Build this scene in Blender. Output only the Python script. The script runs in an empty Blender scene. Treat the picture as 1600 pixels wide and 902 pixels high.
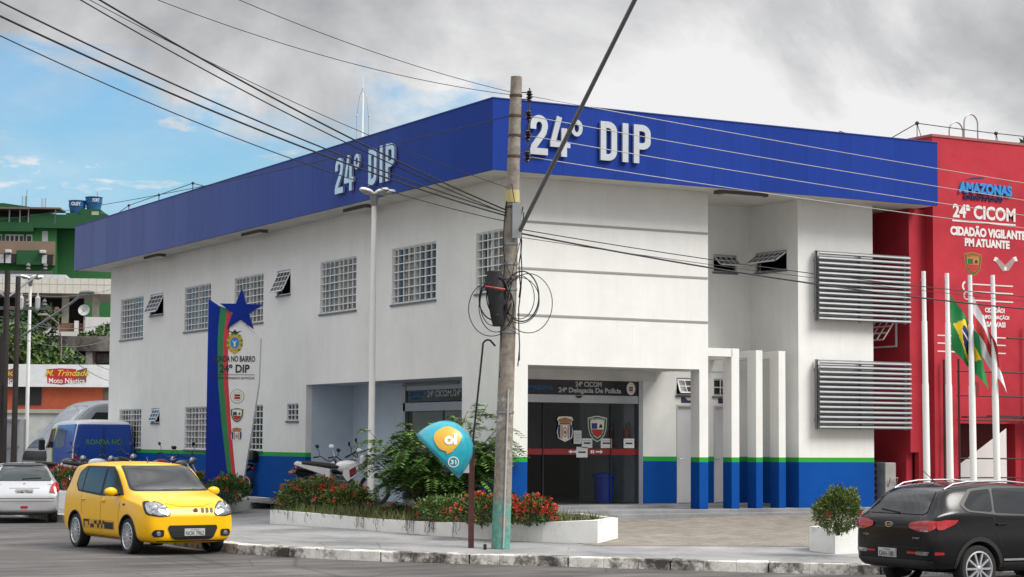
import bpy, bmesh, math, random
from mathutils import Vector, Matrix, noise, geometry
from mathutils.bvhtree import BVHTree
R = math.radians
sc = bpy.context.scene
col = sc.collection

# ---------------------------------------------------------------- camera
cd = bpy.data.cameras.new('camera'); cam = bpy.data.objects.new('camera', cd); col.objects.link(cam)
cd.sensor_width = 36; cd.lens = 36 * 3109.46 / 1600; cd.clip_start = .5; cd.clip_end = 3000
rt = Vector((0.873981, -0.485917, 0.006461)); dn = Vector((0.042766, 0.063663, -0.997055)); fw = Vector((0.484075, 0.871683, 0.076421))
mw = Matrix((rt, -dn, -fw)).transposed().to_4x4(); mw.translation = (-19.876, -35.884, 2.1)
cam.matrix_world = mw
sc.camera = cam

# ---------------------------------------------------------------- light
SUN_DIR = Vector((0.46, -0.62, 0.88)).normalized()          # towards the sun
w = bpy.data.worlds.new('World'); sc.world = w; w.use_nodes = True
nt = w.node_tree; N = nt.nodes; L = nt.links; N.clear()
def nd(t, **k):
    n = N.new(t)
    for a, b in k.items(): setattr(n, a, b)
    return n
out = nd('ShaderNodeOutputWorld'); bg = nd('ShaderNodeBackground'); bg.inputs[1].default_value = .1
L.new(bg.outputs[0], out.inputs[0])
def mth(op, a, b=None, c=None, clamp=False):
    n = nd('ShaderNodeMath', operation=op); n.use_clamp = clamp
    for i, v in enumerate((a, b, c)):
        if v is None: continue
        if isinstance(v, (int, float)): n.inputs[i].default_value = v
        else: L.new(v, n.inputs[i])
    return n.outputs[0]
tc = nd('ShaderNodeTexCoord'); sep0 = nd('ShaderNodeSeparateXYZ'); L.new(tc.outputs['Generated'], sep0.inputs[0])
sky = nd('ShaderNodeTexSky', sky_type='NISHITA', sun_disc=False)
zc = mth('MAXIMUM', sep0.outputs[2], .13); cmb = nd('ShaderNodeCombineXYZ'); L.new(sep0.outputs[0], cmb.inputs[0]); L.new(sep0.outputs[1], cmb.inputs[1]); L.new(zc, cmb.inputs[2]); L.new(cmb.outputs[0], sky.inputs[0])
sky.sun_elevation = math.asin(SUN_DIR.z); sky.sun_rotation = math.atan2(SUN_DIR.x, SUN_DIR.y)
sky.air_density = 1.6; sky.dust_density = .4; sky.ozone_density = 3.0
sep = sep0
def noi(scale, detail, rough, vec, dist=0, off=(0, 0, 0), sc3=(1, 1, 1)):
    mp = nd('ShaderNodeMapping'); mp.inputs['Location'].default_value = off; mp.inputs['Scale'].default_value = sc3
    L.new(vec, mp.inputs[0])
    n = nd('ShaderNodeTexNoise'); n.inputs['Scale'].default_value = scale; n.inputs['Detail'].default_value = detail
    n.inputs['Roughness'].default_value = rough; n.inputs['Distortion'].default_value = dist
    L.new(mp.outputs[0], n.inputs['Vector']); return n.outputs[0]
def ramp(v, stops):
    n = nd('ShaderNodeValToRGB'); e = n.color_ramp.elements
    while len(e) < len(stops): e.new(.5)
    for i, (p, c) in enumerate(stops):
        e[i].position = p; e[i].color = c if len(c) == 4 else (*c, 1)
    L.new(v, n.inputs[0]); return n.outputs[0]
vec = tc.outputs['Generated']
az = mth('ARCTAN2', sep.outputs[0], sep.outputs[1])          # 0 towards +Y, rising towards +X
el = mth('ARCSINE', sep.outputs[2])
n1 = noi(9, 7, .58, vec, .3, (3.1, 1.7, .4), (1, 1, 2.2))
nz = mth('MULTIPLY_ADD', n1, .22, -.11)
# the open patch of blue low over the street, closed by cloud above it and to the right
edge = mth('MULTIPLY_ADD', mth('SUBTRACT', az, .255), -.17, .197)
up_ = mth('MULTIPLY_ADD', mth('SUBTRACT', mth('ADD', el, nz), edge), 28, .5, True)
side = mth('MULTIPLY_ADD', mth('SUBTRACT', mth('ADD', az, nz), .475), 22, .5, True)
back = mth('MULTIPLY_ADD', mth('SUBTRACT', mth('ADD', mth('MULTIPLY', az, -1), nz), .55), 8, .5, True)
puff = mth('MULTIPLY', mth('MULTIPLY_ADD', noi(26, 6, .6, vec, .2, (7.7, .3, 2.1), (1, 1, 3.2)), 9, -5.2, True), .75)
veil = mth('MULTIPLY_ADD', noi(7, 5, .6, vec, .6, (1.2, 9.3, .1), (1, 1, 3)), 1.0, -.38, True)
mask = mth('MAXIMUM', mth('MAXIMUM', up_, side), mth('MAXIMUM', back, mth('MAXIMUM', puff, veil)))
n2 = noi(6.0, 8, .56, vec, .25, (4.4, 2.3, 8.2), (1, 1, 1.35))
n3 = noi(2.6, 3, .5, vec, 0, (.4, 6.3, 3.2))
cl = mth('ADD', mth('MULTIPLY', n2, .72), mth('MULTIPLY', n3, .28))
lowb = mth('MULTIPLY_ADD', mth('SUBTRACT', .2, el), 1.15, 0)
cl2 = mth('ADD', cl, mth('MINIMUM', mth('MAXIMUM', lowb, -.03), .1))
ccol0 = ramp(cl2, [(.41, (2.3, 2.34, 2.48)), (.475, (3.0, 3.03, 3.12)), (.54, (3.9, 3.92, 4.0)), (.62, (5.6, 5.6, 5.6))])
hi = mth('MULTIPLY_ADD', mth('MULTIPLY_ADD', el, 2.6, -.75, True), 2.1, 1.0)        # overcast is brighter towards the zenith
vm = nd('ShaderNodeVectorMath', operation='SCALE'); L.new(ccol0, vm.inputs[0]); L.new(hi, vm.inputs[3]); ccol = vm.outputs[0]
mx = nd('ShaderNodeMix', data_type='RGBA'); L.new(mask, mx.inputs[0]); L.new(ccol, mx.inputs[7])
skm = nd('ShaderNodeMix', data_type='RGBA', blend_type='MULTIPLY'); skm.inputs[0].default_value = 1; skm.inputs[7].default_value = (.44, .68, .92, 1)
L.new(sky.outputs[0], skm.inputs[6]); L.new(skm.outputs[2], mx.inputs[6])
L.new(mx.outputs[2], bg.inputs[0])
sd = bpy.data.lights.new('sun', 'SUN'); sd.energy = 2.4; sd.angle = R(28); sd.color = (1, .97, .91)
so = bpy.data.objects.new('sun', sd); col.objects.link(so); so.rotation_euler = (-SUN_DIR).to_track_quat('-Z', 'Y').to_euler(); so.location = SUN_DIR * 60
sc.view_settings.view_transform = 'Standard'; sc.view_settings.look = 'None'; sc.view_settings.gamma = 1; sc.view_settings.exposure = 0.66

# ---------------------------------------------------------------- helpers
def lin(c):
    if isinstance(c, str): c = tuple(int(c[i:i+2], 16) / 255 for i in (0, 2, 4))
    return tuple((x / 12.92 if x < .04045 else ((x + .055) / 1.055) ** 2.4) for x in c)
MATS = {}
def mat(name, c, rough=.6, metal=0, var=.12, vs=3.0, bump=0, bs=40, c2=None, spec=.5, coat=0, emit=None, back=False):
    if name in MATS: return MATS[name]
    m = bpy.data.materials.new(name); m.use_nodes = True; t = m.node_tree; b = t.nodes['Principled BSDF']
    if isinstance(c, str): c = lin(c)
    if c2 is None: c2 = tuple(x * (1 - var) for x in c); 
    elif isinstance(c2, str): c2 = lin(c2)
    b.inputs['Roughness'].default_value = rough; b.inputs['Metallic'].default_value = metal; b.inputs['Specular IOR Level'].default_value = spec
    b.inputs['Coat Weight'].default_value = coat; b.inputs['Coat Roughness'].default_value = .05
    co = t.nodes.new('ShaderNodeTexCoord')
    n = t.nodes.new('ShaderNodeTexNoise'); n.inputs['Scale'].default_value = vs; n.inputs['Detail'].default_value = 6; n.inputs['Roughness'].default_value = .65
    t.links.new(co.outputs['Object'], n.inputs['Vector'])
    r = t.nodes.new('ShaderNodeValToRGB'); r.color_ramp.elements[0].position = .35; r.color_ramp.elements[1].position = .65
    r.color_ramp.elements[0].color = (*c2, 1); r.color_ramp.elements[1].color = (*c, 1)
    t.links.new(n.outputs[0], r.inputs[0]); t.links.new(r.outputs[0], b.inputs['Base Color'])
    if bump:
        n2 = t.nodes.new('ShaderNodeTexNoise'); n2.inputs['Scale'].default_value = bs; n2.inputs['Detail'].default_value = 5
        t.links.new(co.outputs['Object'], n2.inputs['Vector'])
        bu = t.nodes.new('ShaderNodeBump'); bu.inputs['Strength'].default_value = bump; bu.inputs['Distance'].default_value = .01
        t.links.new(n2.outputs[0], bu.inputs['Height']); t.links.new(bu.outputs[0], b.inputs['Normal'])
    if emit: b.inputs['Emission Color'].default_value = (*lin(emit), 1); b.inputs['Emission Strength'].default_value = 1
    MATS[name] = m; return m

def V(*a): return Vector(a)
X, Y, Z = V(1, 0, 0), V(0, 1, 0), V(0, 0, 1)
class MB:
    def __init__(s): s.v = []; s.f = []; s.m = []; s.mi = 0
    def add(s, vs, fs):
        o = len(s.v); s.v += [tuple(x) for x in vs]; s.f += [tuple(i + o for i in f) for f in fs]; s.m += [s.mi] * len(fs); return s
    def hexa(s, p): return s.add(p, [(0, 3, 2, 1), (4, 5, 6, 7), (0, 1, 5, 4), (1, 2, 6, 5), (2, 3, 7, 6), (3, 0, 4, 7)])
    def box(s, x0, x1, y0, y1, z0, z1):
        return s.hexa([(x0, y0, z0), (x1, y0, z0), (x1, y1, z0), (x0, y1, z0), (x0, y0, z1), (x1, y0, z1), (x1, y1, z1), (x0, y1, z1)])
    def cbox(s, c, sx, sy, sz, rz=0):
        M = Matrix.Rotation(rz, 3, 'Z'); p = []
        for dz in (-sz / 2, sz / 2):
            for dx, dy in ((-1, -1), (1, -1), (1, 1), (-1, 1)): p.append(Vector(c) + M @ V(dx * sx / 2, dy * sy / 2, dz))
        return s.hexa(p)
    def ob(s, fr, a0, a1, b0, b1, c0, c1):      # oriented box: fr=(O,u,v,n); a along u, b along v, c along n
        O, u, v, n = fr; P = lambda a, b, c: O + u * a + v * b + n * c
        if u.cross(v).dot(n) < 0: c0, c1 = c1, c0
        return s.hexa([P(a0, b0, c0), P(a1, b0, c0), P(a1, b1, c0), P(a0, b1, c0), P(a0, b0, c1), P(a1, b0, c1), P(a1, b1, c1), P(a0, b1, c1)])
    def bar(s, p0, p1, wx, wz=None, up=Z):
        p0, p1 = Vector(p0), Vector(p1); d = (p1 - p0).normalized(); wz = wz or wx
        if abs(d.dot(up)) > .99: up = X
        a = d.cross(up).normalized(); b = a.cross(d)
        q = [p + a * i * wx / 2 + b * j * wz / 2 for p in (p0, p1) for i, j in ((-1, -1), (1, -1), (1, 1), (-1, 1))]
        return s.hexa(q)
    def tube(s, pts, r, n=8, cap=True):
        pts = [Vector(p) for p in pts]; k = len(pts); rs = r if isinstance(r, (list, tuple)) else [r] * k
        vs, fs = [], []; prev = None
        for i, p in enumerate(pts):
            d = (pts[min(i + 1, k - 1)] - pts[max(i - 1, 0)]).normalized()
            if prev is None: a = d.cross(Z if abs(d.z) < .9 else X).normalized()
            else: a = (prev - d * prev.dot(d)).normalized()
            prev = a; b = d.cross(a)
            for j in range(n):
                t = 2 * math.pi * j / n; vs.append(p + (a * math.cos(t) + b * math.sin(t)) * rs[i])
        for i in range(k - 1):
            for j in range(n): fs.append((i * n + j, i * n + (j + 1) % n, (i + 1) * n + (j + 1) % n, (i + 1) * n + j))
        if cap: fs += [tuple(reversed(range(n))), tuple(range((k - 1) * n, k * n))]
        return s.add(vs, fs)
    def lathe(s, prof, O=(0, 0, 0), ax=Z, n=24):   # prof: (r, h) along ax
        O = Vector(O); ax = Vector(ax).normalized(); a = ax.cross(X if abs(ax.x) < .9 else Y).normalized(); b = ax.cross(a)
        vs = [O + ax * h + (a * math.cos(2 * math.pi * j / n) + b * math.sin(2 * math.pi * j / n)) * max(r, 1e-4) for r, h in prof for j in range(n)]
        fs = [(i * n + j, i * n + (j + 1) % n, (i + 1) * n + (j + 1) % n, (i + 1) * n + j) for i in range(len(prof) - 1) for j in range(n)]
        return s.add(vs, fs)
    def ball(s, c, rx, ry=None, rz=None, n=12, m=8, M=None):
        ry = ry or rx; rz = rz or rx; c = Vector(c); vs = []
        for i in range(m + 1):
            f = math.pi * i / m
            for j in range(n):
                t = 2 * math.pi * j / n; q = V(rx * math.sin(f) * math.cos(t), ry * math.sin(f) * math.sin(t), rz * math.cos(f))
                vs.append(c + (M @ q if M else q))
        fs = [(i * n + j, (i + 1) * n + j, (i + 1) * n + (j + 1) % n, i * n + (j + 1) % n) for i in range(m) for j in range(n)]
        return s.add(vs, fs)
    def prism(s, pts, fr, c0, c1):                # polygon (a,b) extruded along n
        O, u, v, n = fr; k = len(pts)
        if c0 == c1: return s.add([O + u * a + v * b + n * c0 for a, b in pts], [tuple(range(k))])
        vs = [O + u * a + v * b + n * c0 for a, b in pts] + [O + u * a + v * b + n * c1 for a, b in pts]
        return s.add(vs, [tuple(reversed(range(k))), tuple(range(k, 2 * k))] + [(i, (i + 1) % k, k + (i + 1) % k, k + i) for i in range(k)])
    def disc(s, fr, a, b, r, c, n=20, r2=None): return s.prism([(a + r * math.cos(2 * math.pi * i / n), b + (r2 or r) * math.sin(2 * math.pi * i / n)) for i in range(n)], fr, c, c)
    def text(s, t, fr, a, b, W, H, c0=.002, depth=.004, off=0, shear=0):   # fitted into W x H with its lower left at (a,b)
        cu = bpy.data.curves.new('t', 'FONT'); cu.body = t; cu.extrude = .5 if depth else 0; cu.offset = off; cu.shear = shear; cu.resolution_u = 3; cu.align_x = 'CENTER'
        o = bpy.data.objects.new('t', cu); col.objects.link(o); bpy.context.view_layer.update()
        me = o.evaluated_get(bpy.context.evaluated_depsgraph_get()).to_mesh()
        vs = [v.co.copy() for v in me.vertices]; fs = [tuple(p.vertices) for p in me.polygons]
        x0 = min(v.x for v in vs); x1 = max(v.x for v in vs); y0 = min(v.y for v in vs); y1 = max(v.y for v in vs)
        O, u, v_, n = fr
        s.add([O + u * (a + (v.x - x0) / (x1 - x0) * W) + v_ * (b + (v.y - y0) / (y1 - y0) * H) + n * (c0 + (v.z + .5) * depth) for v in vs], fs)
        o.evaluated_get(bpy.context.evaluated_depsgraph_get()).to_mesh_clear(); bpy.data.objects.remove(o); bpy.data.curves.remove(cu); return s
    def ribbon(s, pts, w_, fr, c0, c1, closed=False):      # flat stroke of width w_ through 2-D points
        O, u, v, n = fr; P2 = [V(*p) for p in pts]; k = len(P2); L_, R_ = [], []
        for i in range(k):
            if closed: a, c = P2[i - 1], P2[(i + 1) % k]
            else: a, c = P2[max(0, i - 1)], P2[min(k - 1, i + 1)]
            b_ = P2[i]; e1 = (b_ - a).normalized() if (b_ - a).length else (c - b_).normalized(); e2 = (c - b_).normalized() if (c - b_).length else e1
            n1 = V(-e1.y, e1.x); n2 = V(-e2.y, e2.x); bi = (n1 + n2).normalized(); m_ = w_ / 2 / max(.45, bi.dot(n1)); L_.append(b_ + bi * m_); R_.append(b_ - bi * m_)
        T = lambda p, c: O + u * p.x + v * p.y + n * c
        for i in range(k if closed else k - 1):
            j = (i + 1) % k; q = [R_[i], R_[j], L_[j], L_[i]]
            s.hexa([T(p, c0) for p in q] + [T(p, c1) for p in q])
        return s
    def build(s, name, mats, parent=None, smooth=False, bevel=0, weld=False, fix=True):
        me = bpy.data.meshes.new(name); me.from_pydata(s.v, [], s.f)
        for m in (mats if isinstance(mats, (list, tuple)) else [mats]): me.materials.append(m)
        for p, i in zip(me.polygons, s.m): p.material_index = i
        if weld or fix:
            bm = bmesh.new(); bm.from_mesh(me)
            if weld: bmesh.ops.remove_doubles(bm, verts=bm.verts, dist=1e-4)
            if fix: bmesh.ops.recalc_face_normals(bm, faces=bm.faces)
            bm.to_mesh(me); bm.free()
        if smooth:
            for p in me.polygons: p.use_smooth = True
            if smooth != 2: me.set_sharp_from_angle(angle=R(40))
        o = bpy.data.objects.new(name, me); col.objects.link(o); o.parent = parent
        if bevel:
            b = o.modifiers.new('bevel', 'BEVEL'); b.width = bevel; b.segments = 2; b.limit_method = 'ANGLE'
        return o
def tag(o, label=None, cat=None, group=None, kind=None):
    for k, v in (('label', label), ('category', cat), ('group', group), ('kind', kind)):
        if v: o[k] = v
    return o
def thing(name, label, cat, loc=(0, 0, 0), rz=0, group=None, scale=1):
    o = bpy.data.objects.new(name, None); col.objects.link(o); o.empty_display_size = .3
    o.location = loc; o.rotation_euler = (0, 0, rz); o.scale = (scale,) * 3; return tag(o, label, cat, group)
def copytree(o, parent=None):
    c = o.copy(); col.objects.link(c)
    if parent: c.parent = parent
    for ch in list(o.children): copytree(ch, c)
    return c
def sstep(a, b, x):
    t = max(0, min(1, (x - a) / (b - a))); return t * t * (3 - 2 * t)
def lerp(a, b, t): return a + (b - a) * t
def sag(p0, p1, s, n=18, wob=0):
    p0, p1 = Vector(p0), Vector(p1)
    return [p0.lerp(p1, i / n) - Z * (4 * s * (i / n) * (1 - i / n)) for i in range(n + 1)]

# common materials
white = mat('white_paint', (.78, .78, .76), .55, var=.05)
metalw = mat('white_metal', (.72, .73, .73), .4, var=.08)
black = mat('black_plastic', (.012, .012, .013), .45)
rubber = mat('rubber', (.018, .018, .018), .85, bump=.2)
chrome = mat('chrome', (.75, .76, .78), .18, 1, var=.03)
alu = mat('aluminium', (.55, .56, .58), .35, 1, var=.1)
steel = mat('galvanised_steel', (.33, .34, .35), .5, .7, var=.2)
glassd = mat('dark_glass', (.012, .015, .018), .06, var=.1, spec=.4)
conc = mat('concrete', (.36, .35, .33), .9, var=.3, vs=2.5, bump=.3)
green_p = mat('green_paint', lin('3c9a3c'), .5)
blue_p = mat('blue_paint', lin('00509c'), .5)
wirem = mat('cable', (.015, .015, .017), .6)

# ---------------------------------------------------------------- ground, road, pavement
KERB = [(-6.3, 80), (-6.2, 30), (-6.15, 10.8), (-6.7, 4), (-7.15, 0), (-7.2, -1.8), (-7.1, -3.1), (-6.6, -4.2), (-5.5, -5.55), (-3.9, -6.75), (-2.1, -8.2), (-.5, -9.6), (.42, -10.5), (2, -10.95), (5, -11.05), (60, -11.05)]
def zroad(x, y): return .12 * sstep(-11, -2, y)
def dker(x, y):
    best = 1e9; p = V(x, y)
    for (ax, ay), (bx, by) in zip(KERB, KERB[1:]):
        a, b = V(ax, ay), V(bx, by); t = max(0, min(1, (p - a).dot(b - a) / (b - a).length_squared)); best = min(best, (a.lerp(b, t) - p).length)
    return best
def G(x, y):                                   # height of the pavement at a place
    return zroad(x, y) + .15 + min(.33, max(0, dker(x, y) - 3.2) * lerp(.018, .10, sstep(-3, 7, y)))
def dens(pts, step):
    o = []
    for (ax, ay), (bx, by) in zip(pts, pts[1:]):
        k = max(1, int(math.hypot(bx - ax, by - ay) / step)); o += [(lerp(ax, bx, i / k), lerp(ay, by, i / k)) for i in range(k)]
    return o + [pts[-1]]
def nodes_mat(name, rough=.85):
    m = bpy.data.materials.new(name); m.use_nodes = True; t = m.node_tree
    t.nodes['Principled BSDF'].inputs['Roughness'].default_value = rough
    return m, t, t.nodes['Principled BSDF']
def tn(t, typ, ins={}, **k):
    n = t.nodes.new(typ)
    for a, b in k.items(): setattr(n, a, b)
    for a, b in ins.items():
        if isinstance(b, bpy.types.NodeSocket): t.links.new(b, n.inputs[a])
        else: n.inputs[a].default_value = b
    return n
def tramp(t, v, stops):
    n = t.nodes.new('ShaderNodeValToRGB'); e = n.color_ramp.elements
    while len(e) < len(stops): e.new(.5)
    for i, (p, c) in enumerate(stops): e[i].position = p; e[i].color = (*c, 1)
    t.links.new(v, n.inputs[0]); return n.outputs[0]
def tmix(t, f, a, b, mode='MIX'):
    n = t.nodes.new('ShaderNodeMix'); n.data_type = 'RGBA'; n.blend_type = mode
    for i, v in ((0, f), (6, a), (7, b)):
        if isinstance(v, bpy.types.NodeSocket): t.links.new(v, n.inputs[i])
        else: n.inputs[i].default_value = v if i == 0 else (*v, 1)
    return n.outputs[2]
def tbump(t, b, h, s, d=.01):
    n = tn(t, 'ShaderNodeBump', {'Height': h, 'Strength': s, 'Distance': d}); t.links.new(n.outputs[0], b.inputs['Normal'])
# asphalt
asph, t, b = nodes_mat('asphalt', .82)
co = tn(t, 'ShaderNodeTexCoord').outputs['Object']
big = tn(t, 'ShaderNodeTexNoise', {'Vector': co, 'Scale': .35, 'Detail': 6, 'Roughness': .6}).outputs[0]
fine = tn(t, 'ShaderNodeTexNoise', {'Vector': co, 'Scale': 60, 'Detail': 4}).outputs[0]
mp = tn(t, 'ShaderNodeMapping', {'Vector': co, 'Rotation': (0, 0, R(-33)), 'Scale': (.35, 2.2, 1)}).outputs[0]
trk = tn(t, 'ShaderNodeTexNoise', {'Vector': mp, 'Scale': 1.3, 'Detail': 5}).outputs[0]
c1 = tramp(t, big, [(.32, (.050, .046, .045)), (.5, (.082, .076, .073)), (.68, (.125, .116, .110))])
c2 = tmix(t, .6, c1, tramp(t, trk, [(.38, (.42, .42, .42)), (.62, (1.4, 1.38, 1.35))]), 'MULTIPLY')
c3 = tmix(t, .5, c2, tramp(t, fine, [(.35, (.6, .6, .6)), (.7, (1.5, 1.5, 1.5))]), 'MULTIPLY')
vo = tn(t, 'ShaderNodeTexVoronoi', {'Vector': co, 'Scale': .45, 'Randomness': 1}, feature='DISTANCE_TO_EDGE').outputs[0]
crk = tramp(t, vo, [(0, (.45, .45, .45)), (.012, (1, 1, 1))])
c4 = tmix(t, .8, c3, crk, 'MULTIPLY'); t.links.new(c4, b.inputs['Base Color']); tbump(t, b, fine, .5)
mb = MB(); xs = [-600, -200, -80, -40] + [-30 + 2 * i for i in range(36)] + [60, 100, 200, 600]; ys = [-400, -100, -50, -30, -20] + [-12 + i for i in range(13)] + [4, 10, 20, 40, 80, 160, 400, 900]
vs = [(x, y, zroad(x, y)) for y in ys for x in xs]; nx = len(xs)
mb.add(vs, [(j * nx + i, j * nx + i + 1, (j + 1) * nx + i + 1, (j + 1) * nx + i) for j in range(len(ys) - 1) for i in range(nx - 1)])
tag(mb.build('road', asph, smooth=True), kind='structure')
# pavement slab
pav, t, b = nodes_mat('pavement_concrete', .9)
co = tn(t, 'ShaderNodeTexCoord').outputs['Object']
big = tn(t, 'ShaderNodeTexNoise', {'Vector': co, 'Scale': .6, 'Detail': 8, 'Roughness': .7}).outputs[0]
fine = tn(t, 'ShaderNodeTexNoise', {'Vector': co, 'Scale': 45, 'Detail': 4}).outputs[0]
c1 = tramp(t, big, [(.30, (.12, .12, .122)), (.48, (.235, .235, .235)), (.7, (.35, .345, .335))])
c3 = tmix(t, .4, c1, tramp(t, fine, [(.35, (.7, .7, .7)), (.7, (1.2, 1.2, 1.2))]), 'MULTIPLY')
vo = tn(t, 'ShaderNodeTexVoronoi', {'Vector': co, 'Scale': .6}, feature='DISTANCE_TO_EDGE').outputs[0]
c4 = tmix(t, .6, c3, tramp(t, vo, [(0, (.5, .5, .5)), (.01, (1, 1, 1))]), 'MULTIPLY')
t.links.new(c4, b.inputs['Base Color']); tbump(t, b, fine, .3)
bd = dens(KERB[1:-1] + [(30, -11.05)], 1.0)
inner = [(30, 12), (12, 12), (12, 30)]
def surface_mesh(outline, inside_step, zf):
    o2 = [V(*p) for p in outline]; n = len(o2); pts = list(o2)
    x0, x1 = min(p.x for p in o2), max(p.x for p in o2); y0, y1 = min(p.y for p in o2), max(p.y for p in o2)
    x = x0 + inside_step
    while x < x1:
        y = y0 + inside_step * .9
        while y < y1:
            pts.append(V(x, y)); y += inside_step
        x += inside_step
    r = geometry.delaunay_2d_cdt(pts, [], [list(range(n))], 1, 1e-4)
    return [(p.x, p.y, zf(p.x, p.y)) for p in r[0]], [tuple(f) for f in r[2]]
vs, fs = surface_mesh(bd + inner, 1.0, G); mb = MB(); mb.add(vs, fs)
tag(mb.build('pavement', pav, smooth=True), kind='structure')
# kerb stones, whitewashed and worn
kerbm, t, b = nodes_mat('kerb_whitewash', .9)
co = tn(t, 'ShaderNodeTexCoord').outputs['Object']
g = tn(t, 'ShaderNodeTexNoise', {'Vector': co, 'Scale': 5, 'Detail': 8, 'Roughness': .75}).outputs[0]
g2 = tn(t, 'ShaderNodeTexNoise', {'Vector': co, 'Scale': .9, 'Detail': 3}).outputs[0]
sm = tn(t, 'ShaderNodeMath', {0: g, 1: g2}, operation='ADD').outputs[0]
c = tramp(t, tn(t, 'ShaderNodeMath', {0: sm, 1: .5}, operation='MULTIPLY').outputs[0], [(.41, (.05, .045, .04)), (.465, (.24, .22, .20)), (.51, (.54, .52, .48)), (.6, (.68, .66, .62))])
t.links.new(c, b.inputs['Base Color']); tbump(t, b, g, .9, .02)
kb = dens(KERB[1:-1] + [(30, -11.05)], .5); mb = MB(); rng = random.Random(4)
acc = 0
for i, ((ax, ay), (bx, by)) in enumerate(zip(kb, kb[1:])):
    a, b2 = V(ax, ay), V(bx, by); d = (b2 - a); ln = d.length; d = d / ln; nrm = V(d.y, -d.x) * (1 if dker(a.x + d.y, a.y - d.x) >= 0 else 1)
    nrm = V(-d.y, d.x)                          # to the left of travel = pavement side
    acc += ln; gap = .02 if acc > 1.45 else 0
    if gap: acc = 0
    q = []
    for zz, off in ((-.25, -.0), (.15, .035)):
        for p, e in ((a, 0), (b2, -gap)):
            pp = p + d * e
            q.append((pp, off, zz))
    def P(pt, off, dz): 
        j = rng.uniform(-.012, .012)
        return (pt.x + nrm.x * off, pt.y + nrm.y * off, zroad(pt.x, pt.y) + dz + (j if dz > 0 else 0))
    a2 = a; b3 = b2 - d * gap
    top = .165
    mb.hexa([P(a2, -.03, -.2), P(b3, -.03, -.2), P(b3, .22, -.2), P(a2, .22, -.2), P(a2, .0, top), P(b3, .0, top), P(b3, .2, top + .008), P(a2, .2, top + .008)])
tag(mb.build('kerb', kerbm, bevel=.015), kind='structure')
# herringbone pavers in front of the portico
pavr, t, b = nodes_mat('pavers', .9)
co = tn(t, 'ShaderNodeTexCoord').outputs['Object']
mp = tn(t, 'ShaderNodeMapping', {'Vector': co, 'Rotation': (0, 0, R(45))}).outputs[0]
br = tn(t, 'ShaderNodeTexBrick', {'Vector': mp, 'Color1': (.19, .17, .14, 1), 'Color2': (.28, .255, .215, 1), 'Mortar': (.12, .105, .09, 1), 'Scale': 1, 'Mortar Size': .008, 'Brick Width': .22, 'Row Height': .11})
g = tn(t, 'ShaderNodeTexNoise', {'Vector': co, 'Scale': 1.5, 'Detail': 7, 'Roughness': .7}).outputs[0]
c = tmix(t, .8, br.outputs[0], tramp(t, g, [(.3, (.7, .7, .7)), (.7, (1.25, 1.25, 1.25))]), 'MULTIPLY')
t.links.new(c, b.inputs['Base Color']); tbump(t, b, br.outputs['Fac'], -.4)
vs, fs = surface_mesh(dens([(-1.1, -5.2), (2.4, -6.6), (9, -8.4), (16, -9), (16, 2), (-1, 2), (-1.1, -5.2)], 1)[:-1], .8, lambda x, y: G(x, y) + .006)
mb = MB(); mb.add(vs, fs); tag(mb.build('paver_forecourt', pavr, smooth=True), kind='structure')
# asphalt parking strip beside the left facade
vs, fs = surface_mesh(dens([(-1.3, 6.5), (1.4, 2.2), (1.4, 26.6), (-3.0, 26.6), (-2.6, 17), (-1.3, 6.5)], 1)[:-1], .8, lambda x, y: max(G(x, y), .56) + .006)
mb = MB(); mb.add(vs, fs); tag(mb.build('parking_strip', mat('old_asphalt', (.11, .11, .115), .9, var=.35, vs=1.5, bump=.3)), kind='structure')
# distant hill ground rising behind the street

# ---------------------------------------------------------------- the police station
ps = thing('police_station', 'white two-storey corner building with deep blue roof fascia and blue and green painted base', 'building')
# wall paint: white above, green band, blue dado - bands at real heights
wallm, t, b = nodes_mat('station_wall_paint', .75); b.inputs['Specular IOR Level'].default_value = .15
co = tn(t, 'ShaderNodeTexCoord').outputs['Object']
sp = tn(t, 'ShaderNodeSeparateXYZ', {0: co}); z = sp.outputs[2]
g = tn(t, 'ShaderNodeTexNoise', {'Vector': co, 'Scale': .8, 'Detail': 8, 'Roughness': .7}).outputs[0]
mp = tn(t, 'ShaderNodeMapping', {'Vector': co, 'Scale': (6, 6, .35)}).outputs[0]
stn = tn(t, 'ShaderNodeTexNoise', {'Vector': mp, 'Scale': 1, 'Detail': 6, 'Roughness': .7}).outputs[0]
spk = tn(t, 'ShaderNodeTexNoise', {'Vector': co, 'Scale': 9, 'Detail': 8, 'Roughness': .8}).outputs[0]
wh = tramp(t, g, [(.3, (.70, .70, .675)), (.7, (.80, .80, .775))])
wh = tmix(t, .24, wh, tramp(t, stn, [(.35, (.86, .86, .85)), (.6, (1, 1, 1))]), 'MULTIPLY')
bs_ = tn(t, 'ShaderNodeMath', {0: tn(t, 'ShaderNodeMapRange', {0: z, 1: .6, 2: 2.3, 3: .16, 4: 0}).outputs[0], 1: spk}, operation='ADD').outputs[0]
dirt = tn(t, 'ShaderNodeTexNoise', {'Vector': tn(t, 'ShaderNodeMapping', {'Vector': co, 'Scale': (3.2, 3.2, .16)}).outputs[0], 'Scale': 1, 'Detail': 8, 'Roughness': .75}).outputs[0]
wh = tmix(t, .8, wh, tramp(t, dirt, [(.30, (.80, .79, .77)), (.40, (1, 1, 1))]), 'MULTIPLY')
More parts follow.
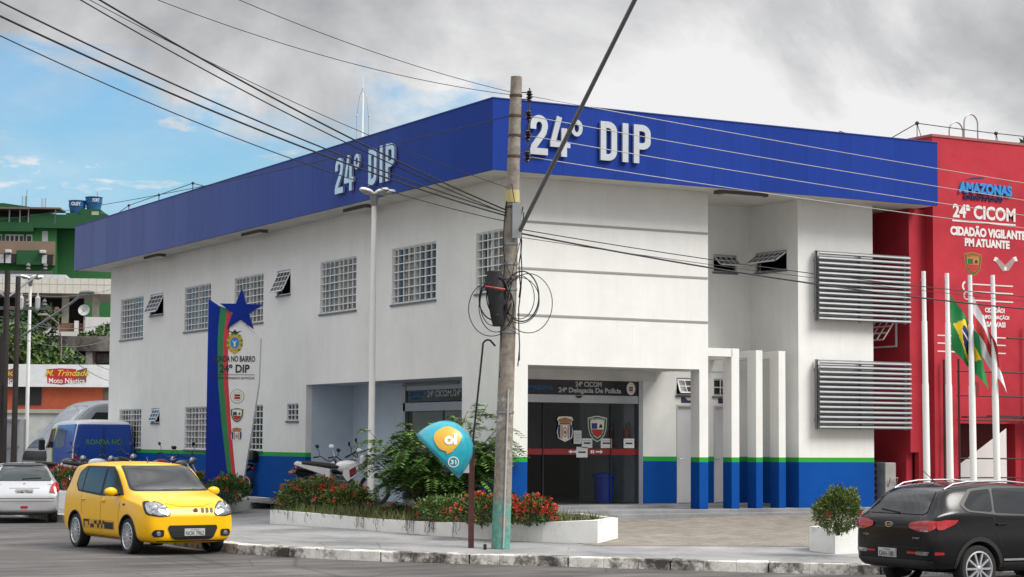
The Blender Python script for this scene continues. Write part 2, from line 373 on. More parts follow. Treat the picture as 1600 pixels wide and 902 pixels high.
# mould specks close under the soffit
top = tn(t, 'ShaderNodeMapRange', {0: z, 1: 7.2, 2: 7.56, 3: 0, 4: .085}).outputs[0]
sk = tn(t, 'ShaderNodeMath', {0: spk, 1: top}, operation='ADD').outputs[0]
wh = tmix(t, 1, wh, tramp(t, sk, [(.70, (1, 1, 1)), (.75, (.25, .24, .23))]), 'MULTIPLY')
bl = tramp(t, g, [(.3, lin('00408a')), (.7, lin('004c9c'))])
gt = lambda v: tn(t, 'ShaderNodeMath', {0: z, 1: v}, operation='GREATER_THAN').outputs[0]
c = tmix(t, gt(1.67), bl, lin('2f9a3f')); c = tmix(t, gt(1.775), c, wh)
t.links.new(c, b.inputs['Base Color']); tbump(t, b, spk, .12)
plain = mat('station_recess_shade_blue', (.52, .60, .69), .7, var=.08)  # bluish shade of the recess put into its wall colour
creamp = mat('station_soffit_paint', (.66, .65, .62), .75, var=.2, vs=1.2)
doorp = mat('station_door_paint', (.62, .61, .62), .5, var=.06)

def wall(mb, fr, W, H, ops, th):
    us = sorted({0, W} | {o[0] for o in ops} | {o[1] for o in ops}); vs_ = sorted({0, H} | {o[2] for o in ops} | {o[3] for o in ops})
    us = [u for u in us if 0 <= u <= W]; vs_ = [v for v in vs_ if 0 <= v <= H]
    O, u, v, n = fr
    solid = lambda i, j: 0 <= i < len(us) - 1 and 0 <= j < len(vs_) - 1 and not any(o[0] - 1e-6 <= us[i] and us[i+1] <= o[1] + 1e-6 and o[2] - 1e-6 <= vs_[j] and vs_[j+1] <= o[3] + 1e-6 for o in ops)
    P = lambda a, b, c: O + u * a + v * b - n * c
    for i in range(len(us) - 1):
        for j in range(len(vs_) - 1):
            if not solid(i, j): continue
            a0, a1, b0, b1 = us[i], us[i+1], vs_[j], vs_[j+1]
            mb.add([P(a0, b0, 0), P(a1, b0, 0), P(a1, b1, 0), P(a0, b1, 0)], [(0, 1, 2, 3)])
            mb.add([P(a0, b0, th), P(a1, b0, th), P(a1, b1, th), P(a0, b1, th)], [(3, 2, 1, 0)])
            for di, dj, q in ((-1, 0, (a0, b0, a0, b1)), (1, 0, (a1, b0, a1, b1)), (0, -1, (a0, b0, a1, b0)), (0, 1, (a0, b1, a1, b1))):
                if not solid(i + di, j + dj):
                    mb.add([P(q[0], q[1], 0), P(q[2], q[3], 0), P(q[2], q[3], th), P(q[0], q[1], th)], [(0, 1, 2, 3)])
Z0 = .35; H = 7.575 - Z0
frL = (V(0, 26.7, Z0), V(0, -1, 0), Z, V(-1, 0, 0))           # left facade, u runs towards the corner
def LY(y0, y1, z0, z1): return (26.7 - y0, 26.7 - y1, z0 - Z0, z1 - Z0)
up = [(25.63, 23.41), (19.67, 17.5), (15.65, 13.54), (9.77, 7.62), (5.64, 3.39), (1.5, .3)]
low = [(25.55, 23.39), (19.47, 17.35), (15.6, 13.45)]
sup = [(22.75, 21.55), (12.6, 11.7)]; slo = [(22.45, 21.7), (11.8, 11.05)]
opsL = [LY(a, b_, 5.22, 6.52) for a, b_ in up] + [LY(a, b_, 1.8, 3.02) for a, b_ in low] + [LY(a, b_, 5.85, 6.5) for a, b_ in sup] + [LY(a, b_, 2.58, 3.02) for a, b_ in slo] + [LY(10.57, 2.09, Z0, 3.48)]
mb = MB(); wall(mb, frL, 26.7, H, opsL, .16); mb.build('side_wall', wallm, ps)
frF = (V(0, 0, Z0), X, Z, V(0, -1, 0))
mb = MB(); wall(mb, (V(.16, 0, Z0), X, Z, V(0, -1, 0)), 4.80, H, [(.28, 4.57, 0, 3.68 - Z0)], .34)
mb.box(.16, .44, .34, 2.09, Z0, 3.6)                       # corner pier
mb.box(4.80, 4.957, .34, 1.83, 3.68, 7.57)
mb.build('front_wall', wallm, ps)
# grooves in the front wall: sunk in reality, built as raised strips with the shade in their grey
mb = MB()
for zz in (6.64, 5.66, 4.69): mb.box(.18, 4.95, -.012, -.002, zz, zz + .045)
mb.build('groove_shade_strip', mat('groove_shade_grey', (.30, .30, .29), .8), ps)
# recess behind the portico (restrooms)
YR = 1.83
frR = (V(4.43, YR, Z0), X, Z, V(0, -1, 0))
rd = [(5.34, 5.95), (6.36, 6.74 + .3), ]
doors = [(5.38, 6.02), (6.60, 6.60)]
drs = [(5.36, 6.06), (6.38, 7.02)]
drs = [(5.36, 6.00), (6.38, 7.00)]
mb = MB(); opsR = [(a - 4.43, b_ - 4.43, .72 - Z0, 2.95 - Z0) for a, b_ in drs] + [(a - 4.43, b_ - 4.43, 3.16 - Z0, 3.56 - Z0) for a, b_ in drs] + [(6.38 - 4.43, 7.03 - 4.43, 6.02 - Z0, 6.43 - Z0)]
wall(mb, frR, 7.41 - 4.43, H, opsR, .16); mb.build('recess_wall', wallm, ps)
frT = (V(7.41, YR, Z0), V(0, -1, 0), Z, V(-1, 0, 0))
mb = MB(); wall(mb, frT, 1.83, H, [(1.83 - 1.62, 1.83 - .42, 6.02 - Z0, 6.48 - Z0)], .16)
wall(mb, (V(7.57, 0, Z0), X, Z, V(0, -1, 0)), 9.55 - 7.57, H, [], .2)
mb.box(9.35, 9.548, .2, 12, Z0, 7.57); mb.build('block_wall', wallm, ps)
# lobby recess on the left facade
mb = MB(); mb.box(.16, 1.3, 10.57, 10.7, Z0, 3.6)
mb.box(1.3, 1.42, 7.6, 10.57, Z0, 3.6); mb.box(.16, 1.42, 2.09, 10.57, 3.484, 3.6)
mb.box(1.3, 1.42, 1.99, 7.6, 3.3, 3.48)
mb.build('lobby_recess_wall', plain, ps)
# porch ceiling, inner floor, dark rooms
mb = MB(); mb.box(.44, 4.8, .34, 2.0, 3.68, 3.78); mb.box(1.35, 4.8, YR - .02, 1.95, 3.45, 3.68); mb.build('porch_ceiling', creamp, ps)
mb = MB(); mb.box(.2, 9.5, -.42, 1.0, .1, .58); mb.box(.3, 9.5, -.15, 2.0, .5, .655); mb.box(1.35, 9.5, .95, 12, .5, .72)
mb.build('porch_platform', mat('platform_concrete', (.27, .27, .28), .85, var=.35, vs=1.2, bump=.3), ps, bevel=.01)
mb = MB(); mb.box(.17, 10.4, 26.5, 26.7, Z0, 7.57); mb.box(10.2, 10.4, 12, 26.7, Z0, 7.57); mb.box(9.5, 10.4, 11.9, 12.05, Z0, 7.57)
mb.build('rear_wall', wallm, ps)
dark = mat('dark_interior', (.03, .032, .036), .8)
mb = MB(); mb.box(1.42, 9.4, 9.0, 9.1, .7, 3.4); mb.box(1.42, 9.4, 2.0, 9.0, 3.5, 3.6); mb.box(6.0, 6.1, 2.02, 9.0, .72, 3.5)
mb.box(.3, 9.3, 2.6, 26.4, 4.1, 4.2)
mb.box(2.2, 2.3, 11, 26.4, .7, 4.1); mb.box(2.4, 2.5, .5, 26.4, 4.2, 7.5); mb.box(5.1, 7.3, 2.7, 2.8, .7, 7.4); mb.box(7.8, 9.3, .4, .5, 4.2, 7.4)
mb.build('inner_wall', dark, ps)
mb = MB(); mb.box(4.46, 4.56, 2.0, 4.6, .72, 3.5); mb.build('lobby_side_wall', mat('lobby_paint', (.70, .76, .78), .7), ps)
# roof, soffit, fascia
mb = MB(); mb.box(-.80, 10.82, -.75, 1.9, 7.576, 7.66); mb.box(-.80, 10.6, 1.9, 27.9, 7.576, 7.66); mb.build('soffit', creamp, ps)
mb = MB(); mb.box(-.78, 10.6, -.72, 27.8, 8.75, 8.85); mb.build('roof', conc, ps)
fm, t, b = nodes_mat('fascia_panel', .5); b.inputs['Specular IOR Level'].default_value = .08
co = tn(t, 'ShaderNodeTexCoord').outputs['Object']; sp = tn(t, 'ShaderNodeSeparateXYZ', {0: co})
sm = tn(t, 'ShaderNodeMath', {0: sp.outputs[0], 1: sp.outputs[1]}, operation='ADD').outputs[0]
fr_ = tn(t, 'ShaderNodeMath', {0: tn(t, 'ShaderNodeMath', {0: sm, 1: 1.25}, operation='DIVIDE').outputs[0]}, operation='FRACT').outputs[0]
g = tn(t, 'ShaderNodeTexNoise', {'Vector': co, 'Scale': .5, 'Detail': 6, 'Roughness': .6}).outputs[0]
mp = tn(t, 'ShaderNodeMapping', {'Vector': co, 'Scale': (5, 5, .3)}).outputs[0]
stn = tn(t, 'ShaderNodeTexNoise', {'Vector': mp, 'Scale': 1, 'Detail': 6, 'Roughness': .7}).outputs[0]
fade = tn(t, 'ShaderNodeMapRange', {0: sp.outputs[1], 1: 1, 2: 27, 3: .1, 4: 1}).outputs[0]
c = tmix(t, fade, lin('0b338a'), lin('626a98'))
c = tmix(t, .6, c, tramp(t, stn, [(.3, (.82, .82, .85)), (.7, (1.1, 1.1, 1.08))]), 'MULTIPLY')
pan = tn(t, 'ShaderNodeTexWhiteNoise', {'W': tn(t, 'ShaderNodeMath', {0: tn(t, 'ShaderNodeMath', {0: sm, 1: 1.25}, operation='DIVIDE').outputs[0]}, operation='FLOOR').outputs[0]}, noise_dimensions='1D').outputs[0]
c = tmix(t, .5, c, tramp(t, pan, [(0, (.86, .86, .88)), (1, (1.1, 1.1, 1.1))]), 'MULTIPLY')
c = tmix(t, tramp(t, fr_, [(.0, (1, 1, 1)), (.010, (0, 0, 0))]), c, (.012, .02, .06))
t.links.new(c, b.inputs['Base Color'])
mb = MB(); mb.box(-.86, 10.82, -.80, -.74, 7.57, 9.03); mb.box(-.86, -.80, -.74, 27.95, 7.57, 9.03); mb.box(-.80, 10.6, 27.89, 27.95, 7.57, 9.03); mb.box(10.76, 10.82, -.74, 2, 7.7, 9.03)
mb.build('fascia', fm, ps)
mb = MB(); mb.box(-.875, 10.83, -.815, -.72, 9.03, 9.05); mb.box(-.875, -.79, -.72, 27.96, 9.03, 9.05); mb.build('fascia_cap', mat('cap_metal', lin('26408a'), .5), ps)
# big letters
letm = mat('brushed_letter_metal', (.74, .77, .80), .3, .75, var=.12, vs=1.5)
frA = (V(0, -.80, 0), X, Z, V(0, -1, 0))
def heavy(fr, ox, oz, s_, k=1.0):
    # the sign's own heavy condensed letters, one mesh per letter; k stretches widths
    S = s_; wd = .165 * S; h = wd / 2
    def arc(cx, cz, rx, rz, a0, a1, n=10): return [(cx + rx * math.cos(R(lerp(a0, a1, i / n))), cz + rz * math.sin(R(lerp(a0, a1, i / n)))) for i in range(n + 1)]
    def put(strokes):
        mb = MB()
        for q, (pts, w_, cl) in enumerate(strokes): mb.ribbon([(ox + a * k, oz + b_) for a, b_ in pts], w_, fr, .02 + .001 * q, .08 + .001 * q, cl)
        mb.build('sign_letter', letm, ps)
    put([(arc(.22 * S, .73 * S, .14 * S, .185 * S, 185, 0) [0:0] + [(.08 * S, .64 * S)] + arc(.24 * S, .73 * S, .16 * S, .185 * S, 180, -10, 12) + [(.36 * S, .56 * S), (.10 * S, .20 * S), (.09 * S, h * .95)], wd, False), ([(0, h), (.48 * S, h)], wd, False)])
    put([([(.80 * S, 1.0 * S), (.62 * S, .34 * S)], wd * .9, False), ([(.55 * S, .30 * S), (1.10 * S, .30 * S)], wd * .85, False), ([(.93 * S, 0), (.93 * S, .72 * S)], wd, False)])
    put([(arc(1.28 * S, .76 * S, .115 * S, .165 * S, 0, 337.5, 15), wd * .62, True)] )
    x = 1.95 * S
    put([([(x + h, 0), (x + h, S)], wd, False), ([(x + h, S - h)] + arc(x + .22 * S, S - h - .16 * S, .17 * S, .16 * S, 90, 0, 6) + arc(x + .22 * S, h + .16 * S, .17 * S, .16 * S, 0, -90, 6) + [(x + h, h)], wd, False)])
    x = 2.58 * S
    put([([(x + h, 0), (x + h, S)], wd * 1.05, False)])
    x = 2.90 * S
    put([([(x + h, 0), (x + h, S)], wd, False), ([(x + h, S - h)] + arc(x + .24 * S, S - h - .14 * S, .17 * S, .14 * S, 90, 0, 6) + arc(x + .24 * S, .36 * S + h + .12 * S, .17 * S, .12 * S, 0, -90, 6) + [(x + h, .36 * S + h)], wd, False)])
heavy(frA, -.03, 7.94, .82, 1.05)
frB = (V(-.86, 6.9, 0), V(0, -1, 0), Z, V(-1, 0, 0))
heavy(frB, .06, 7.86, .84, 1.13)
# soffit lamps
lampw = mat('lamp_housing', (.55, .55, .53), .5)
def soffit_lamp(x, y, along_y):
    mb = MB(); s = (.12, .65) if along_y else (.65, .12)
    mb.box(x - s[0], x + s[0], y - s[1], y + s[1], 7.50, 7.574); o = mb.build('soffit_lamp', mat('lamp_rust', (.10, .08, .07), .7), ps)
    mb = MB(); mb.box(x - s[0] * .8, x + s[0] * .8, y - s[1] * .92, y + s[1] * .92, 7.485, 7.50); mb.build('lamp_tube', lampw, o)
for y in (21.2, 13.2, 6.6): soffit_lamp(-.42, y, True)
soffit_lamp(5.55, -.42, False)
# windows
curt = mat('curtain', (.36, .36, .34), .9, var=.5, vs=9)
glz = mat('window_glass', (.035, .042, .046), .08, var=.2, spec=.35)
def grid_window(O, u, n, W, Hh, cols, rows, curtain=True, r=.011, depth=.10):
    fr = (O, u, Z, n)
    mb = MB(); fw_ = .045
    for a0, a1, b0, b1 in ((0, W, 0, fw_), (0, W, Hh - fw_, Hh), (0, fw_, fw_, Hh - fw_), (W - fw_, W, fw_, Hh - fw_)): mb.ob(fr, a0, a1, b0, b1, -depth, -depth + .05)
    mb.ob(fr, W / 2 - .02, W / 2 + .02, fw_, Hh - fw_, -depth, -depth + .045)
    wn = mb.build('window', alu if not curtain else metalw, ps)
    mb = MB(); mb.ob(fr, fw_, W - fw_, fw_, Hh - fw_, -depth + .012, -depth + .02); mb.build('pane', glz, wn)
    mb = MB()
    for i in range(1, cols): a = W * i / cols; mb.ob(fr, a - r, a + r, .02, Hh - .02, -.045, -.045 + 2 * r)
    for j in range(1, rows): c = Hh * j / rows; mb.ob(fr, .02, W - .02, c - r, c + r, -.040, -.040 + 2.2 * r)
    for a0, a1, b0, b1 in ((0, W, .0, .025), (0, W, Hh - .025, Hh), (0, .025, .025, Hh - .025), (W - .025, W, .025, Hh - .025)): mb.ob(fr, a0, a1, b0, b1, -.05, -.02)
    mb.build('grille', metalw, wn)
    if curtain:
        mb = MB(); k = int(W / .09); rr = random.Random(int(O.y * 100)); pd_ = rr.choice((.12, .3, .45, .6))
        for i in range(k):
            if rr.random() < pd_: continue
            a0 = W * i / k + .02; a1 = a0 + W / k * .8; top = Hh - .03
            mb.ob(fr, a0, a1, .03, top * (1 if rr.random() < .85 else .8), -depth + .022, -depth + .026)
        mb.build('blind', curt, wn)
    mb = MB(); mb.ob(fr, -.04, W + .04, -.045, 0, -.12, .035); mb.build('sill', mat('granite_sill', (.14, .14, .15), .5), wn)
nL = V(-1, 0, 0); uL = V(0, -1, 0)
for a, b_ in up: grid_window(V(0, a, 5.22), uL, nL, a - b_, 1.30, 8 if a - b_ > 1.5 else 5, 7)
for a, b_ in low: grid_window(V(0, a, 1.80), uL, nL, a - b_, 1.22, 8, 7)
def awning(O, u, n, W, Hh, ang, cols=3, rows=3, nm='awning_window'):
    fr = (O, u, Z, n); mb = MB(); f = .035
    for a0, a1, b0, b1 in ((0, W, 0, f), (0, W, Hh - f, Hh), (0, f, f, Hh - f), (W - f, W, f, Hh - f)): mb.ob(fr, a0, a1, b0, b1, -.09, -.04)
    wn = mb.build(nm, alu, ps)
    # tilted sash hinged at the top
    d = (-Z * math.cos(ang) + n * math.sin(ang)); top = O + u * .02 + Z * (Hh - .04) - n * .03
    fr2 = (top, u, d, u.cross(d)); Wi = W - .04; Hi = Hh - .06; mb = MB()
    for a0, a1, b0, b1 in ((0, Wi, 0, .03), (0, Wi, Hi - .03, Hi), (0, .03, 0, Hi), (Wi - .03, Wi, 0, Hi)): mb.ob(fr2, a0, a1, b0, b1, -.012, .012)
    for i in range(1, cols): mb.ob(fr2, Wi * i / cols - .01, Wi * i / cols + .01, 0, Hi, -.009, .009)
    for j in range(1, rows): mb.ob(fr2, 0, Wi, Hi * j / rows - .01, Hi * j / rows + .01, -.010, .010)
    sh = mb.build('sash', metalw, wn); mb = MB(); mb.ob(fr2, .03, Wi - .03, .03, Hi - .03, -.003, .003); mb.build('pane', mat('sash_glass', (.03, .033, .035), .15, spec=.3), sh)
    mb = MB(); mb.ob(fr, -.03, W + .03, -.04, 0, -.1, .03); mb.build('sill', MATS['granite_sill'], wn)
for a, b_ in sup: awning(V(0, a, 5.85), uL, nL, a - b_, .65, R(25), 4, 4)
awning(V(0, 22.45, 2.58), uL, nL, .75, .44, R(22), 3, 3)
grid_window(V(0, 11.8, 2.58), uL, nL, .75, .44, 3, 3, False)
awning(V(6.38, YR, 6.02), X, V(0, -1, 0), .65, .41, R(52), 4, 2)
awning(V(7.41, 1.62, 6.02), uL, nL, 1.2, .46, R(56), 6, 2)
for i, (a, b_) in enumerate(drs):
    if i == 0: awning(V(a, YR, 3.16), X, V(0, -1, 0), b_ - a, .4, R(25), 3, 2)
    else: grid_window(V(a, YR, 3.16), X, V(0, -1, 0), b_ - a, .4, 3, 2, False)
    fr = (V(a, YR, .72), X, Z, V(0, -1, 0)); Wd = b_ - a
    mb = MB(); mb.ob(fr, .03, Wd - .03, .01, 2.19, -.09, -.05); d = mb.build('door', doorp, ps)
    mb = MB(); mb.ob(fr, 0, .03, 0, 2.23, -.12, .015); mb.ob(fr, Wd - .03, Wd, 0, 2.23, -.12, .015); mb.ob(fr, .03, Wd - .03, 2.19, 2.23, -.12, .015); mb.build('frame', mat('jamb', (.55, .55, .53), .5), d)
    mb = MB(); mb.tube([fr[0] + X * .07 + Z * 1.0 + V(0, .05, 0), fr[0] + X * .07 + Z * 1.0 - V(0, .01, 0), fr[0] + X * .17 + Z * 1.0 - V(0, .01, 0)], .011); mb.build('handle', alu, d)
    mb = MB(); mb.prism([(.12, 2.27), (.46, 2.27), (.46, 2.33), (.3, 2.33), (.2, 2.42), (.12, 2.42)], fr, .0, .006); mb.build('restroom_sign', mat('sign_dark', (.05, .03, .09), .5), ps)
# third restroom door behind the pillars on the right end is a shallow white door with its own small window
# portico frame: beam on top and three square pillars
mb = MB(); mb.box(4.96, 5.6, .0, .19, 3.98, 4.16); mb.box(4.96, 5.14, .19, YR, 3.98, 4.16)
mb.box(5.0, 7.4, YR - .02, YR, 3.72, 3.78); mb.build('portico_beam', wallm, ps)
for i, (x0, x1) in enumerate(((5.58, 5.79), (6.24, 6.42), (6.86, 7.05))):
    mb = MB(); mb.box(x0, x1, 0, .33, .5, 4.16 if i == 0 else 4.14)
    if i: mb.box(x0 + .01, x1 - .01, .33, YR, 3.98, 4.13)
    mb.build('pillar', wallm, ps, bevel=.006)
# glazed front entrance
def shield(mb, fr, cx, cy, w_, h_, c0, kind):
    # layered badge; material slots: 0 black,1 cream,2 green,3 red,4 blue,5 gold
    S = lambda k: [(cx + k * w_ * a, cy + k * h_ * b_) for a, b_ in ((-.5, .42), (-.3, .46), (0, .5), (.3, .46), (.5, .42), (.48, .05), (.4, -.2), (.22, -.4), (0, -.5), (-.22, -.4), (-.4, -.2), (-.48, .05))]
    def flat(pts, mi, lv): mb.mi = mi; mb.prism(pts, fr, c0 + lv * .0015, c0 + lv * .0015 + .001)
    if kind == 'police':
        flat(S(1), 1, 0); flat(S(.93), 2, 1); flat(S(.72), 1, 2)
        flat([(cx - .3 * w_, cy), (cx - .01 * w_, cy), (cx - .01 * w_, cy + .22 * h_), (cx - .3 * w_, cy + .22 * h_)], 4, 3)
        flat([(cx + .08 * w_, cy + .04 * h_), (cx + .26 * w_, cy + .04 * h_), (cx + .24 * w_, cy + .17 * h_), (cx + .14 * w_, cy + .18 * h_)], 0, 3)
        flat([(cx - .32 * w_, cy - .02 * h_), (cx + .32 * w_, cy - .02 * h_), (cx + .22 * w_, cy - .22 * h_), (cx, cy - .34 * h_), (cx - .22 * w_, cy - .22 * h_)], 3, 3)
        mb.mi = 1; mb.text('AMAZONAS', fr, cx - .38 * w_, cy + .30 * h_, .76 * w_, .1 * h_, c0 + .005, .001, .02)
    elif kind == 'civil':
        flat([(cx + a * w_, cy + b_ * h_) for a, b_ in ((-.5, .38), (-.4, .48), (0, .5), (.4, .48), (.5, .38), (.4, .28), (.42, .1), (.5, -.1), (.42, -.36), (0, -.5), (-.42, -.36), (-.5, -.1), (-.42, .1), (-.4, .28))], 1, 0)
        flat([(cx + a * w_, cy + b_ * h_) for a, b_ in ((-.44, .37), (0, .46), (.44, .37), (.34, .24), (-.34, .24))], 5, 1)
        flat([(cx + a * w_, cy + b_ * h_) for a, b_ in ((-.4, .17), (-.28, .17), (-.28, -.38), (-.38, -.33), (-.45, -.1))], 4, 1)
        flat([(cx + a * w_, cy + b_ * h_) for a, b_ in ((.4, .17), (.28, .17), (.28, -.38), (.38, -.33), (.45, -.1))], 4, 1)
        flat([(cx + a * w_, cy + b_ * h_) for a, b_ in ((-.34, .23), (.34, .23), (.34, .18), (-.34, .18))], 0, 1)
        flat([(cx + a * w_, cy + b_ * h_) for a, b_ in ((-.22, .15), (-.16, .15), (-.16, -.38), (-.22, -.38))], 3, 1)
        flat([(cx + a * w_, cy + b_ * h_) for a, b_ in ((.22, .15), (.16, .15), (.16, -.38), (.22, -.38))], 3, 1)
        mb.mi = 5; mb.disc(fr, cx, cy - .12 * h_, .14 * w_, c0 + .003, 16, .2 * h_); mb.mi = 1; mb.disc(fr, cx, cy - .12 * h_, .10 * w_, c0 + .004, 16, .15 * h_); mb.mi = 2; mb.disc(fr, cx, cy - .13 * h_, .06 * w_, c0 + .005, 12, .08 * h_)
    elif kind == 'round':
        mb.mi = 4; mb.disc(fr, cx, cy, w_ / 2, c0, 24, h_ / 2); mb.mi = 1; mb.disc(fr, cx, cy, w_ * .47, c0 + .0015, 24, h_ * .47)
        mb.mi = 5; mb.disc(fr, cx, cy, w_ * .33, c0 + .003, 24, h_ * .33); mb.mi = 1; mb.disc(fr, cx, cy, w_ * .31, c0 + .0045, 24, h_ * .31)
        flat([(cx - .2 * w_, cy + .02 * h_), (cx - .2 * w_, cy + .14 * h_), (cx + .2 * w_, cy + .14 * h_), (cx + .2 * w_, cy + .02 * h_)], 0, 4)
        flat([(cx - .22 * w_, cy - .02 * h_), (cx + .22 * w_, cy - .02 * h_), (cx + .18 * w_, cy - .2 * h_), (cx - .18 * w_, cy - .2 * h_)], 3, 4)
    mb.mi = 0
EM = [mat('em_black', (.015, .015, .015), .5), mat('em_cream', (.80, .78, .70), .5), mat('em_green', lin('12603a'), .5), mat('em_red', lin('b8282c'), .5), mat('em_blue', lin('23386f'), .5), mat('em_gold', lin('b5743a'), .5)]
frG = (V(1.30, YR, .72), X, Z, V(0, -1, 0)); WG = 3.13
fg = mat('shopfront_glass', (.02, .022, .024), .03, var=.2)
mb = MB(); mb.ob(frG, 0, WG, 2.23, 2.40, -.10, .02); mb.ob(frG, WG - .11, WG, 0, 2.73, -.10, .04); mb.ob(frG, 0, .05, 0, 2.73, -.1, .03)
ent = mb.build('entrance_door', mat('satin_aluminium', (.42, .43, .45), .4, .8), ps)
mb = MB()
# real see-through tinted glass, so the lobby wall, bin and extinguishers show
tg = bpy.data.materials.new('tinted_glass'); tg.use_nodes = True; tt = tg.node_tree; tt.nodes.clear()
o_ = tn(tt, 'ShaderNodeOutputMaterial'); gl = tn(tt, 'ShaderNodeBsdfGlossy', {'Roughness': .02, 'Color': (1, 1, 1, 1)}); tr = tn(tt, 'ShaderNodeBsdfTransparent', {'Color': (.74, .78, .79, 1)})
fre = tn(tt, 'ShaderNodeFresnel', {'IOR': 1.5}); ms = tn(tt, 'ShaderNodeMixShader', {0: tn(tt, 'ShaderNodeMath', {0: fre.outputs[0], 1: .55}, operation='MULTIPLY').outputs[0], 1: tr.outputs[0], 2: gl.outputs[0]}); tt.links.new(ms.outputs[0], o_.inputs[0])
for a0, a1, c in ((.05, .60, -.04), (.56, 1.62, -.06), (1.58, 2.34, -.04), (2.30, WG - .11, -.06)): mb.prism([(a0, .02), (a1, .02), (a1, 2.23), (a0, 2.23)], frG, c, c)
mb.build('glass_leaf', tg, ent)
mb = MB()
for a in (.58, 2.32): mb.ob(frG, a - .012, a + .012, 0, 2.23, -.035, -.015)
mb.ob(frG, 0, WG - .11, 0, .02, -.08, -.01); mb.build('door_stile', black, ent)
mb = MB(); mb.ob(frG, .05, WG - .11, 1.09, 1.22, -.034, -.031); mb.build('red_band', mat('red_film', lin('8f1a1c'), .4), ent)
mb = MB(); mb.text('⇦', frG, 1.15, 1.11, .01, .01, -.03, .001) if False else None
for s, a in ((-1, 1.30), (1, 2.05)):
    mb.prism([(a - s * .12, 1.14), (a, 1.14), (a, 1.11), (a + s * .07, 1.155), (a, 1.2), (a, 1.17), (a - s * .12, 1.17)], frG, -.0305, -.0295)
    for k in (0, 1): mb.ob(frG, a - s * .18 - k * .05 - .018, a - s * .18 - k * .05 + .018, 1.12, 1.19, -.0305, -.0295)
mb.build('arrow_decal', white, ent)
mb = MB(); mb.ob(frG, .05, WG - .11, 2.40, 2.73, -.06, .0); tp = mb.build('transom', mat('transom_film', (.02, .021, .026), .2, spec=.25), ps)
mb = MB(); mb.text('24ª CICOM', frG, 1.38, 2.585, .68, .115, .002, .004, .03); mb.text('24ª Delegacia De Polícia', frG, .95, 2.42, 1.62, .145, .002, .004, .03); mb.build('transom_letters', mat('grey_letters', (.50, .50, .50), .4), tp)
mb = MB(); mb.text('AMAZONAS', frG, .14, 2.51, .66, .09, .002, .004, .03); mb.text('GOVERNO DO ESTADO', frG, .18, 2.45, .5, .035, .002, .004, .0); mb.build('transom_logo', mat('logo_blue', lin('1f5f93'), .5), tp)
mb = MB(); shield(mb, frG, 2.83, 2.565, .24, .30, .003, 'round'); mb.build('transom_badge', EM, tp)
mb = MB(); mb.prism([(1.46 + .08 * math.cos(a), 2.39 + .06 * math.sin(a)) for a in [math.pi + math.pi * i / 8 for i in range(9)]], frG, .021, .04); mb.build('door_sensor', black, ent)
mb = MB(); shield(mb, frG, 1.14, 1.65, .42, .56, -.03, 'civil'); mb.build('glass_badge', EM, ent)
mb = MB(); shield(mb, frG, 1.97, 1.66, .50, .58, -.03, 'police'); mb.build('glass_badge', EM, ent)
pm = mat('paper', (.68, .70, .70), .8); pk = mat('print_ink', (.02, .02, .025), .6)
for a0, a1, b0, b1, q in ((1.36, 1.56, 1.33, 1.62, 0), (1.57, 1.84, 1.24, 1.45, 1), (2.06, 2.35, 1.24, 1.45, 1), (2.66, 2.94, 1.24, 1.45, 1), (1.43, 1.72, 1.03, 1.26, 1)):
    mb = MB(); mb.ob(frG, a0, a1, b0, b1, -.029, -.027); p = mb.build('notice_sheet', pm, ent)
    mb = MB(); 
    if q: mb.ob(frG, a0 + .05, a1 - .05, (b0 + b1) / 2 - .018, (b0 + b1) / 2 + .018, -.0268, -.026); mb.ob(frG, a0 + .03, a1 - .03, b1 - .05, b1 - .045, -.0268, -.026)
    else:
        for k in range(7): mb.ob(frG, a0 + .03, a1 - .03, b0 + .04 + k * .032, b0 + .045 + k * .032, -.0268, -.026)
    mb.build('print', pk, p)
# side entrance on the lobby recess (faces -X)
frS = (V(1.3, 7.6, .72), V(0, -1, 0), Z, V(-1, 0, 0)); WS = 5.6
mb = MB(); mb.ob(frS, 0, WS, 2.08, 2.28, -.1, .03); mb.ob(frS, 0, .12, 0, 2.75, -.1, .03); mb.ob(frS, WS - .08, WS, 0, 2.6, -.1, .03)
se = mb.build('entrance_door', MATS['satin_aluminium'], ps)
mb = MB(); mb.ob(frS, .35, 2.0, 0, 2.08, -.06, -.05); mb.ob(frS, 2.05, WS - .08, 0, 2.08, -.06, -.05); mb.build('glass_leaf', mat('side_door_glass', (.16, .18, .19), .08, var=.3, vs=.8), se)
mb = MB(); mb.ob(frS, .12, .35, 0, 2.08, -.07, -.04); mb.ob(frS, 2.0, 2.05, 0, 2.08, -.07, -.03); mb.ob(frS, 3.9, 3.95, 0, 2.08, -.07, -.03); mb.ob(frS, 0, WS, 0, .04, -.07, -.02); mb.build('door_stile', black, se)
mb = MB(); mb.ob(frS, .12, WS - .08, 2.30, 2.62, -.07, -.01); tp2 = mb.build('transom', MATS['transom_film'], se)
mb = MB(); mb.text('24ª CICOM./24ª Delegacia De Polícia', frS, 1.25, 2.36, 3.9, .2, -.008, .004, .02); mb.build('transom_letters', MATS['grey_letters'], tp2)
mb = MB(); mb.text('AMAZONAS', frS, .25, 2.43, .75, .11, -.008, .004, .03); mb.text('GOVERNO DO ESTADO', frS, .35, 2.36, .55, .04, -.008, .004, 0); mb.build('transom_logo', MATS['logo_blue'], tp2)
mb = MB(); shield(mb, frS, 2.75, 1.7, .34, .42, -.045, 'civil'); mb.build('glass_badge', EM, se)
mb = MB(); mb.ob(frS, .0, 2.9, 2.68, 2.73, .0, .06); mb.build('ceiling_track', steel, se)
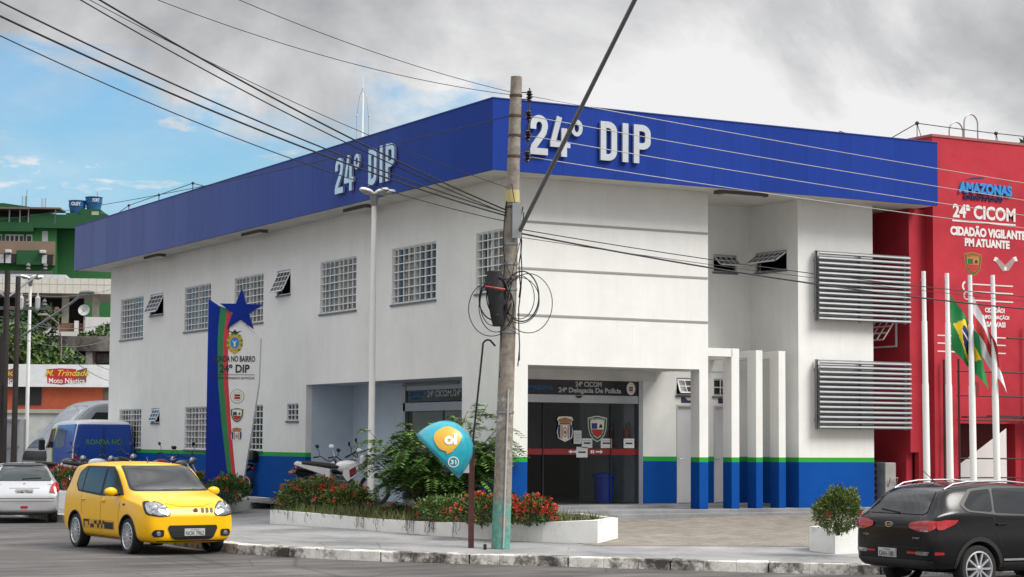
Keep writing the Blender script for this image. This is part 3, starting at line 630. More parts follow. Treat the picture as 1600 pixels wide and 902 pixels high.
# metal louvres
for z0, z1 in ((4.85, 6.44), (2.41, 3.98)):
    mb = MB(); nsl = 14; frU = (V(7.82, 0, 0), X, Z, V(0, -1, 0))
    for i in range(nsl):
        zz = z0 + (z1 - z0) * (i + .5) / nsl
        pr = [(-.10, zz + .042), (-.16, zz + .046), (-.235, zz + .015), (-.25, zz - .02), (-.235, zz - .045), (-.228, zz - .043), (-.24, zz - .018), (-.228, zz + .008), (-.158, zz + .037), (-.10, zz + .034)]
        mb.prism([(a, b_) for a, b_ in pr], (V(7.82, 0, 0), Y, Z, X), 0, 2.65)
    lv = mb.build('louvre_screen', mat('louvre_metal', (.20, .205, .22), .45, .5, var=.15), ps)
    for x in (7.86, 9.1, 10.42):
        mb = MB(); mb.box(x - .02, x + .02, -.10, -.04, z0, z1)
        if x < 10: mb.box(x - .02, x + .02, -.04, 0, z0 + .2, z0 + .25); mb.box(x - .02, x + .02, -.04, 0, z1 - .25, z1 - .2)
        mb.build('louvre_bracket', steel, lv)
# passage beside the block: corrugated gate low down and dark back wall
mb = MB(); mb.box(9.55, 11.0, 5.0, 5.1, .3, 7.57); mb.build('passage_wall', dark, ps)

# ---------------------------------------------------------------- the red building next door
redm = mat('red_wall_paint', lin('b93541'), .7, spec=.2, c2=lin('a32c37'), vs=.9)
redd = mat('red_soffit_paint', lin('7a1a22'), .6)
rb = thing('red_building', 'red painted building with white lettering and open ground floor right of the station', 'building')
YF = -.3
frQ = (V(11.1, YF, 0), X, Z, V(0, -1, 0))
mb = MB()
wall(mb, (V(11.1, YF, .3), X, Z, V(0, -1, 0)), 14, 9.27 - .3, [(.76, 2.47, 0, 2.58 - .3), (3.3, 8, 0, 2.58 - .3)], .3)
mb.box(11.1, 11.3, 0, 4.5, .3, 9.27); mb.box(24.9, 25.1, 0, 4.5, .3, 9.27); mb.box(11.3, 24.9, 4.3, 4.5, 2.6, 9.27); mb.box(10.62, 11.1, -.01, .15, 1.9, 7.57); mb.box(10.86, 11.1, -.012, .14, .3, 1.9)
mb.box(10.62, 10.80, .15, 5, .3, 7.57)
mb.build('wall', redm, rb)
mb = MB(); mb.box(11.08, 25.1, YF - .02, 4.5, 9.27, 9.33); mb.build('roof', mat('roof_edge', lin('9c5a58'), .7), rb)
mb = MB(); mb.box(11.3, 24.9, 0, 4.5, 2.60, 2.7)
P = lambda x0, x1, z0, z1: [(x0, z0), (x1, z0), (x1, z1), (x0, z1)]
mb.prism([(13.0, .4), (13.2, 1.2), (15.6, 2.6), (13.0, 2.6)], (V(0, 2.2, 0), X, Z, V(0, -1, 0)), 0, .2)
mb.box(11.31, 11.5, 1.5, 1.7, .3, 2.6); mb.build('ground_floor_soffit', redd, rb)
mb = MB(); mb.box(11.3, 25, 10, 10.1, .3, 2.9); mb.build('back_wall', white, rb)
mb = MB(); mb.box(11.32, 13.6, 3.2, 3.3, .3, 2.6); mb.build('dark_partition', dark, rb)
lw = mat('white_lettering', (.72, .68, .66), .6)
mb = MB(); mb.text('24ª CICOM', frQ, .60, 7.40, 1.96, .33, .004, .006, .035); mb.ob(frQ, .58, 2.56, 7.31, 7.35, .004, .009)
mb.text('CIDADÃO VIGILANTE', frQ, .52, 6.98, 2.36, .265, .004, .006, .055); mb.text('PM ATUANTE', frQ, .96, 6.74, 1.40, .20, .004, .006, .055)
for zz in (5.84, 5.66, 5.46): mb.ob(frQ, 1.15, 2.45, zz, zz + .03, .004, .008)
mb.text('CIDADÃO!', frQ, 1.56, 5.20, .62, .14, .004, .006, .05); mb.text('INFORMAÇÃO!', frQ, 1.46, 5.03, .86, .13, .004, .006, .05); mb.text('SALVAS!', frQ, 1.60, 4.86, .60, .13, .004, .006, .05)
for zz in (4.60, 4.42, 4.23): mb.ob(frQ, .1, 2.2, zz, zz + .03, .004, .008)
mb.build('wall_lettering', lw, rb)
mb = MB()   # phone and message symbols
frp = frQ
pts = [(.98 + .12 * math.cos(a), 5.80 + .12 * math.sin(a)) for a in [R(100 + i * 20) for i in range(8)]] + [(.98 + .07 * math.cos(a), 5.80 + .07 * math.sin(a)) for a in [R(240 - i * 20) for i in range(8)]]
mb.prism(pts, frQ, .004, .008)
ring = [(1.0 + .10 * math.cos(2 * math.pi * i / 20), 5.58 + .10 * math.sin(2 * math.pi * i / 20)) for i in range(20)]
for i in range(20):
    a, b_ = ring[i], ring[(i + 1) % 20]; c = lambda p: (1.0 + (p[0] - 1.0) * .8, 5.58 + (p[1] - 5.58) * .8); mb.prism([a, b_, c(b_), c(a)], frQ, .004, .008)
mb.prism([(.96 + .05 * math.cos(a), 5.58 + .07 * math.sin(a)) for a in [R(100 + i * 20) for i in range(8)]] + [(.96 + .02 * math.cos(a), 5.58 + .04 * math.sin(a)) for a in [R(240 - i * 20) for i in range(8)]], frQ, .004, .008)
mb.build('contact_symbols', lw, rb)
mb = MB(); mb.text('AMAZONAS', frQ, .76, 8.0, 1.66, .26, .004, .05, .05); mb.build('logo_letters', mat('logo_bright_blue', lin('2a86c8'), .5), rb)
mb = MB(); mb.text('GOVERNO DO ESTADO', frQ, .92, 7.86, 1.22, .10, .004, .03, .01)
mb.prism([(1.0, 8.32), (1.25, 8.40), (1.6, 8.42), (1.55, 8.38), (1.25, 8.35)], frQ, .002, .006); mb.build('logo_letters', mat('logo_navy', lin('2a2f5e'), .5), rb)
mb = MB(); shield(mb, frQ, 1.21, 6.33, .54, .56, .004, 'police'); mb.build('wall_badge', [EM[0], EM[5], mat('em_olive', lin('4c5a20'), .5), EM[3], EM[2], EM[5]], rb)
mb = MB()   # clasped hands emblem: two sleeves meeting in a V, with a knot of fingers
mb.prism([(1.88, 6.46), (1.97, 6.52), (2.24, 6.34), (2.26, 6.22), (2.14, 6.20)], frQ, .003, .006)
mb.prism([(2.56, 6.50), (2.47, 6.55), (2.20, 6.34), (2.18, 6.21), (2.32, 6.22)], frQ, .0035, .0065)
mb.build('handshake_emblem', mat('hand_grey', lin('a08a84'), .6), rb)
mb = MB(); mb.prism([(1.84, 6.44), (1.90, 6.54), (2.0, 6.51), (1.92, 6.43)], frQ, .007, .009); mb.prism([(2.62, 6.47), (2.56, 6.58), (2.46, 6.55), (2.53, 6.46)], frQ, .007, .009); mb.disc(frQ, 2.22, 6.27, .05, .008, 12)
mb.build('emblem_cuffs', lw, rb)
# awning window in the dark side wall
def awn_red():
    fr = (V(10.60, 1.35, 4.35), V(0, -1, 0), Z, V(-1, 0, 0)); W_, H_ = .95, .65
    mb = MB()
    for a0, a1, b0, b1 in ((0, W_, 0, .04), (0, W_, H_ - .04, H_), (0, .04, .04, H_ - .04), (W_ - .04, W_, .04, H_ - .04)): mb.ob(fr, a0, a1, b0, b1, 0, .04)
    wn = mb.build('awning_window', metalw, rb)
    d = (-Z * math.cos(R(38)) + V(-1, 0, 0) * math.sin(R(38))); top = fr[0] + Z * H_ + V(-.05, 0, 0); fr2 = (top, fr[1], d, fr[1].cross(d)); mb = MB()
    for i in range(5): a = W_ * i / 4; mb.ob(fr2, a - .014, a + .014, 0, .62, -.01, .01)
    for j in range(4): mb.ob(fr2, 0, W_, .62 * j / 3 - .014, .62 * j / 3 + .014, -.012, .012)
    mb.build('sash', metalw, wn)
awn_red()
# roof access hoops and security wire
mb = MB()
for x0, h in ((13.66, .62), (14.15, .86)):
    pts = [V(x0, 2, 9.3), V(x0, 2, 9.3 + h)] + [V(x0 + .225 - .225 * math.cos(a), 2, 9.3 + h + .24 * math.sin(a)) for a in [math.pi * i / 10 for i in range(1, 10)]] + [V(x0 + .45, 2, 9.3 + h), V(x0 + .45, 2, 9.3)]
    mb.tube(pts, .018, 6)
tag(mb.build('roof_ladder_rail', steel, smooth=True), 'two curved metal ladder hoops standing on the red building roof', 'ladder rail')
sw = thing('security_wire', 'black security wire on short stands running along the red roof edge', 'wire', (11.2, .2, 9.33))
pp = [V(-2.3, 1, -.3), V(-1.7, .9, .12), V(-.85, .7, -.15), V(-.45, .5, .02), V(.05, .2, .36), V(1.0, .3, .36), V(2.6, .6, .40), V(4.2, .6, .40), V(5.1, .6, .30), V(6.5, .6, .38)]
sm2 = []
for i in range(len(pp) - 1):
    for k in range(6): sm2.append(pp[i].lerp(pp[i+1], sstep(0, 1, k / 6) * .5 + k / 12) if True else None)
mb = MB(); mb.tube(sm2, .012, 5); mb.build('wire_strand', wirem, sw)
for p in (pp[2] + V(-.2, 0, .1), pp[4], pp[6] + V(.3, 0, 0), pp[8]):
    mb = MB(); mb.bar((p.x, p.y, -.02), p, .015); mb.bar((p.x + .15, p.y, -.02), p, .012); mb.ball(p, .05, n=8, m=5); mb.build('stand', wirem, sw)
# two thin wires lines and insulator stands above the left fascia
sw = thing('security_wire', 'thin security wire on short stands above the far end of the blue fascia', 'wire', (-.6, 18, 9.05))
ps_ = [V(0, 6.5, .05), V(0, 5.2, .22), V(0, 2.4, .25), V(0, -.5, .28), V(0, -1.8, .02)]
mb = MB(); mb.tube(ps_, .012, 5); mb.build('wire_strand', wirem, sw)
for p in ps_[1:4]: mb = MB(); mb.bar((0, p.y, 0), p, .02); mb.ball(p, .045, n=8, m=5); mb.build('stand', wirem, sw)
# scaffold in front of the red ground floor
scf = thing('scaffold', 'rusty pipe scaffold with one plank deck against the red wall', 'scaffold', (11.5, -.9, .35))
mb = MB()
for dy in (0, .5): mb.tube([(-.2, dy, 0), (-.2, dy, 3.7)], .025, 6); mb.tube([(2.35, dy, 0), (2.35, dy, 4.6)], .025, 6)
mb.build('upright', mat('scaffold_dark', lin('2c1d1d'), .7), scf)
mb = MB()
for x in (2.0, 4.4):
    mb.tube([(x, .1, 0), (x, .1, 4.7)], .025, 6)
mb.build('upright', mat('scaffold_ochre', lin('8a5a1c'), .7), scf)
mb = MB()
for x0, x1, zz in ((1.3, 6, 4.22), (-.25, 6, 3.42), (-.25, 6, 2.86), (-.25, 6, 2.30), (-.25, 6, 1.42), (-.3, 6, .98)): mb.tube([(x0, 0, zz), (x1, 0, zz - .02)], .018, 6)
mb.build('ledger', MATS['scaffold_dark'], scf)
mb = MB(); rr = random.Random(3)
for k in range(5): mb.cbox((1.0 + k * .85 + rr.uniform(-.2, .2), .1 + (k % 3) * .15, 2.37 + .03 * (k % 2)), 1.7, .2, .035, rr.uniform(-.03, .03))
mb.build('plank', mat('dirty_plank', lin('4a3436'), .9, var=.4), scf)
mb = MB(); mb.cbox((.25, -.03, 3.0), .22, .05, .36); tag(mb.build('red_cloth', redd), 'small dark red cloth hanging from the scaffold', 'cloth'); bpy.data.objects['red_cloth'].location = (11.5, -.9, .35)
# corrugated gate and grey post in the passage
mb = MB()
for k in range(9): mb.prism([(0, .35 + k * .15), (.05, .42 + k * .15), (0, .5 + k * .15)], (V(9.56, .9, 0), V(0, -1, 0), Z, X), 0, 1.05)
tag(mb.build('roller_gate', mat('grey_sheet', (.10, .10, .105), .5, .3)), 'dark grey ribbed metal gate closing the passage under the louvres', 'gate')
gp = thing('gate_post', 'short grey concrete post with a bent metal handle in the passage', 'post', (10.15, .3, .36))
mb = MB(); mb.cbox((0, 0, .65), .32, .32, 1.3); mb.build('post', conc, gp, bevel=.02)
mb = MB(); mb.tube([(-.08, -.17, .75), (-.08, -.24, .95), (.14, -.24, .95), (.14, -.17, .75)], .012, 6); mb.build('handle', steel, gp)
# bits inside the ground floor: a dark parked bulk and a leafy plant are seen there
# bin and extinguishers in the lobby
bn = thing('waste_bin', 'blue plastic waste bin standing inside the glass entrance', 'bin', (3.68, 2.25, .72))
mb = MB(); mb.lathe([(.01, 0), (.19, 0), (.215, .3), (.24, .60), (.245, .60)], n=20); mb.build('body', mat('bin_blue', lin('0b3fb0'), .4), bn, smooth=True)
mb = MB(); mb.lathe([(.235, .58), (.265, .59), (.27, .64), (.24, .66), (.01, .70)], n=20); mb.build('lid', MATS['bin_blue'], bn, smooth=True)
for k, (yy, zz, l) in enumerate(((2.32, 1.92, 'red fire extinguisher on the lobby wall, nearer the door glass'), (3.02, 1.90, 'red fire extinguisher on the lobby wall, farther from the door glass'))):
    e = thing('fire_extinguisher', l, 'fire extinguisher', (4.33, yy, zz), group='fire extinguishers on the lobby wall')
    mb = MB(); mb.lathe([(.01, 0), (.075, .01), (.08, .05), (.08, .40), (.05, .47), (.025, .5)], n=14); mb.build('cylinder', mat('ext_red', lin('b01518'), .3), e, smooth=True)
    mb = MB(); mb.lathe([(.025, .5), (.03, .56), (.01, .58)], n=8); mb.tube([(0, 0, .55), (0, -.12, .62), (0, -.14, .45), (0, -.10, .2)], .012, 6); mb.build('hose', black, e)
# lightning mast on the station roof
lm = thing('lightning_mast', 'slim white lightning mast with two guy wires on the station roof', 'mast', (3.6, 15.2, 8.85))
mb = MB(); mb.tube([(0, 0, 0), (0, 0, 3.1)], [.035, .022], 6); mb.tube([(0, 0, 3.1), (0, 0, 3.55)], .008, 5); mb.build('pole', white, lm)
for s in (-1, 1):
    mb = MB(); q = Vector((.874, -.485, 0)) * s * .17; mb.tube([q, q + Z * 2.45, q * .55 + Z * 3.0, V(0, 0, 3.25)], .008, 5); mb.ball(q + Z * 2.45, .03, n=6, m=4); mb.build('guy_wire', steel, lm)

# ---------------------------------------------------------------- totem sign
RT = V(.874240, -.485495, 0); FW = V(.485495, .874240, 0)
rz_view = math.atan2(RT.y, RT.x)
ts = .01576
tt_ = thing('totem_sign', 'tall white totem sign with blue star and blue, green and red curved bands', 'sign', (-2.58, 10.72, .5), rz_view)
frM = (V(0, 0, 0), X, Z, V(0, -1, 0))
A_ = lambda px: (px - 306) * ts
B_ = lambda py: (745 - py) * ts + .70
pw = mat('totem_white', (.80, .80, .79), .45, var=.08); tb = mat('totem_blue', lin('0a2c8a'), .5, spec=.15); tg_ = mat('totem_green', lin('1c7a48'), .45); trd = mat('totem_red', lin('c8313a'), .45)
out_ = [(306, 469), (322, 480), (350, 496), (388, 530), (386.5, 600), (377, 670), (366, 745), (362, 789), (306, 789)]
mb = MB(); mb.prism([(A_(x), B_(y)) for x, y in out_], frM, -.30, 0); mb.build('panel', pw, tt_)
c1 = [(480, 325), (510, 322), (540, 321), (600, 323), (660, 329), (720, 337), (789, 346)]
c2 = [(484, 336), (510, 332), (540, 330), (600, 332), (660, 338), (720, 344.5), (789, 353)]
c3 = [(492, 344), (510, 340), (540, 337.5), (600, 339), (660, 344), (720, 350), (789, 359)]
mk = lambda l, r: [(A_(x), B_(y)) for y, x in l] + [(A_(x), B_(y)) for y, x in reversed(r)]
mb = MB(); mb.prism([(A_(306) - .004, B_(468.5)), (A_(306) - .004, B_(790))] + [(A_(x), B_(y)) for y, x in reversed(c1)] + [(A_(322), B_(479.5))], frM, -.302, .004); mb.build('blue_band', tb, tt_)
mb = MB(); mb.prism(mk(c1, c2), frM, .001, .0045); mb.build('green_band', tg_, tt_)
mb = MB(); mb.prism(mk(c2, c3), frM, .001, .005); mb.build('red_band', trd, tt_)
cx_, cy_ = A_(357), B_(487); st = []
for i in range(10):
    r_ = .55 if i % 2 == 0 else .215; a = math.pi / 2 + i * math.pi / 5 - .02; st.append((cx_ + r_ * math.cos(a), cy_ + r_ * math.sin(a)))
mb = MB(); mb.prism(st, frM, -.1, .05); mb.build('star', tb, tt_)
mb = MB(); ink = mat('totem_ink', (.02, .02, .022), .5)
mb.text('RONDA NO BAIRRO', frM, A_(315.5), B_(567), 65 * ts, 9.5 * ts, .006, .004, .02); mb.text('24º DIP', frM, A_(325), B_(584), 47 * ts, 13 * ts, .006, .004, .03); mb.text('DISTRITO INTEGRADO DE POLÍCIA', frM, A_(315), B_(594), 65 * ts, 4.2 * ts, .006, .004, .005)
mb.ob(frM, A_(315), A_(380), B_(587.4), B_(586.8), .006, .009); mb.build('sign_lettering', ink, tt_)
mb = MB(); mb.mi = 2
cx_, cy_ = A_(348), B_(537)
for i in range(22):
    a = 2 * math.pi * i / 22; mb.mi = 2 if i % 2 else 5; mb.disc(frM, cx_ + .165 * math.cos(a), cy_ + .22 * math.sin(a), .042, .006 + .0005 * (i % 3), 8)
mb.mi = 5; mb.disc(frM, cx_, cy_, .15, .008, 20, .19); mb.mi = 4; mb.disc(frM, cx_, cy_, .115, .0095, 20, .14)
mb.mi = 1; mb.prism([(cx_ - .07, cy_ + .06), (cx_ - .02, cy_), (cx_ - .015, cy_ - .1), (cx_ + .015, cy_ - .1), (cx_ + .02, cy_), (cx_ + .07, cy_ + .06), (cx_, cy_ + .02)], frM, .0105, .0115)
mb.mi = 0; mb.prism([(cx_ - .18, cy_ + .30), (cx_ - .05, cy_ + .27), (cx_, cy_ + .33), (cx_ + .05, cy_ + .27), (cx_ + .18, cy_ + .30), (cx_ + .04, cy_ + .22), (cx_ - .04, cy_ + .22)], frM, .006, .0075)
mb.mi = 5; mb.prism([(cx_ - .1, cy_ - .2), (cx_ + .1, cy_ - .2), (cx_, cy_ - .3)], frM, .006, .0075)
mb.build('coat_of_arms', [EM[0], EM[1], mat('arms_green', lin('3f8a3a'), .5), EM[3], mat('arms_blue', lin('2d86c4'), .5), mat('arms_gold', lin('c9a63a'), .5)], tt_)
mb = MB(); shield(mb, frM, A_(353.5), B_(621), 22 * ts, 22 * ts, .006, 'round'); mb.build('badge', EM, tt_)
mb = MB(); shield(mb, frM, A_(353.5), B_(650.5), 21 * ts, 24 * ts, .006, 'police'); mb.build('badge', EM, tt_)
mb = MB(); shield(mb, frM, A_(353.5), B_(680), 18 * ts, 23 * ts, .006, 'civil'); mb.build('badge', EM, tt_)

# ---------------------------------------------------------------- planters
plm, t, b = nodes_mat('planter_whitewash', .85)
co = tn(t, 'ShaderNodeTexCoord').outputs['Object']
g = tn(t, 'ShaderNodeTexNoise', {'Vector': co, 'Scale': 2.2, 'Detail': 9, 'Roughness': .78}).outputs[0]
mp = tn(t, 'ShaderNodeMapping', {'Vector': co, 'Scale': (2.3, 1.7, 1.2)}).outputs[0]
g2 = tn(t, 'ShaderNodeTexNoise', {'Vector': mp, 'Scale': 2, 'Detail': 6, 'Roughness': .7}).outputs[0]
c = tramp(t, g, [(.27, (.10, .09, .08)), (.33, (.50, .49, .46)), (.42, (.72, .72, .70)), (.7, (.80, .80, .78))])
c = tmix(t, .5, c, tramp(t, g2, [(.30, (.6, .57, .53)), (.42, (1, 1, 1))]), 'MULTIPLY')
t.links.new(c, b.inputs['Base Color']); tbump(t, b, g, .4)
soilm = mat('soil', (.07, .05, .035), .95, var=.5, vs=6, bump=.6)
def planter(name, label, pts, tops, th=.14, soil=-.08):
    root = thing(name, label, 'planter', (pts[0][0], pts[0][1], 0)); k = len(pts); o = V(pts[0][0], pts[0][1])
    c = V(sum(p[0] for p in pts) / k, sum(p[1] for p in pts) / k)
    P2 = [V(*p) for p in pts]; inn = []
    for i in range(k):
        a, b_, d = P2[i - 1], P2[i], P2[(i + 1) % k]; e1 = (b_ - a).normalized(); e2 = (d - b_).normalized()
        n1 = V(-e1.y, e1.x); n2 = V(-e2.y, e2.x); bis = (n1 + n2).normalized(); inn.append(b_ + bis * th / max(.4, bis.dot(n1)))
    mb = MB()
    for i in range(k):
        j = (i + 1) % k; a, b_, a2, b2 = P2[i] - o, P2[j] - o, inn[i] - o, inn[j] - o; z0 = .0; ta, tb_ = tops[i], tops[j]
        mb.hexa([(a.x, a.y, z0), (b_.x, b_.y, z0), (b2.x, b2.y, z0), (a2.x, a2.y, z0), (a.x, a.y, ta), (b_.x, b_.y, tb_), (b2.x, b2.y, tb_), (a2.x, a2.y, ta)])
    mb.build('planter_wall', plm, root)
    mb = MB(); mb.add([(p.x - o.x, p.y - o.y, tops[i] + soil) for i, p in enumerate(inn)], [tuple(range(k))]); mb.build('soil', soilm, root)
    return root
pl1 = [(-3.4, 4.5), (-3.12, 2.0), (-2.9, -.3), (-2.62, -1.9), (-2.2, -3.2), (-1.55, -4.1), (-.8, -4.8), (.2, -3.9), (1.2, -.9), (.2, 1.5), (-.9, 4.1), (-2.2, 5.3)]
planter('planter_bed', 'long curved whitewashed planter bed of red flowering shrubs beside the utility pole', pl1, [.58, .56, .54, .55, .58, .62, .67, .67, .64, .6, .58, .58])
planter('planter_box', 'small square white planter with one round shrub by the black car', [(2.05, -7.35), (1.95, -8.2), (3.0, -8.15), (3.2, -6.9)], [.62, .62, .62, .62])
planter('planter_bed', 'low white planter bed around the base of the totem sign', [(-5.0, 16.6), (-4.6, 12.5), (-3.9, 9.9), (-3.0, 9.0), (-1.0, 10.4), (-1.6, 12.6), (-3.4, 16.8)], [.72, .70, .66, .66, .66, .7, .72])

# ---------------------------------------------------------------- greenery
leafA = mat('leaf_bright', (.10, .19, .03), .55, var=.4, vs=8); leafB = mat('leaf_mid', (.055, .12, .02), .55, var=.4, vs=8); leafC = mat('leaf_dark', (.022, .055, .012), .6, var=.4, vs=8)
leafY = mat('leaf_olive', (.17, .19, .04), .6, var=.4, vs=8); flow = mat('ixora_red', (.62, .035, .02), .5, c2=(.45, .02, .015), vs=9); flow2 = mat('ixora_orange', (.75, .12, .03), .5, c2=(.55, .06, .02), vs=9)
barkm = mat('bark', (.10, .075, .055), .9, var=.4, vs=8, bump=.5)
def leafquad(mb, p, d, n, l, w_):
    s = d.cross(n).normalized() * w_ / 2; mb.add([p, p + d * l * .45 + s + n * l * .06, p + d * l, p + d * l * .45 - s + n * l * .06], [(0, 1, 2, 3)])
def rdir(r): 
    while True:
        v = V(r.uniform(-1, 1), r.uniform(-1, 1), r.uniform(-1, 1))
        if .05 < v.length < 1: return v.normalized()
def lump(p, s, seed): return noise.noise(p * s + V(seed, seed * 1.7, seed * .3))
def bush(label, loc, rx, ry, h, nl, nf, seed, ls=.075, group=None, name='flowering_shrub', mats=None, rz=0, olive=.15):
    r = random.Random(seed); root = thing(name, label, 'shrub', loc, rz, group); mb = MB()
    for i in range(9):
        a = r.uniform(0, 6.28); e = V(math.cos(a) * rx * .5, math.sin(a) * ry * .5, h * .7); mb.tube([(e.x * .1, e.y * .1, -.02), e * .5 + V(0, 0, .05), e], [.014, .01, .006], 5)
    mb.build('stem', barkm, root); mb = MB(); tips = []
    for i in range(nl):
        d = rdir(r); d.z = abs(d.z) if r.random() < .55 else d.z * .7 ; q = d.copy(); rad = (1 + .34 * lump(q, 2.3, seed) + .18 * lump(q, 6, seed)) * r.uniform(.52, 1.0) ** .5
        p = V(q.x * rx * rad, q.y * ry * rad, max(.0, h * .42 + q.z * h * .58 * rad)); o = (q + rdir(r) * .75 + Z * .3).normalized(); n = (q + rdir(r) * .6).normalized()
        if abs(o.dot(n)) > .95: continue
        t_ = r.random(); mb.mi = 3 if t_ < olive else (0 if t_ < .45 else (1 if t_ < .8 else 2)); leafquad(mb, p, o, n, ls * r.uniform(.7, 1.3), ls * .45)
        if rad > .86: tips.append((p, q))
    mb.mi = 0; mb.build('foliage', mats or [leafA, leafB, leafC, leafY], root, fix=False)
    if nf:
        mb = MB(); r.shuffle(tips)
        for p, q in tips[:nf]:
            if q.z < -.3: continue
            mb.mi = 0 if r.random() < .7 else 1
            for k in range(22):
                o = rdir(r); o = (o + q * .9).normalized(); c = p + q * .03 + o * r.uniform(.01, .055); n = rdir(r)
                if abs(o.dot(n)) > .9: continue
                leafquad(mb, c, o, n, .035, .028)
        mb.mi = 0; mb.build('flower_heads', [flow, flow2], root, fix=False)
    return root
shr = 'flowering shrubs in the planters'
bush('olive green flowering shrub at the left end of the long planter', (-2.458, 4.316, 0.500), .80, .6, .74, 6000, 44, 11, group=shr, olive=.35)
bush('bushy flowering shrub left of the white lamp post', (-2.025, 3.388, 0.500), .60, .55, .62, 4600, 30, 12, group=shr, olive=.4)
bush('low red flowering shrub just right of the phone post', (-2.290, -3.099, 0.550), .50, .5, .55, 3000, 44, 13, group=shr)
bush('bright red flowering shrub right of the utility pole', (-1.697, -3.885, 0.570), .50, .42, .48, 3600, 110, 14, group=shr)
bush('dark flowering shrub behind the blue phone hood', (-2.189, -1.553, 0.520), .62, .6, .50, 3200, 16, 15, group=shr)
bush('small red flowered shrub low beside the motorcycle wheel', (-1.765, 1.528, 0.500), .30, .4, .22, 900, 16, 19, group=shr)
bush('round green shrub in the small white planter box', (1.625, -8.704, 0.550), .38, .38, .80, 6500, 6, 16, group=shr, ls=.06, mats=[leafA, leafY, leafB, leafY])
bush('dark green flowering shrub at the foot of the totem sign', (-2.648, 8.996, 0.600), .52, .5, .62, 3800, 26, 17, group=shr, olive=0)
bush('reddish flowering shrub hidden behind the yellow car bonnet', (-2.326, 11.791, 0.600), .7, .5, .62, 3000, 42, 18, group=shr)
bush('long red flowering hedge shrub between the silver and yellow cars', (-4.024, 17.081, 0.620), 1.05, .6, .68, 4800, 190, 20, group=shr)
bush('red flowering shrub farther along behind the yellow car roof', (-2.921, 16.468, 0.620), .9, .5, .62, 3000, 100, 21, group=shr)
# feathery tall shrub with drooping compound leaves
fs = thing('feathery_shrub', 'tall feathery green shrub arching behind the blue phone hood', 'shrub', (-1.635, 0.313, 0.500))
r = random.Random(5); mb = MB(); ml = MB(); 
leafF = mat('feather_leaf', (.22, .40, .08), .5, c2=(.05, .13, .03), vs=3); leafF2 = mat('feather_leaf_dark', (.11, .23, .05), .5, var=.4)
cl_ = []
rr = random.Random(8)
for k in range(56):
    sgn = rr.choice((-1, 1)); sx = rr.uniform(-.85, 1.55); top = rr.uniform(.9, 2.05) - abs(sx) * .22; cl_.append((V(rr.uniform(-.25, .25), rr.uniform(-.2, .2), 0), RT * sx + FW * rr.uniform(-.9, .9) + Z * top))
for x_, z_ in ((1.15, 2.35), (.75, 2.2), (1.45, 1.95), (-1.2, 1.75), (-.8, 1.65), (-1.35, 1.35), (.4, 1.9), (1.6, 1.55)): cl_.append((V(0, 0, 0), RT * x_ + FW * rr.uniform(-.4, .4) + Z * z_))
for b0, e in cl_:
    mid = (b0 + e) * .5 + Z * .25; pts = [b0.lerp(mid, i / 5).lerp(mid.lerp(e, i / 5), i / 5) for i in range(6)]
    mb.tube(pts, [.022, .018, .014, .011, .008, .005], 5)
    for q in range(12):
        t_ = rr.uniform(.42, 1.0); i = min(4, int(t_ * 5)); o = pts[i].lerp(pts[i + 1], t_ * 5 - i)
        d = (rdir(rr) + V(e.x, e.y, 0).normalized() * .6); d.z = rr.uniform(-.1, .6); d.normalize(); L_ = rr.uniform(.35, .62); st_ = []
        for s in range(10):
            f = s / 9; st_.append(o + d * L_ * f - Z * .26 * f * f)
        mb.tube(st_[::3], .004, 3, cap=False)
        side = d.cross(Z).normalized()
        ml.mi = 0 if rr.random() < .65 else 1
        for s in range(2, 10):
            for sg in (-1, 1):
                pd = (side * sg + d * .45 - Z * rr.uniform(.1, .5)).normalized(); l_ = .18 * (1 - .35 * abs(s - 5) / 5)
                leafquad(ml, st_[s], pd, Z, l_, .06)
                leafquad(ml, st_[s] + pd * .03, (pd + d * .5).normalized(), Z, l_ * .7, .03)
mb.build('stem', barkm, fs); ml.mi = 0; ml.build('foliage', [leafF, leafF2], fs, fix=False)
# grass and ground cover in the bed
from mathutils.geometry import intersect_point_line
def inpoly(x, y, pts):
    c = False; j = len(pts) - 1
    for i in range(len(pts)):
        if (pts[i][1] > y) != (pts[j][1] > y) and x < (pts[j][0] - pts[i][0]) * (y - pts[i][1]) / (pts[j][1] - pts[i][1]) + pts[i][0]: c = not c
        j = i
    return c
mb = MB(); r = random.Random(9); n_ = 0
while n_ < 9000:
    x, y = r.uniform(-3.5, 1.3), r.uniform(-4.8, 5.4)
    if not inpoly(x, y, pl1): continue
    if lump(V(x, y, 0), 1.1, 3) < -.25 or (y < -3.2 and r.random() < .8): continue
    n_ += 1; z0 = .49 + (.08 if y < -2.5 else 0); h_ = r.uniform(.07, .30) * (1.2 if y > -1 else .9); d = V(r.uniform(-.7, .7), r.uniform(-.7, .7), 1).normalized(); s = V(r.uniform(-1, 1), r.uniform(-1, 1), 0).normalized() * .010
    mb.mi = r.choice((0, 1, 1, 2)); p = V(x, y, z0); mb.add([p - s, p + s, p + d * h_], [(0, 1, 2)])
mb.mi = 0; tag(mb.build('grass', [leafY, leafB, mat('dry_grass', (.20, .16, .07), .8)], fix=False), 'rough grass and weeds filling the long planter bed', 'grass', kind='stuff')
mb = MB(); r = random.Random(19)      # dry stems hanging over the planter rim
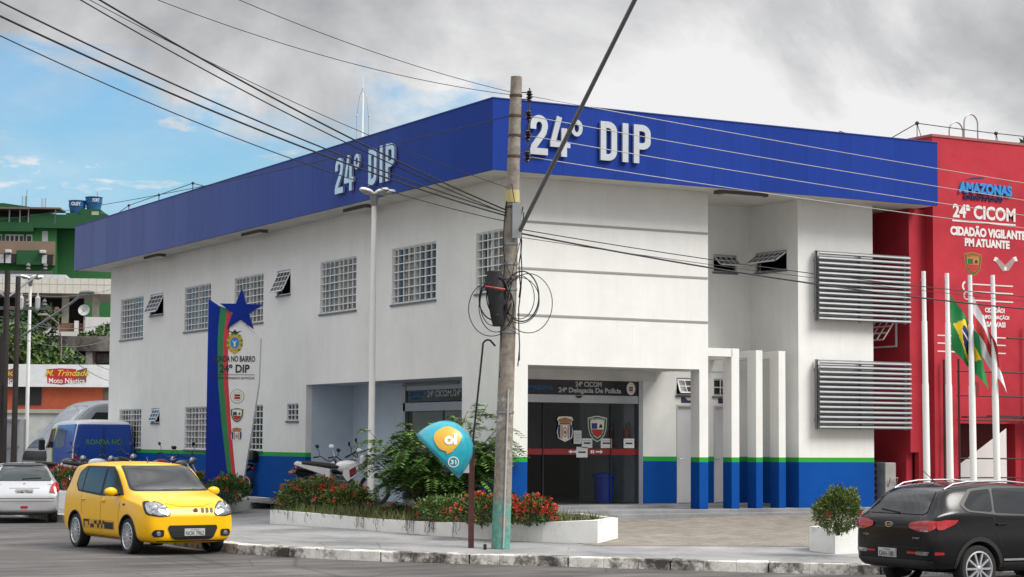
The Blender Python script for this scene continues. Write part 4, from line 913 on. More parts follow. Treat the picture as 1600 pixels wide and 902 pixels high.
for k in range(40):
    i, t_ = r.choice(((0, .35), (0, .7), (1, .6), (1, .9), (2, .5), (2, .9), (3, .4))); t_ += r.uniform(-.09, .09); a = V(*pl1[i]).lerp(V(*pl1[i + 1]), t_); e = (V(*pl1[i + 1]) - V(*pl1[i])).normalized(); o = V(e.y, -e.x)
    p = [V(a.x - o.x * .1, a.y - o.y * .1, .60), V(a.x + o.x * .02, a.y + o.y * .02, .60), V(a.x + o.x * .04 + e.x * r.uniform(-.05, .05), a.y + o.y * .04 + e.y * r.uniform(-.05, .05), .60 - r.uniform(.08, .26)), V(a.x + o.x * .05 + e.x * r.uniform(-.12, .12), a.y + o.y * .05 + e.y * r.uniform(-.12, .12), .58 - r.uniform(.12, .3))]
    mb.tube(p, .005, 3, cap=False)
tag(mb.build('hanging_roots', mat('dry_root', (.12, .08, .05), .9)), 'dry brown runners hanging over the front of the long planter', 'roots', kind='stuff')

# ---------------------------------------------------------------- lamp posts
def tri_lamp(label, loc, h):
    root = thing('street_lamp', label, 'street lamp', loc, group='white three-headed street lamps')
    mb = MB(); mb.tube([(0, 0, 0), (0, 0, h * .55), (0, 0, h - .1)], [.075, .066, .052], 12); mb.build('post', white, root, smooth=True)
    mb = MB(); mb.cbox((0, 0, .04), .42, .42, .08); mb.build('base', conc, root)
    mb = MB(); mb.lathe([(.06, h - .28), (.075, h - .25), (.085, h - .1), (.10, h - .02), (.01, h + .02)], n=12); mb.build('collar', steel, root, smooth=True)
    for k, a in enumerate((R(205), R(335), R(-75))):
        d = V(math.cos(a), math.sin(a), .16).normalized(); s = d.cross(Z).normalized(); n = s.cross(d); M = Matrix((d, s, n)).transposed()
        mb = MB(); c = V(0, 0, h) + d * .30 + Z * .03
        vs, fs = [], []; ns, mr = 12, 14
        for i in range(ns + 1):
            t_ = i / ns; wid = .13 * math.sin(math.pi * min(1, .08 + t_ * .92)) ** .6 * (.55 + .45 * t_) + .012; hh = .055 * math.sin(math.pi * min(1, .1 + t_ * .88)) ** .5 + .015
            for j in range(mr):
                f = 2 * math.pi * j / mr; vs.append(V(0, 0, h - .02) + d * (.05 + .42 * t_) + s * wid * math.cos(f) + n * (hh * max(math.sin(f), -.25)))
        for i in range(ns):
            for j in range(mr): fs.append((i * mr + j, i * mr + (j + 1) % mr, (i + 1) * mr + (j + 1) % mr, (i + 1) * mr + j))
        fs += [tuple(range(mr)), tuple(range(ns * mr, ns * mr + mr))]
        mb.add(vs, fs); hd = mb.build('lamp_head', white, root, smooth=True)
        mb = MB(); mb.ball(V(0, 0, h - .045) + d * .28, .13, .085, .045, 12, 6, M); mb.build('diffuser', mat('lamp_diffuser', (.35, .33, .30), .3), hd, smooth=True)
tri_lamp('white three-headed street lamp in the planter before the lobby recess', (-1.63, 3.17, .50), 6.95)
tri_lamp('farther white three-headed street lamp at the left edge of the street', (-0.747, 33.563, 0.120), 7.6)

# ---------------------------------------------------------------- utility pole
up_ = thing('utility_pole', 'leaning concrete utility pole with peeling teal paint at its foot', 'utility pole', (-3.13, -5.38, .2))
upm, t, b = nodes_mat('pole_concrete', .9)
co = tn(t, 'ShaderNodeTexCoord').outputs['Object']; sp = tn(t, 'ShaderNodeSeparateXYZ', {0: co}); z = sp.outputs[2]
g = tn(t, 'ShaderNodeTexNoise', {'Vector': co, 'Scale': 7, 'Detail': 9, 'Roughness': .75}).outputs[0]
g2 = tn(t, 'ShaderNodeTexNoise', {'Vector': co, 'Scale': 1.3, 'Detail': 4}).outputs[0]
c = tramp(t, g, [(.3, (.13, .11, .09)), (.6, (.30, .265, .22)), (.75, (.36, .33, .28))])
teal = tramp(t, g, [(.35, (.05, .19, .16)), (.65, (.12, .36, .30))])
hz = tn(t, 'ShaderNodeMath', {0: z, 1: tn(t, 'ShaderNodeMath', {0: g, 1: 1.6}, operation='MULTIPLY').outputs[0]}, operation='ADD').outputs[0]
f1 = tn(t, 'ShaderNodeMapRange', {0: hz, 1: 1.65, 2: 1.75, 3: 1, 4: 0}).outputs[0]
worn = tn(t, 'ShaderNodeMapRange', {0: g2, 1: .40, 2: .46, 3: .15, 4: .9}).outputs[0]
f2 = tn(t, 'ShaderNodeMath', {0: f1, 1: worn}, operation='MULTIPLY').outputs[0]
c = tmix(t, f2, c, teal)
wht = tn(t, 'ShaderNodeMath', {0: tn(t, 'ShaderNodeMapRange', {0: z, 1: 1.1, 2: 2.3, 3: 0, 4: 1}).outputs[0], 1: tn(t, 'ShaderNodeMapRange', {0: z, 1: 2.6, 2: 2.7, 3: 1, 4: 0}).outputs[0]}, operation='MULTIPLY').outputs[0]
c = tmix(t, tn(t, 'ShaderNodeMath', {0: wht, 1: tn(t, 'ShaderNodeMapRange', {0: g, 1: .55, 2: .6, 3: 0, 4: .6}).outputs[0]}, operation='MULTIPLY').outputs[0], c, (.55, .55, .52))
t.links.new(c, b.inputs['Base Color']); tbump(t, b, g, .7)
PT = V(.19, -.12, 8.32)
mb = MB(); mb.tube([V(0, 0, 0).lerp(PT, i / 12) for i in range(13)], [lerp(.165, .100, i / 12) for i in range(13)], 18); mb.build('shaft', upm, up_, smooth=True)
pc = lambda z_: PT * (z_ / 8.32)
band = mat('rusty_band', (.12, .08, .06), .7, .5, var=.4)
for zz in (7.98, 7.62, 7.27, 6.9, 6.0, 5.35, 5.0, 4.75, 4.55, 3.8, 2.4):
    rr_ = lerp(.165, .1, zz / 8.32) + .012; mb = MB(); mb.lathe([(rr_ - .01, zz - .02), (rr_, zz - .02), (rr_, zz + .02), (rr_ - .01, zz + .02)], O=(pc(zz).x, pc(zz).y, 0), n=16); mb.build('band', band if zz > 5.5 else steel, up_)
mb = MB(); rr_ = .128; mb.lathe([(rr_ - .005, 6.08), (rr_, 6.08), (rr_ - .003, 6.30), (rr_ - .008, 6.30)], O=(pc(6.2).x, pc(6.2).y, 0), n=16); mb.build('number_plate', mat('faded_yellow', (.50, .42, .18), .7), up_)
insm = mat('insulator_brown', (.02, .015, .015), .2)
ixo = RT * .24
for zz in (7.98, 7.62, 7.27, 6.9):
    c0 = pc(zz); mb = MB(); mb.bar(c0 + V(0, 0, .06), c0 + ixo + V(0, 0, .06), .018); mb.bar(c0 - V(0, 0, .06), c0 + ixo - V(0, 0, .06), .018); mb.build('bracket', band, up_)
    mb = MB(); o = c0 + ixo; mb.lathe([(.02, -.1), (.045, -.08), (.03, -.05), (.065, -.03), (.03, 0), (.065, .03), (.03, .05), (.045, .08), (.02, .1)], O=o, n=12); mb.build('insulator', insm, up_, smooth=True)
mb = MB(); mb.tube([pc(6.8) + ixo, pc(8.12) + ixo], .012, 6); mb.build('rack_rod', band, up_)
mb = MB(); c0 = pc(5.75) + V(-.05, -.16, 0) + RT * .06; mb.cbox(c0, .16, .06, .62, rz_view); mb.build('arm_bracket', mat('bracket_galv', (.40, .41, .42), .4, .6), up_)
mb = MB(); a0 = pc(6.35) + V(.12, -.15, 0); mb.tube([pc(5.55) + V(.05, -.2, 0), V(.45, -4.62, 10.0)], .038, 12); mb.build('lamp_arm', mat('arm_galv', (.17, .175, .18), .45, .5, var=.15), up_, smooth=True)
mb = MB(); mb.tube([pc(.05) + V(-.04, -.17, 0) + RT * 0, pc(2.8) + V(-.04, -.16, 0)], .014, 6); mb.build('conduit', mat('conduit_grey', (.45, .47, .47), .5), up_)
mb = MB(); mb.lathe([(.01, 0), (.03, 0), (.03, .14), (.01, .15)], O=(-.36, -.1, -.02), n=8); mb.build('stub', black, up_)
mb = MB()
for dx, z0, z1 in ((-.16, 3.0, 6.1), (.13, 4.4, 6.0), (.15, 3.2, 5.9)):
    pts = [pc(lerp(z0, z1, i / 8)) + RT * (dx + .02 * math.sin(i * 1.7)) + V(0, -.09, 0) for i in range(9)]; mb.tube(pts, .011, 5)
mb.tube([pc(6.4) + V(-.1, -.14, 0), pc(5.4) + V(.1, -.16, 0), pc(4.6) + V(-.1, -.17, 0)], .008, 5)
mb.build('riser_cable', wirem, up_)
# coil of spare cable and its splice bag
cc = thing('cable_coil', 'messy black cable coil and splice bag hanging halfway up the utility pole', 'cable coil', (-3.13, -5.38, .2))
def loop(cx, cz, rx, rz_, y, tilt=0, r_=.008, n=40):
    mb = MB(); base = pc(cz); mb.tube([base + RT * (cx + rx * math.cos(2 * math.pi * i / n + tilt)) + Z * (rz_ * math.sin(2 * math.pi * i / n)) - FW * (y + .03 * math.sin(i * .9)) for i in range(n + 1)], r_, 5, cap=False); return mb
k = 0
for cx, cz, rx, rz_, y in ((-.22, 4.25, .30, .46, .15), (-.26, 4.3, .24, .40, .17), (-.2, 4.42, .19, .33, .2), (-.24, 4.36, .28, .36, .13), (-.3, 4.2, .40, .48, .12), (.22, 4.42, .30, .44, .14), (.18, 4.4, .26, .38, .18), (.34, 4.3, .42, .52, .12), (.2, 4.35, .33, .40, .1)):
    loop(cx, cz, rx, rz_, y, r_=.013 if k in (2, 5, 3) else .008).build('cable_loop', wirem, cc); k += 1
mb = MB(); vs, fs = [], []
for i in range(10):
    t_ = i / 9; ww = .17 * (.7 + .45 * math.sin(t_ * 2.6)) * (1 - .35 * t_); c0 = pc(4.85 - .95 * t_) - RT * (.27 - .1 * t_) - FW * .16
    for j in range(10):
        f = 2 * math.pi * j / 10; vs.append(c0 + RT * ww * math.cos(f) + FW * ww * .6 * math.sin(f) + rdir(rng) * .012)
fs = [(i * 10 + j, i * 10 + (j + 1) % 10, (i + 1) * 10 + (j + 1) % 10, (i + 1) * 10 + j) for i in range(9) for j in range(10)] + [tuple(range(10)), tuple(range(90, 100))]
mb.add(vs, fs); mb.build('splice_bag', mat('black_bag', (.01, .01, .011), .6), cc, smooth=True)
mb = MB(); mb.tube([pc(4.58) - RT * .42 - FW * .3, pc(4.55) - RT * .25 - FW * .34, pc(4.53) - RT * .08 - FW * .25], .02, 6); mb.build('red_strap', mat('strap_red', lin('a8362c'), .6), cc)
mb = MB(); mb.tube([pc(4.9) + RT * (-.2) - FW * .16, pc(5.05) - RT * .1 - FW * .14, pc(4.7) + RT * .05 - FW * .19, pc(3.9) + RT * (-.12) - FW * .2, pc(3.75) + RT * .2 - FW * .16, pc(3.3) + RT * .22 - FW * .1], .009, 5); mb.build('loose_end', wirem, cc)
# the wires
def wire(label, p0, p1, s, r_=.012, m=None, group='overhead wires from the utility pole', n=60):
    mb = MB(); o = Vector(p0); mb.tube([q - o for q in sag(p0, p1, s, n)], r_, 5); w_ = mb.build('overhead_wire', m or wirem, smooth=2); w_.location = o; return tag(w_, label, 'wire', group)
pw_ = lambda z_, d=0: V(-3.13, -5.38, .2) + pc(z_) + RT * d
bare = mat('bare_wire', (.38, .37, .35), .5, .5)
rends = [(13.925, -4.325, 7.464), (13.919, -4.322, 7.106), (13.915, -4.319, 6.806), (13.911, -4.317, 6.577)]
def ext(p0, p1, s_):                              # carry a wire on to the next pole down the road, keeping its run past the facade
    p0, p1 = Vector(p0), Vector(p1); S = 9 * s_; return p0 + (p1 - p0) * 3 + Z * (8 / 3 * S), S
for i, zz in enumerate((7.98, 7.62, 7.27, 6.9)):
    e_, S_ = ext(pw_(zz, .24), rends[i], .05 + .01 * i)
    wire('%s of the four pale bare wires running right across the front fascia' % ('topmost', 'second from top', 'third from top', 'lowest')[i], pw_(zz, .24), e_, S_, .008, bare, 'pale bare wires crossing the front fascia')
wire('thick black cable running right from the pole past the louvres', pw_(5.55, .1), *ext(pw_(5.55, .1), (13.884, -4.303, 4.896), .22), .016)
wire('thin black cable just above the thick one towards the louvres', pw_(5.62, .1), *ext(pw_(5.62, .1), (13.889, -4.305, 5.180), .18), .009)
wire('thin slack black cable between the two cables towards the louvres', pw_(5.48, .1), *ext(pw_(5.48, .1), (13.887, -4.304, 5.038), .12), .006)
wire('upper of the three thick black cables leaving the top left corner', pw_(5.9, -.1), (-15.249, -13.288, 7.555), .22, .012)
wire('middle of the three thick black cables leaving the top left corner', pw_(5.85, -.1), (-15.244, -13.291, 7.365), .22, .014)
wire('lowest thin cable leaving the upper left corner of the sky', pw_(5.75, -.1), (-15.239, -13.294, 7.147), .30, .008)
wire('thick double cable descending from the top edge to the pole, upper one', pw_(5.95, -.1), (-13.334, -10.921, 8.342), .18, .014)
wire('thick double cable descending from the top edge to the pole, lower one', pw_(5.9, -.12), (-13.512, -10.822, 8.307), .20, .010)
wire('thin cable from the top edge to the pole, left of the lamp arm', pw_(6.35, -.1), (-13.145, -9.882, 8.505), .22, .006)
wire('upper thin wire from the sky to the pole head above the fascia corner', pw_(8.05, -.1), (-12.336, -10.331, 8.908), .22, .006)
wire('lower thin wire from the sky to the pole head above the fascia corner', pw_(8.0, -.1), (-13.150, -9.879, 8.747), .32, .006)
wire('thin wire rising from the far left roofs to the pole head', pw_(7.62, -.1), (-0.620, 62.088, 12.231), .6, .009)

# ---------------------------------------------------------------- phone booth
pb = thing('public_phone', 'blue shell-shaped public phone hood on a rusty square post', 'public phone', (-3.52, -5.02, .2))
mb = MB(); mb.cbox((0, 0, .9), .10, .10, 1.8, rz_view); mb.build('post', mat('rusty_post', (.09, .025, .022), .6, var=.4, vs=8), pb)
mb = MB(); mb.cbox((0, 0, 1.74), .11, .11, .10, rz_view); mb.build('post_cap', mat('cap_blue', lin('2b3a4e'), .5), pb)
mb = MB(); mb.tube([V(.0, 0, 1.75), V(.0, 0, 1.9) + RT * .02, V(0, 0, 3.45) + RT * .17] + [V(0, 0, 3.55) + RT * (.27 - .1 * math.cos(a)) + Z * (.12 * math.sin(a)) for a in (.5, 1.0, 1.5, 2.0)] + [V(0, 0, 3.56) + RT * .40], .018, 8); mb.build('cable_pipe', black, pb, smooth=True)
cb_ = RT * (-.52) + Z * .42
cdir = (RT * .71 - Z * .71).normalized(); bdir = (RT * .71 + Z * .71).normalized()
O_ = V(0, 0, 0) + RT * -.60 + Z * 1.62
vs, fs = [], []; nt_, np_ = 40, 14
for i in range(np_ + 1):
    f = i / np_ * math.pi / 2
    for j in range(nt_):
        th_ = 2 * math.pi * j / nt_; rr_ = math.cos(f) ** .82
        vs.append(O_ + cdir * .525 * math.cos(th_) * rr_ + FW * .40 * math.sin(th_) * rr_ + bdir * .66 * math.sin(f) ** 1.0)
fs = [(i * nt_ + j, i * nt_ + (j + 1) % nt_, (i + 1) * nt_ + (j + 1) % nt_, (i + 1) * nt_ + j) for i in range(np_) for j in range(nt_)]
mb = MB(); mb.add(vs, fs); hood = mb.build('hood', mat('hood_teal', lin('1f9fb0'), .3, c2=lin('1a8ba0'), vs=2, coat=.3), pb, smooth=2, weld=True)
sol = hood.modifiers.new('s', 'SOLIDIFY'); sol.thickness = .025; sol.offset = 0
hb = BVHTree.FromPolygons([Vector(v) for v in vs], fs)
def proj_add(mb, flat, dirn, bvh, off):         # flat MB projected onto a surface
    for i, v in enumerate(flat.v):
        v = Vector(v); h_ = bvh.ray_cast(v - dirn * 3, dirn)
        if h_[0] is None: h_ = (bvh.find_nearest(v)[0],)
        flat.v[i] = tuple(h_[0] - dirn * off)
    mb.add(flat.v, flat.f); mb.m[-len(flat.f):] = flat.m
def gridpoly(pts, fr, step):
    P2 = [V(*p) for p in pts]; allp = list(P2); x0, x1 = min(p.x for p in P2), max(p.x for p in P2); y0, y1 = min(p.y for p in P2), max(p.y for p in P2); x = x0 + step / 2
    while x < x1:
        y = y0 + step / 2
        while y < y1: allp.append(V(x, y)); y += step
        x += step
    r_ = geometry.delaunay_2d_cdt(allp, [], [list(range(len(P2)))], 1, 1e-5); O, u, v, n = fr; m = MB(); m.add([O + u * p.x + v * p.y for p in r_[0]], [tuple(f) for f in r_[2]]); return m
frH = (O_ + bdir * .3, RT, Z, -FW)
mb = MB()
bl_ = [(.235 * math.cos(a) * (1 + .06 * math.sin(3 * a)) - .03, .20 * math.sin(a) * (1 - .08 * math.cos(2 * a)) + .10) for a in [2 * math.pi * i / 26 for i in range(26)]]
proj_add(mb, gridpoly(bl_, frH, .025), FW, hb, .03); proj_add(mb, gridpoly([(-.10, -.02), (.12, -.04), (.06, -.12), (-.03, -.17), (-.06, -.1)], frH, .025), FW, hb, .029); mb.build('logo_blob', mat('logo_yellow', lin('d8a632'), .4), hood)
mb = MB(); f_ = MB(); f_.text('oi', frH, -.08, .0, .22, .20, 0, 0, .05); proj_add(mb, f_, FW, hb, .040)
rg = MB(); 
for i in range(24):
    a0, a1 = 2 * math.pi * i / 24, 2 * math.pi * (i + 1) / 24; rg.prism([(.08 + .095 * math.cos(a0), -.30 + .095 * math.sin(a0)), (.08 + .095 * math.cos(a1), -.30 + .095 * math.sin(a1)), (.08 + .078 * math.cos(a1), -.30 + .078 * math.sin(a1)), (.08 + .078 * math.cos(a0), -.30 + .078 * math.sin(a0))], frH, 0, 0)
proj_add(mb, rg, FW, hb, .026); f_ = MB(); f_.text('31', frH, .03, -.34, .10, .08, 0, 0, .03); proj_add(mb, f_, FW, hb, .03); mb.build('logo_text', white, hood)
mb = MB(); mb.cbox(V(0, 0, 1.48) - RT * .10, .12, .16, .28, rz_view); mb.build('bracket', mat('bracket_white', (.55, .56, .56), .5), pb)
mb = MB(); mb.cbox(O_ + RT * .22 - Z * .12, .2, .24, .30, rz_view); mb.build('phone_set', mat('phone_body', (.05, .06, .09), .4), pb)
# flagpoles and flags
def flagpole(label, p0, p1):
    o = Vector(p0); root = thing('flagpole', label, 'flagpole', o, group='four white flagpoles'); e = Vector(p1) - o; mb = MB()
    mb.tube([V(0, 0, 0), e * .55, e * .56, e * .8, e * .805, e], [.075, .07, .062, .058, .048, .045], 12); mb.build('shaft', white, root, smooth=True)
    mb = MB(); mb.bar(e * .965 - RT * .07, e * .965 + RT * .05, .03); mb.build('pulley', steel, root)
    return root
fp_ = [((8.166, -3.415, 0.400), (8.134, -3.397, 5.743)), ((8.595, -3.653, 0.400), (8.566, -3.637, 5.705)), ((9.024, -3.891, 0.400), (8.992, -3.874, 5.668)), ((9.458, -4.132, 0.400), (9.413, -4.107, 5.671))]
for (a, b_), l in zip(fp_, ('leftmost white flagpole, without a flag, before the red wall', 'white flagpole carrying the green and yellow flag', 'white flagpole carrying the red and white flag', 'rightmost white flagpole, without a flag')): flagpole(l, a, b_)
def cloth(nm, label, top, W_, H_, colors, fn, droop, mats, lean):
    # hanging limp flag: strips fall in folds away from the hoist
    nu, nv = 36, 44; mb = MB(); vs = []
    for j in range(nv + 1):
        for i in range(nu + 1):
            u_, v_ = i / nu, j / nv
            x = W_ * (lean(u_, v_)); z_ = -H_ * v_ - droop * u_ ** 1.1; y = .09 * math.sin(u_ * 11 + v_ * 2.2) * (.25 + u_) + .05 * math.sin(v_ * 6 + u_ * 5)
            vs.append(Vector(top) + RT * x + FW * y + Z * z_)
    for j in range(nv):
        for i in range(nu):
            mb.mi = fn((i + .5) / nu, (j + .5) / nv); mb.add([vs[j * (nu + 1) + i], vs[j * (nu + 1) + i + 1], vs[(j + 1) * (nu + 1) + i + 1], vs[(j + 1) * (nu + 1) + i]], [(0, 1, 2, 3)])
    mb.mi = 0; return tag(mb.build(nm, mats, smooth=2, weld=True), label, 'flag')
def brazil(u_, v_):
    x, y = u_ * 2 - 1, v_ * 2 - 1
    d = abs(x) / .84 + abs(y) / .8
    rr_ = math.hypot(x * 1.43, y)
    if rr_ < .5: return 3 if abs(y + .12 + .12 * (x - .3) ** 2 - .05) < .05 else 2
    return 1 if d < 1 else 0
cloth('flag', 'green and yellow flag with a blue globe hanging limp from the second flagpole', (8.615, -3.664, 5.257), .92, 1.15, None, brazil, .88, [mat('flag_green', lin('108040'), .7), mat('flag_yellow', lin('ecc81c'), .7), mat('flag_blue', lin('16235f'), .7), mat('flag_white', (.7, .7, .72), .7)], lambda u_, v_: u_ * .84 * (.72 + .3 * v_) + .02)
def amaz(u_, v_):
    if u_ < .42 and v_ < .34: return 2
    return 1 if .40 < v_ < .62 or (.62 <= v_ < .66) else (0)
cloth('flag', 'red and white striped flag hanging limp from the third flagpole', (9.041, -3.901, 5.219), .80, 1.05, None, lambda u_, v_: (1 if .33 < v_ < .66 else 0) if not (u_ > .7 and v_ < .33) else 1, 1.0, [mat('flag_white', (.7, .7, .72), .7), mat('flag_red', lin('b52a2a'), .7), MATS['flag_blue']], lambda u_, v_: u_ * .9 * (.6 + .35 * v_) + .02)

# ---------------------------------------------------------------- vehicles
def carpaint(name, c, var=.04, metal=0, rough=.26, coat=.12): return mat(name, c, rough, metal, var=var, vs=1.5, coat=coat, spec=.4)
def body_mesh(stations, f5=.85, f6=.82, arches=(), levels=2):
    vs = []; K = 9
    for (x, w_, wb, zb, zl, wr, zr) in stations:
        half = [(0, zb), (.55 * w_, zb), (w_ - .05, zb + .02), (w_, zb + .18), (w_, zb + (zl - zb) * .66), (wb + (w_ - wb) * .35, zl - min(.05, (zl - zb) * .2)), (wb, zl), (wb + (wr - wb) * .12, zl + (zr - zl) * .12), (wb + (wr - wb) * f5, zl + (zr - zl) * f6), (wr * .97, zr - .015 - .07 * (zr - zl)), (wr * .8, zr - .010 - .02 * (zr - zl)), (0, zr)]
        ring = half + [(-y, z_) for y, z_ in reversed(half[1:-1])]
        vs += [(x, y, z_) for y, z_ in ring]
    n = 22; fs = []
    for i in range(len(stations) - 1):
        for j in range(n): fs.append((i * n + j, (i + 1) * n + j, (i + 1) * n + (j + 1) % n, i * n + (j + 1) % n))
    for base, rev in ((0, False), ((len(stations) - 1) * n, True)):
        for k in range(11):
            a, b_ = k, k + 1; c_, d_ = (n - b_) % n, (n - a) % n
            q = [a, b_, c_, d_]; q = list(dict.fromkeys(q)); q = [base + i for i in q]
            fs.append(tuple(q if not rev else reversed(q)))
    me = bpy.data.meshes.new('body'); me.from_pydata(vs, [], fs); bm = bmesh.new(); bm.from_mesh(me); bmesh.ops.recalc_face_normals(bm, faces=bm.faces); bm.to_mesh(me); bm.free()
    o = bpy.data.objects.new('tmp', me); col.objects.link(o); s = o.modifiers.new('s', 'SUBSURF'); s.levels = levels; s.render_levels = levels
    cuts = []
    for (x, z_, r_, y0, y1) in arches:
        for sg in (-1, 1):
            mb = MB(); mb.tube([(x, sg * y0, z_), (x, sg * y1, z_)], r_, 40); c = mb.build('cut', black); b_ = o.modifiers.new('b', 'BOOLEAN'); b_.operation = 'DIFFERENCE'; b_.object = c; b_.solver = 'EXACT'; cuts.append(c)
    bpy.context.view_layer.update(); dg = bpy.context.evaluated_depsgraph_get()
    me2 = bpy.data.meshes.new_from_object(o.evaluated_get(dg)); bpy.data.objects.remove(o)
    for c in cuts: bpy.data.objects.remove(c)
    return me2
def rpoly(pts, r_=.05, n=4):
    o = []; k = len(pts)
    for i in range(k):
        a, b_, c_ = V(*pts[i - 1]), V(*pts[i]), V(*pts[(i + 1) % k]); l = min(r_, (a - b_).length * .45, (c_ - b_).length * .45)
        p, q = b_ + (a - b_).normalized() * l, b_ + (c_ - b_).normalized() * l
        for t_ in range(n + 1): t2 = t_ / n; o.append(tuple(p.lerp(b_, t2).lerp(b_.lerp(q, t2), t2)))
    return o
class Car:
    def __init__(s, name, label, cat, paint, stations, arches, f5=.85, f6=.82):
        s.root = thing(name, label, cat); s.me = body_mesh(stations, f5, f6, arches)
        s.me.materials.clear(); s.me.materials.append(paint); s.me.materials.append(rubber)
        for p in s.me.polygons:
            p.use_smooth = True; p.material_index = 0
            c = p.center
            for (x, z_, r_, y0, y1) in arches:
                if math.hypot(c.x - x, c.z - z_) < r_ * 1.006 and abs(c.y) < y1 and (abs(math.hypot(c.x - x, c.z - z_) - r_) < .012 or abs(abs(c.y) - y0) < .01): p.material_index = 1
        s.me.set_sharp_from_angle(angle=R(38))
        s.body = bpy.data.objects.new('body', s.me); col.objects.link(s.body); s.body.parent = s.root
        bm = bmesh.new(); bm.from_mesh(s.me); s.bvh = BVHTree.FromBMesh(bm); bm.free()
    FR = {'front': (V(0, 0, 0), Y, Z, X), 'rear': (V(0, 0, 0), -Y, Z, -X), 'left': (V(0, 0, 0), -X, Z, Y), 'right': (V(0, 0, 0), X, Z, -Y), 'top': (V(0, 0, 0), X, Y, Z)}
    def patch(s, name, face, pts, m, off=.004, step=.045, parent=None, rnd=.05, build=True, mb=None):
        O, u, v, n = s.FR[face]; fr = (O + n * 4, u, v, n); fl = gridpoly(dens(rpoly(pts, rnd) + [rpoly(pts, rnd)[0]], .05)[:-1] if rnd else dens(pts + [pts[0]], .05)[:-1], fr, step); g = mb or MB(); near = max([h_[0].dot(n) for h_ in (s.bvh.ray_cast(Vector(q), -n) for q in fl.v) if h_[0] is not None and abs(h_[1].dot(n)) > .25] or [2])
        for i, q in enumerate(fl.v):
            q = Vector(q); h_ = s.bvh.ray_cast(q, -n); 
            if h_[0] is None or h_[0].dot(n) < near - (1.4 if 'wind' in name else .42):
                h_ = s.bvh.find_nearest(q + n * (near - .12 - q.dot(n)))
                base = h_[0]
            else: base = h_[0]
            nn = h_[1] if h_[1].dot(n) >= 0 else -h_[1]; fl.v[i] = tuple(base + (nn * .8 + n * .4) * (off + .003))
        g.add(fl.v, fl.f)
        if not build: return g
        return g.build(name, m, parent or s.root, smooth=2, fix=False)
    def side(s, name, pts, m, off=.004, **k):            # pts in (x, z); built on both sides
        o = []
        for f, sg in (('right', 1), ('left', -1)): o.append(s.patch(name, f, [(sg * a, b_) for a, b_ in pts], m, off, **k))
        return o
    def strip(s, name, face, pts, w_, m, off=.003, parent=None):
        O, u, v, n = s.FR[face]; g = MB(); pp = dens(pts, .08); q = []
        for a, b_ in pp:
            o = O + u * a + v * b_ + n * 4; h_ = s.bvh.ray_cast(o, -n); q.append(h_[0] + n * off if h_[0] else None)
        for i in range(len(pp) - 1):
            if q[i] is None or q[i + 1] is None: continue
            d = (q[i + 1] - q[i]).normalized(); sd_ = d.cross(n).normalized() * w_ / 2; g.add([q[i] - sd_, q[i + 1] - sd_, q[i + 1] + sd_, q[i] + sd_], [(0, 1, 2, 3)])
        return g.build(name, m, parent or s.root, fix=False)
    def pt(s, face, a, b_, off=0):
        O, u, v, n = s.FR[face]; h_ = s.bvh.ray_cast(O + u * a + v * b_ + n * 4, -n); return h_[0] + n * off
    def place(s, loc, heading, scale=1): s.root.location = loc; s.root.rotation_euler = (0, 0, heading); s.root.scale = (scale,) * 3
def wheel(root, x, y, r_, wd, rim_r, spokes, kind='alloy', m=None):
    sg = 1 if y > 0 else -1; ax = V(0, sg, 0); O = V(x, y, r_)
    mb = MB(); pr = [(rim_r, -wd / 2), (r_ * .93, -wd / 2), (r_ * .985, -wd * .38), (r_, -wd * .2), (r_, wd * .2), (r_ * .985, wd * .38), (r_ * .93, wd / 2), (rim_r + .012, wd / 2 - .004), (rim_r, wd * .3)]
    mb.lathe(pr, O, ax, 40); tw = mb.build('wheel', rubber, root, smooth=True)
    mb = MB(); mb.lathe([(rim_r + .012, wd / 2 - .002), (rim_r - .008, wd / 2 + .004), (rim_r - .022, wd / 2 - .02), (rim_r - .02, -wd * .3)], O, ax, 36)
    if kind != 'steel':
        h0 = wd / 2 - .015
        for k in range(spokes):
            a = 2 * math.pi * k / spokes; d = V(math.cos(a), 0, math.sin(a)); s_ = V(-math.sin(a), 0, math.cos(a))
            for off in ((-.022, .022) if kind == 'double' else (0,)):
                p0 = O + d * .035 + s_ * off * .4 + ax * h0; p1 = O + d * (rim_r - .012) + s_ * off * 1.6 + ax * (h0 - .005); mb.bar(p0, p1, .020 if kind == 'double' else .030, .03, up=ax)
        mb.lathe([(.001, h0 + .025), (.03, h0 + .022), (.06, h0 + .005), (.065, h0 - .03)], O, ax, 16)
    else: mb.lathe([(.001, wd * .3), (.06, wd * .34), (.09, wd * .2), (rim_r * .75, wd * .25), (rim_r - .02, wd * .1)], O, ax, 24)
    mb.build('rim', m or alu, tw, smooth=True)
    mb = MB(); mb.lathe([(.001, -.01), (rim_r - .03, -.01)], O + ax * 0, ax, 24); mb.build('brake_disc', mat('wheel_back', (.03, .03, .032), .6), tw)
    return tw
seam = mat('seam_black', (.008, .008, .008), .6); lampg = mat('lamp_glass', (.42, .43, .45), .08, .7, var=.6, vs=14, coat=1); redl = mat('tail_red', (.45, .012, .015), .12, var=.35, vs=10, coat=1)
amber = mat('amber_lens', (.7, .22, .03), .2); carglass = mat('car_glass', (.010, .012, .014), .05, var=.15, spec=.45); platem = mat('plate_grey', (.45, .46, .46), .5); trim = mat('car_trim', (.02, .02, .021), .5); inkp = mat('plate_ink', (.01, .01, .012), .5)
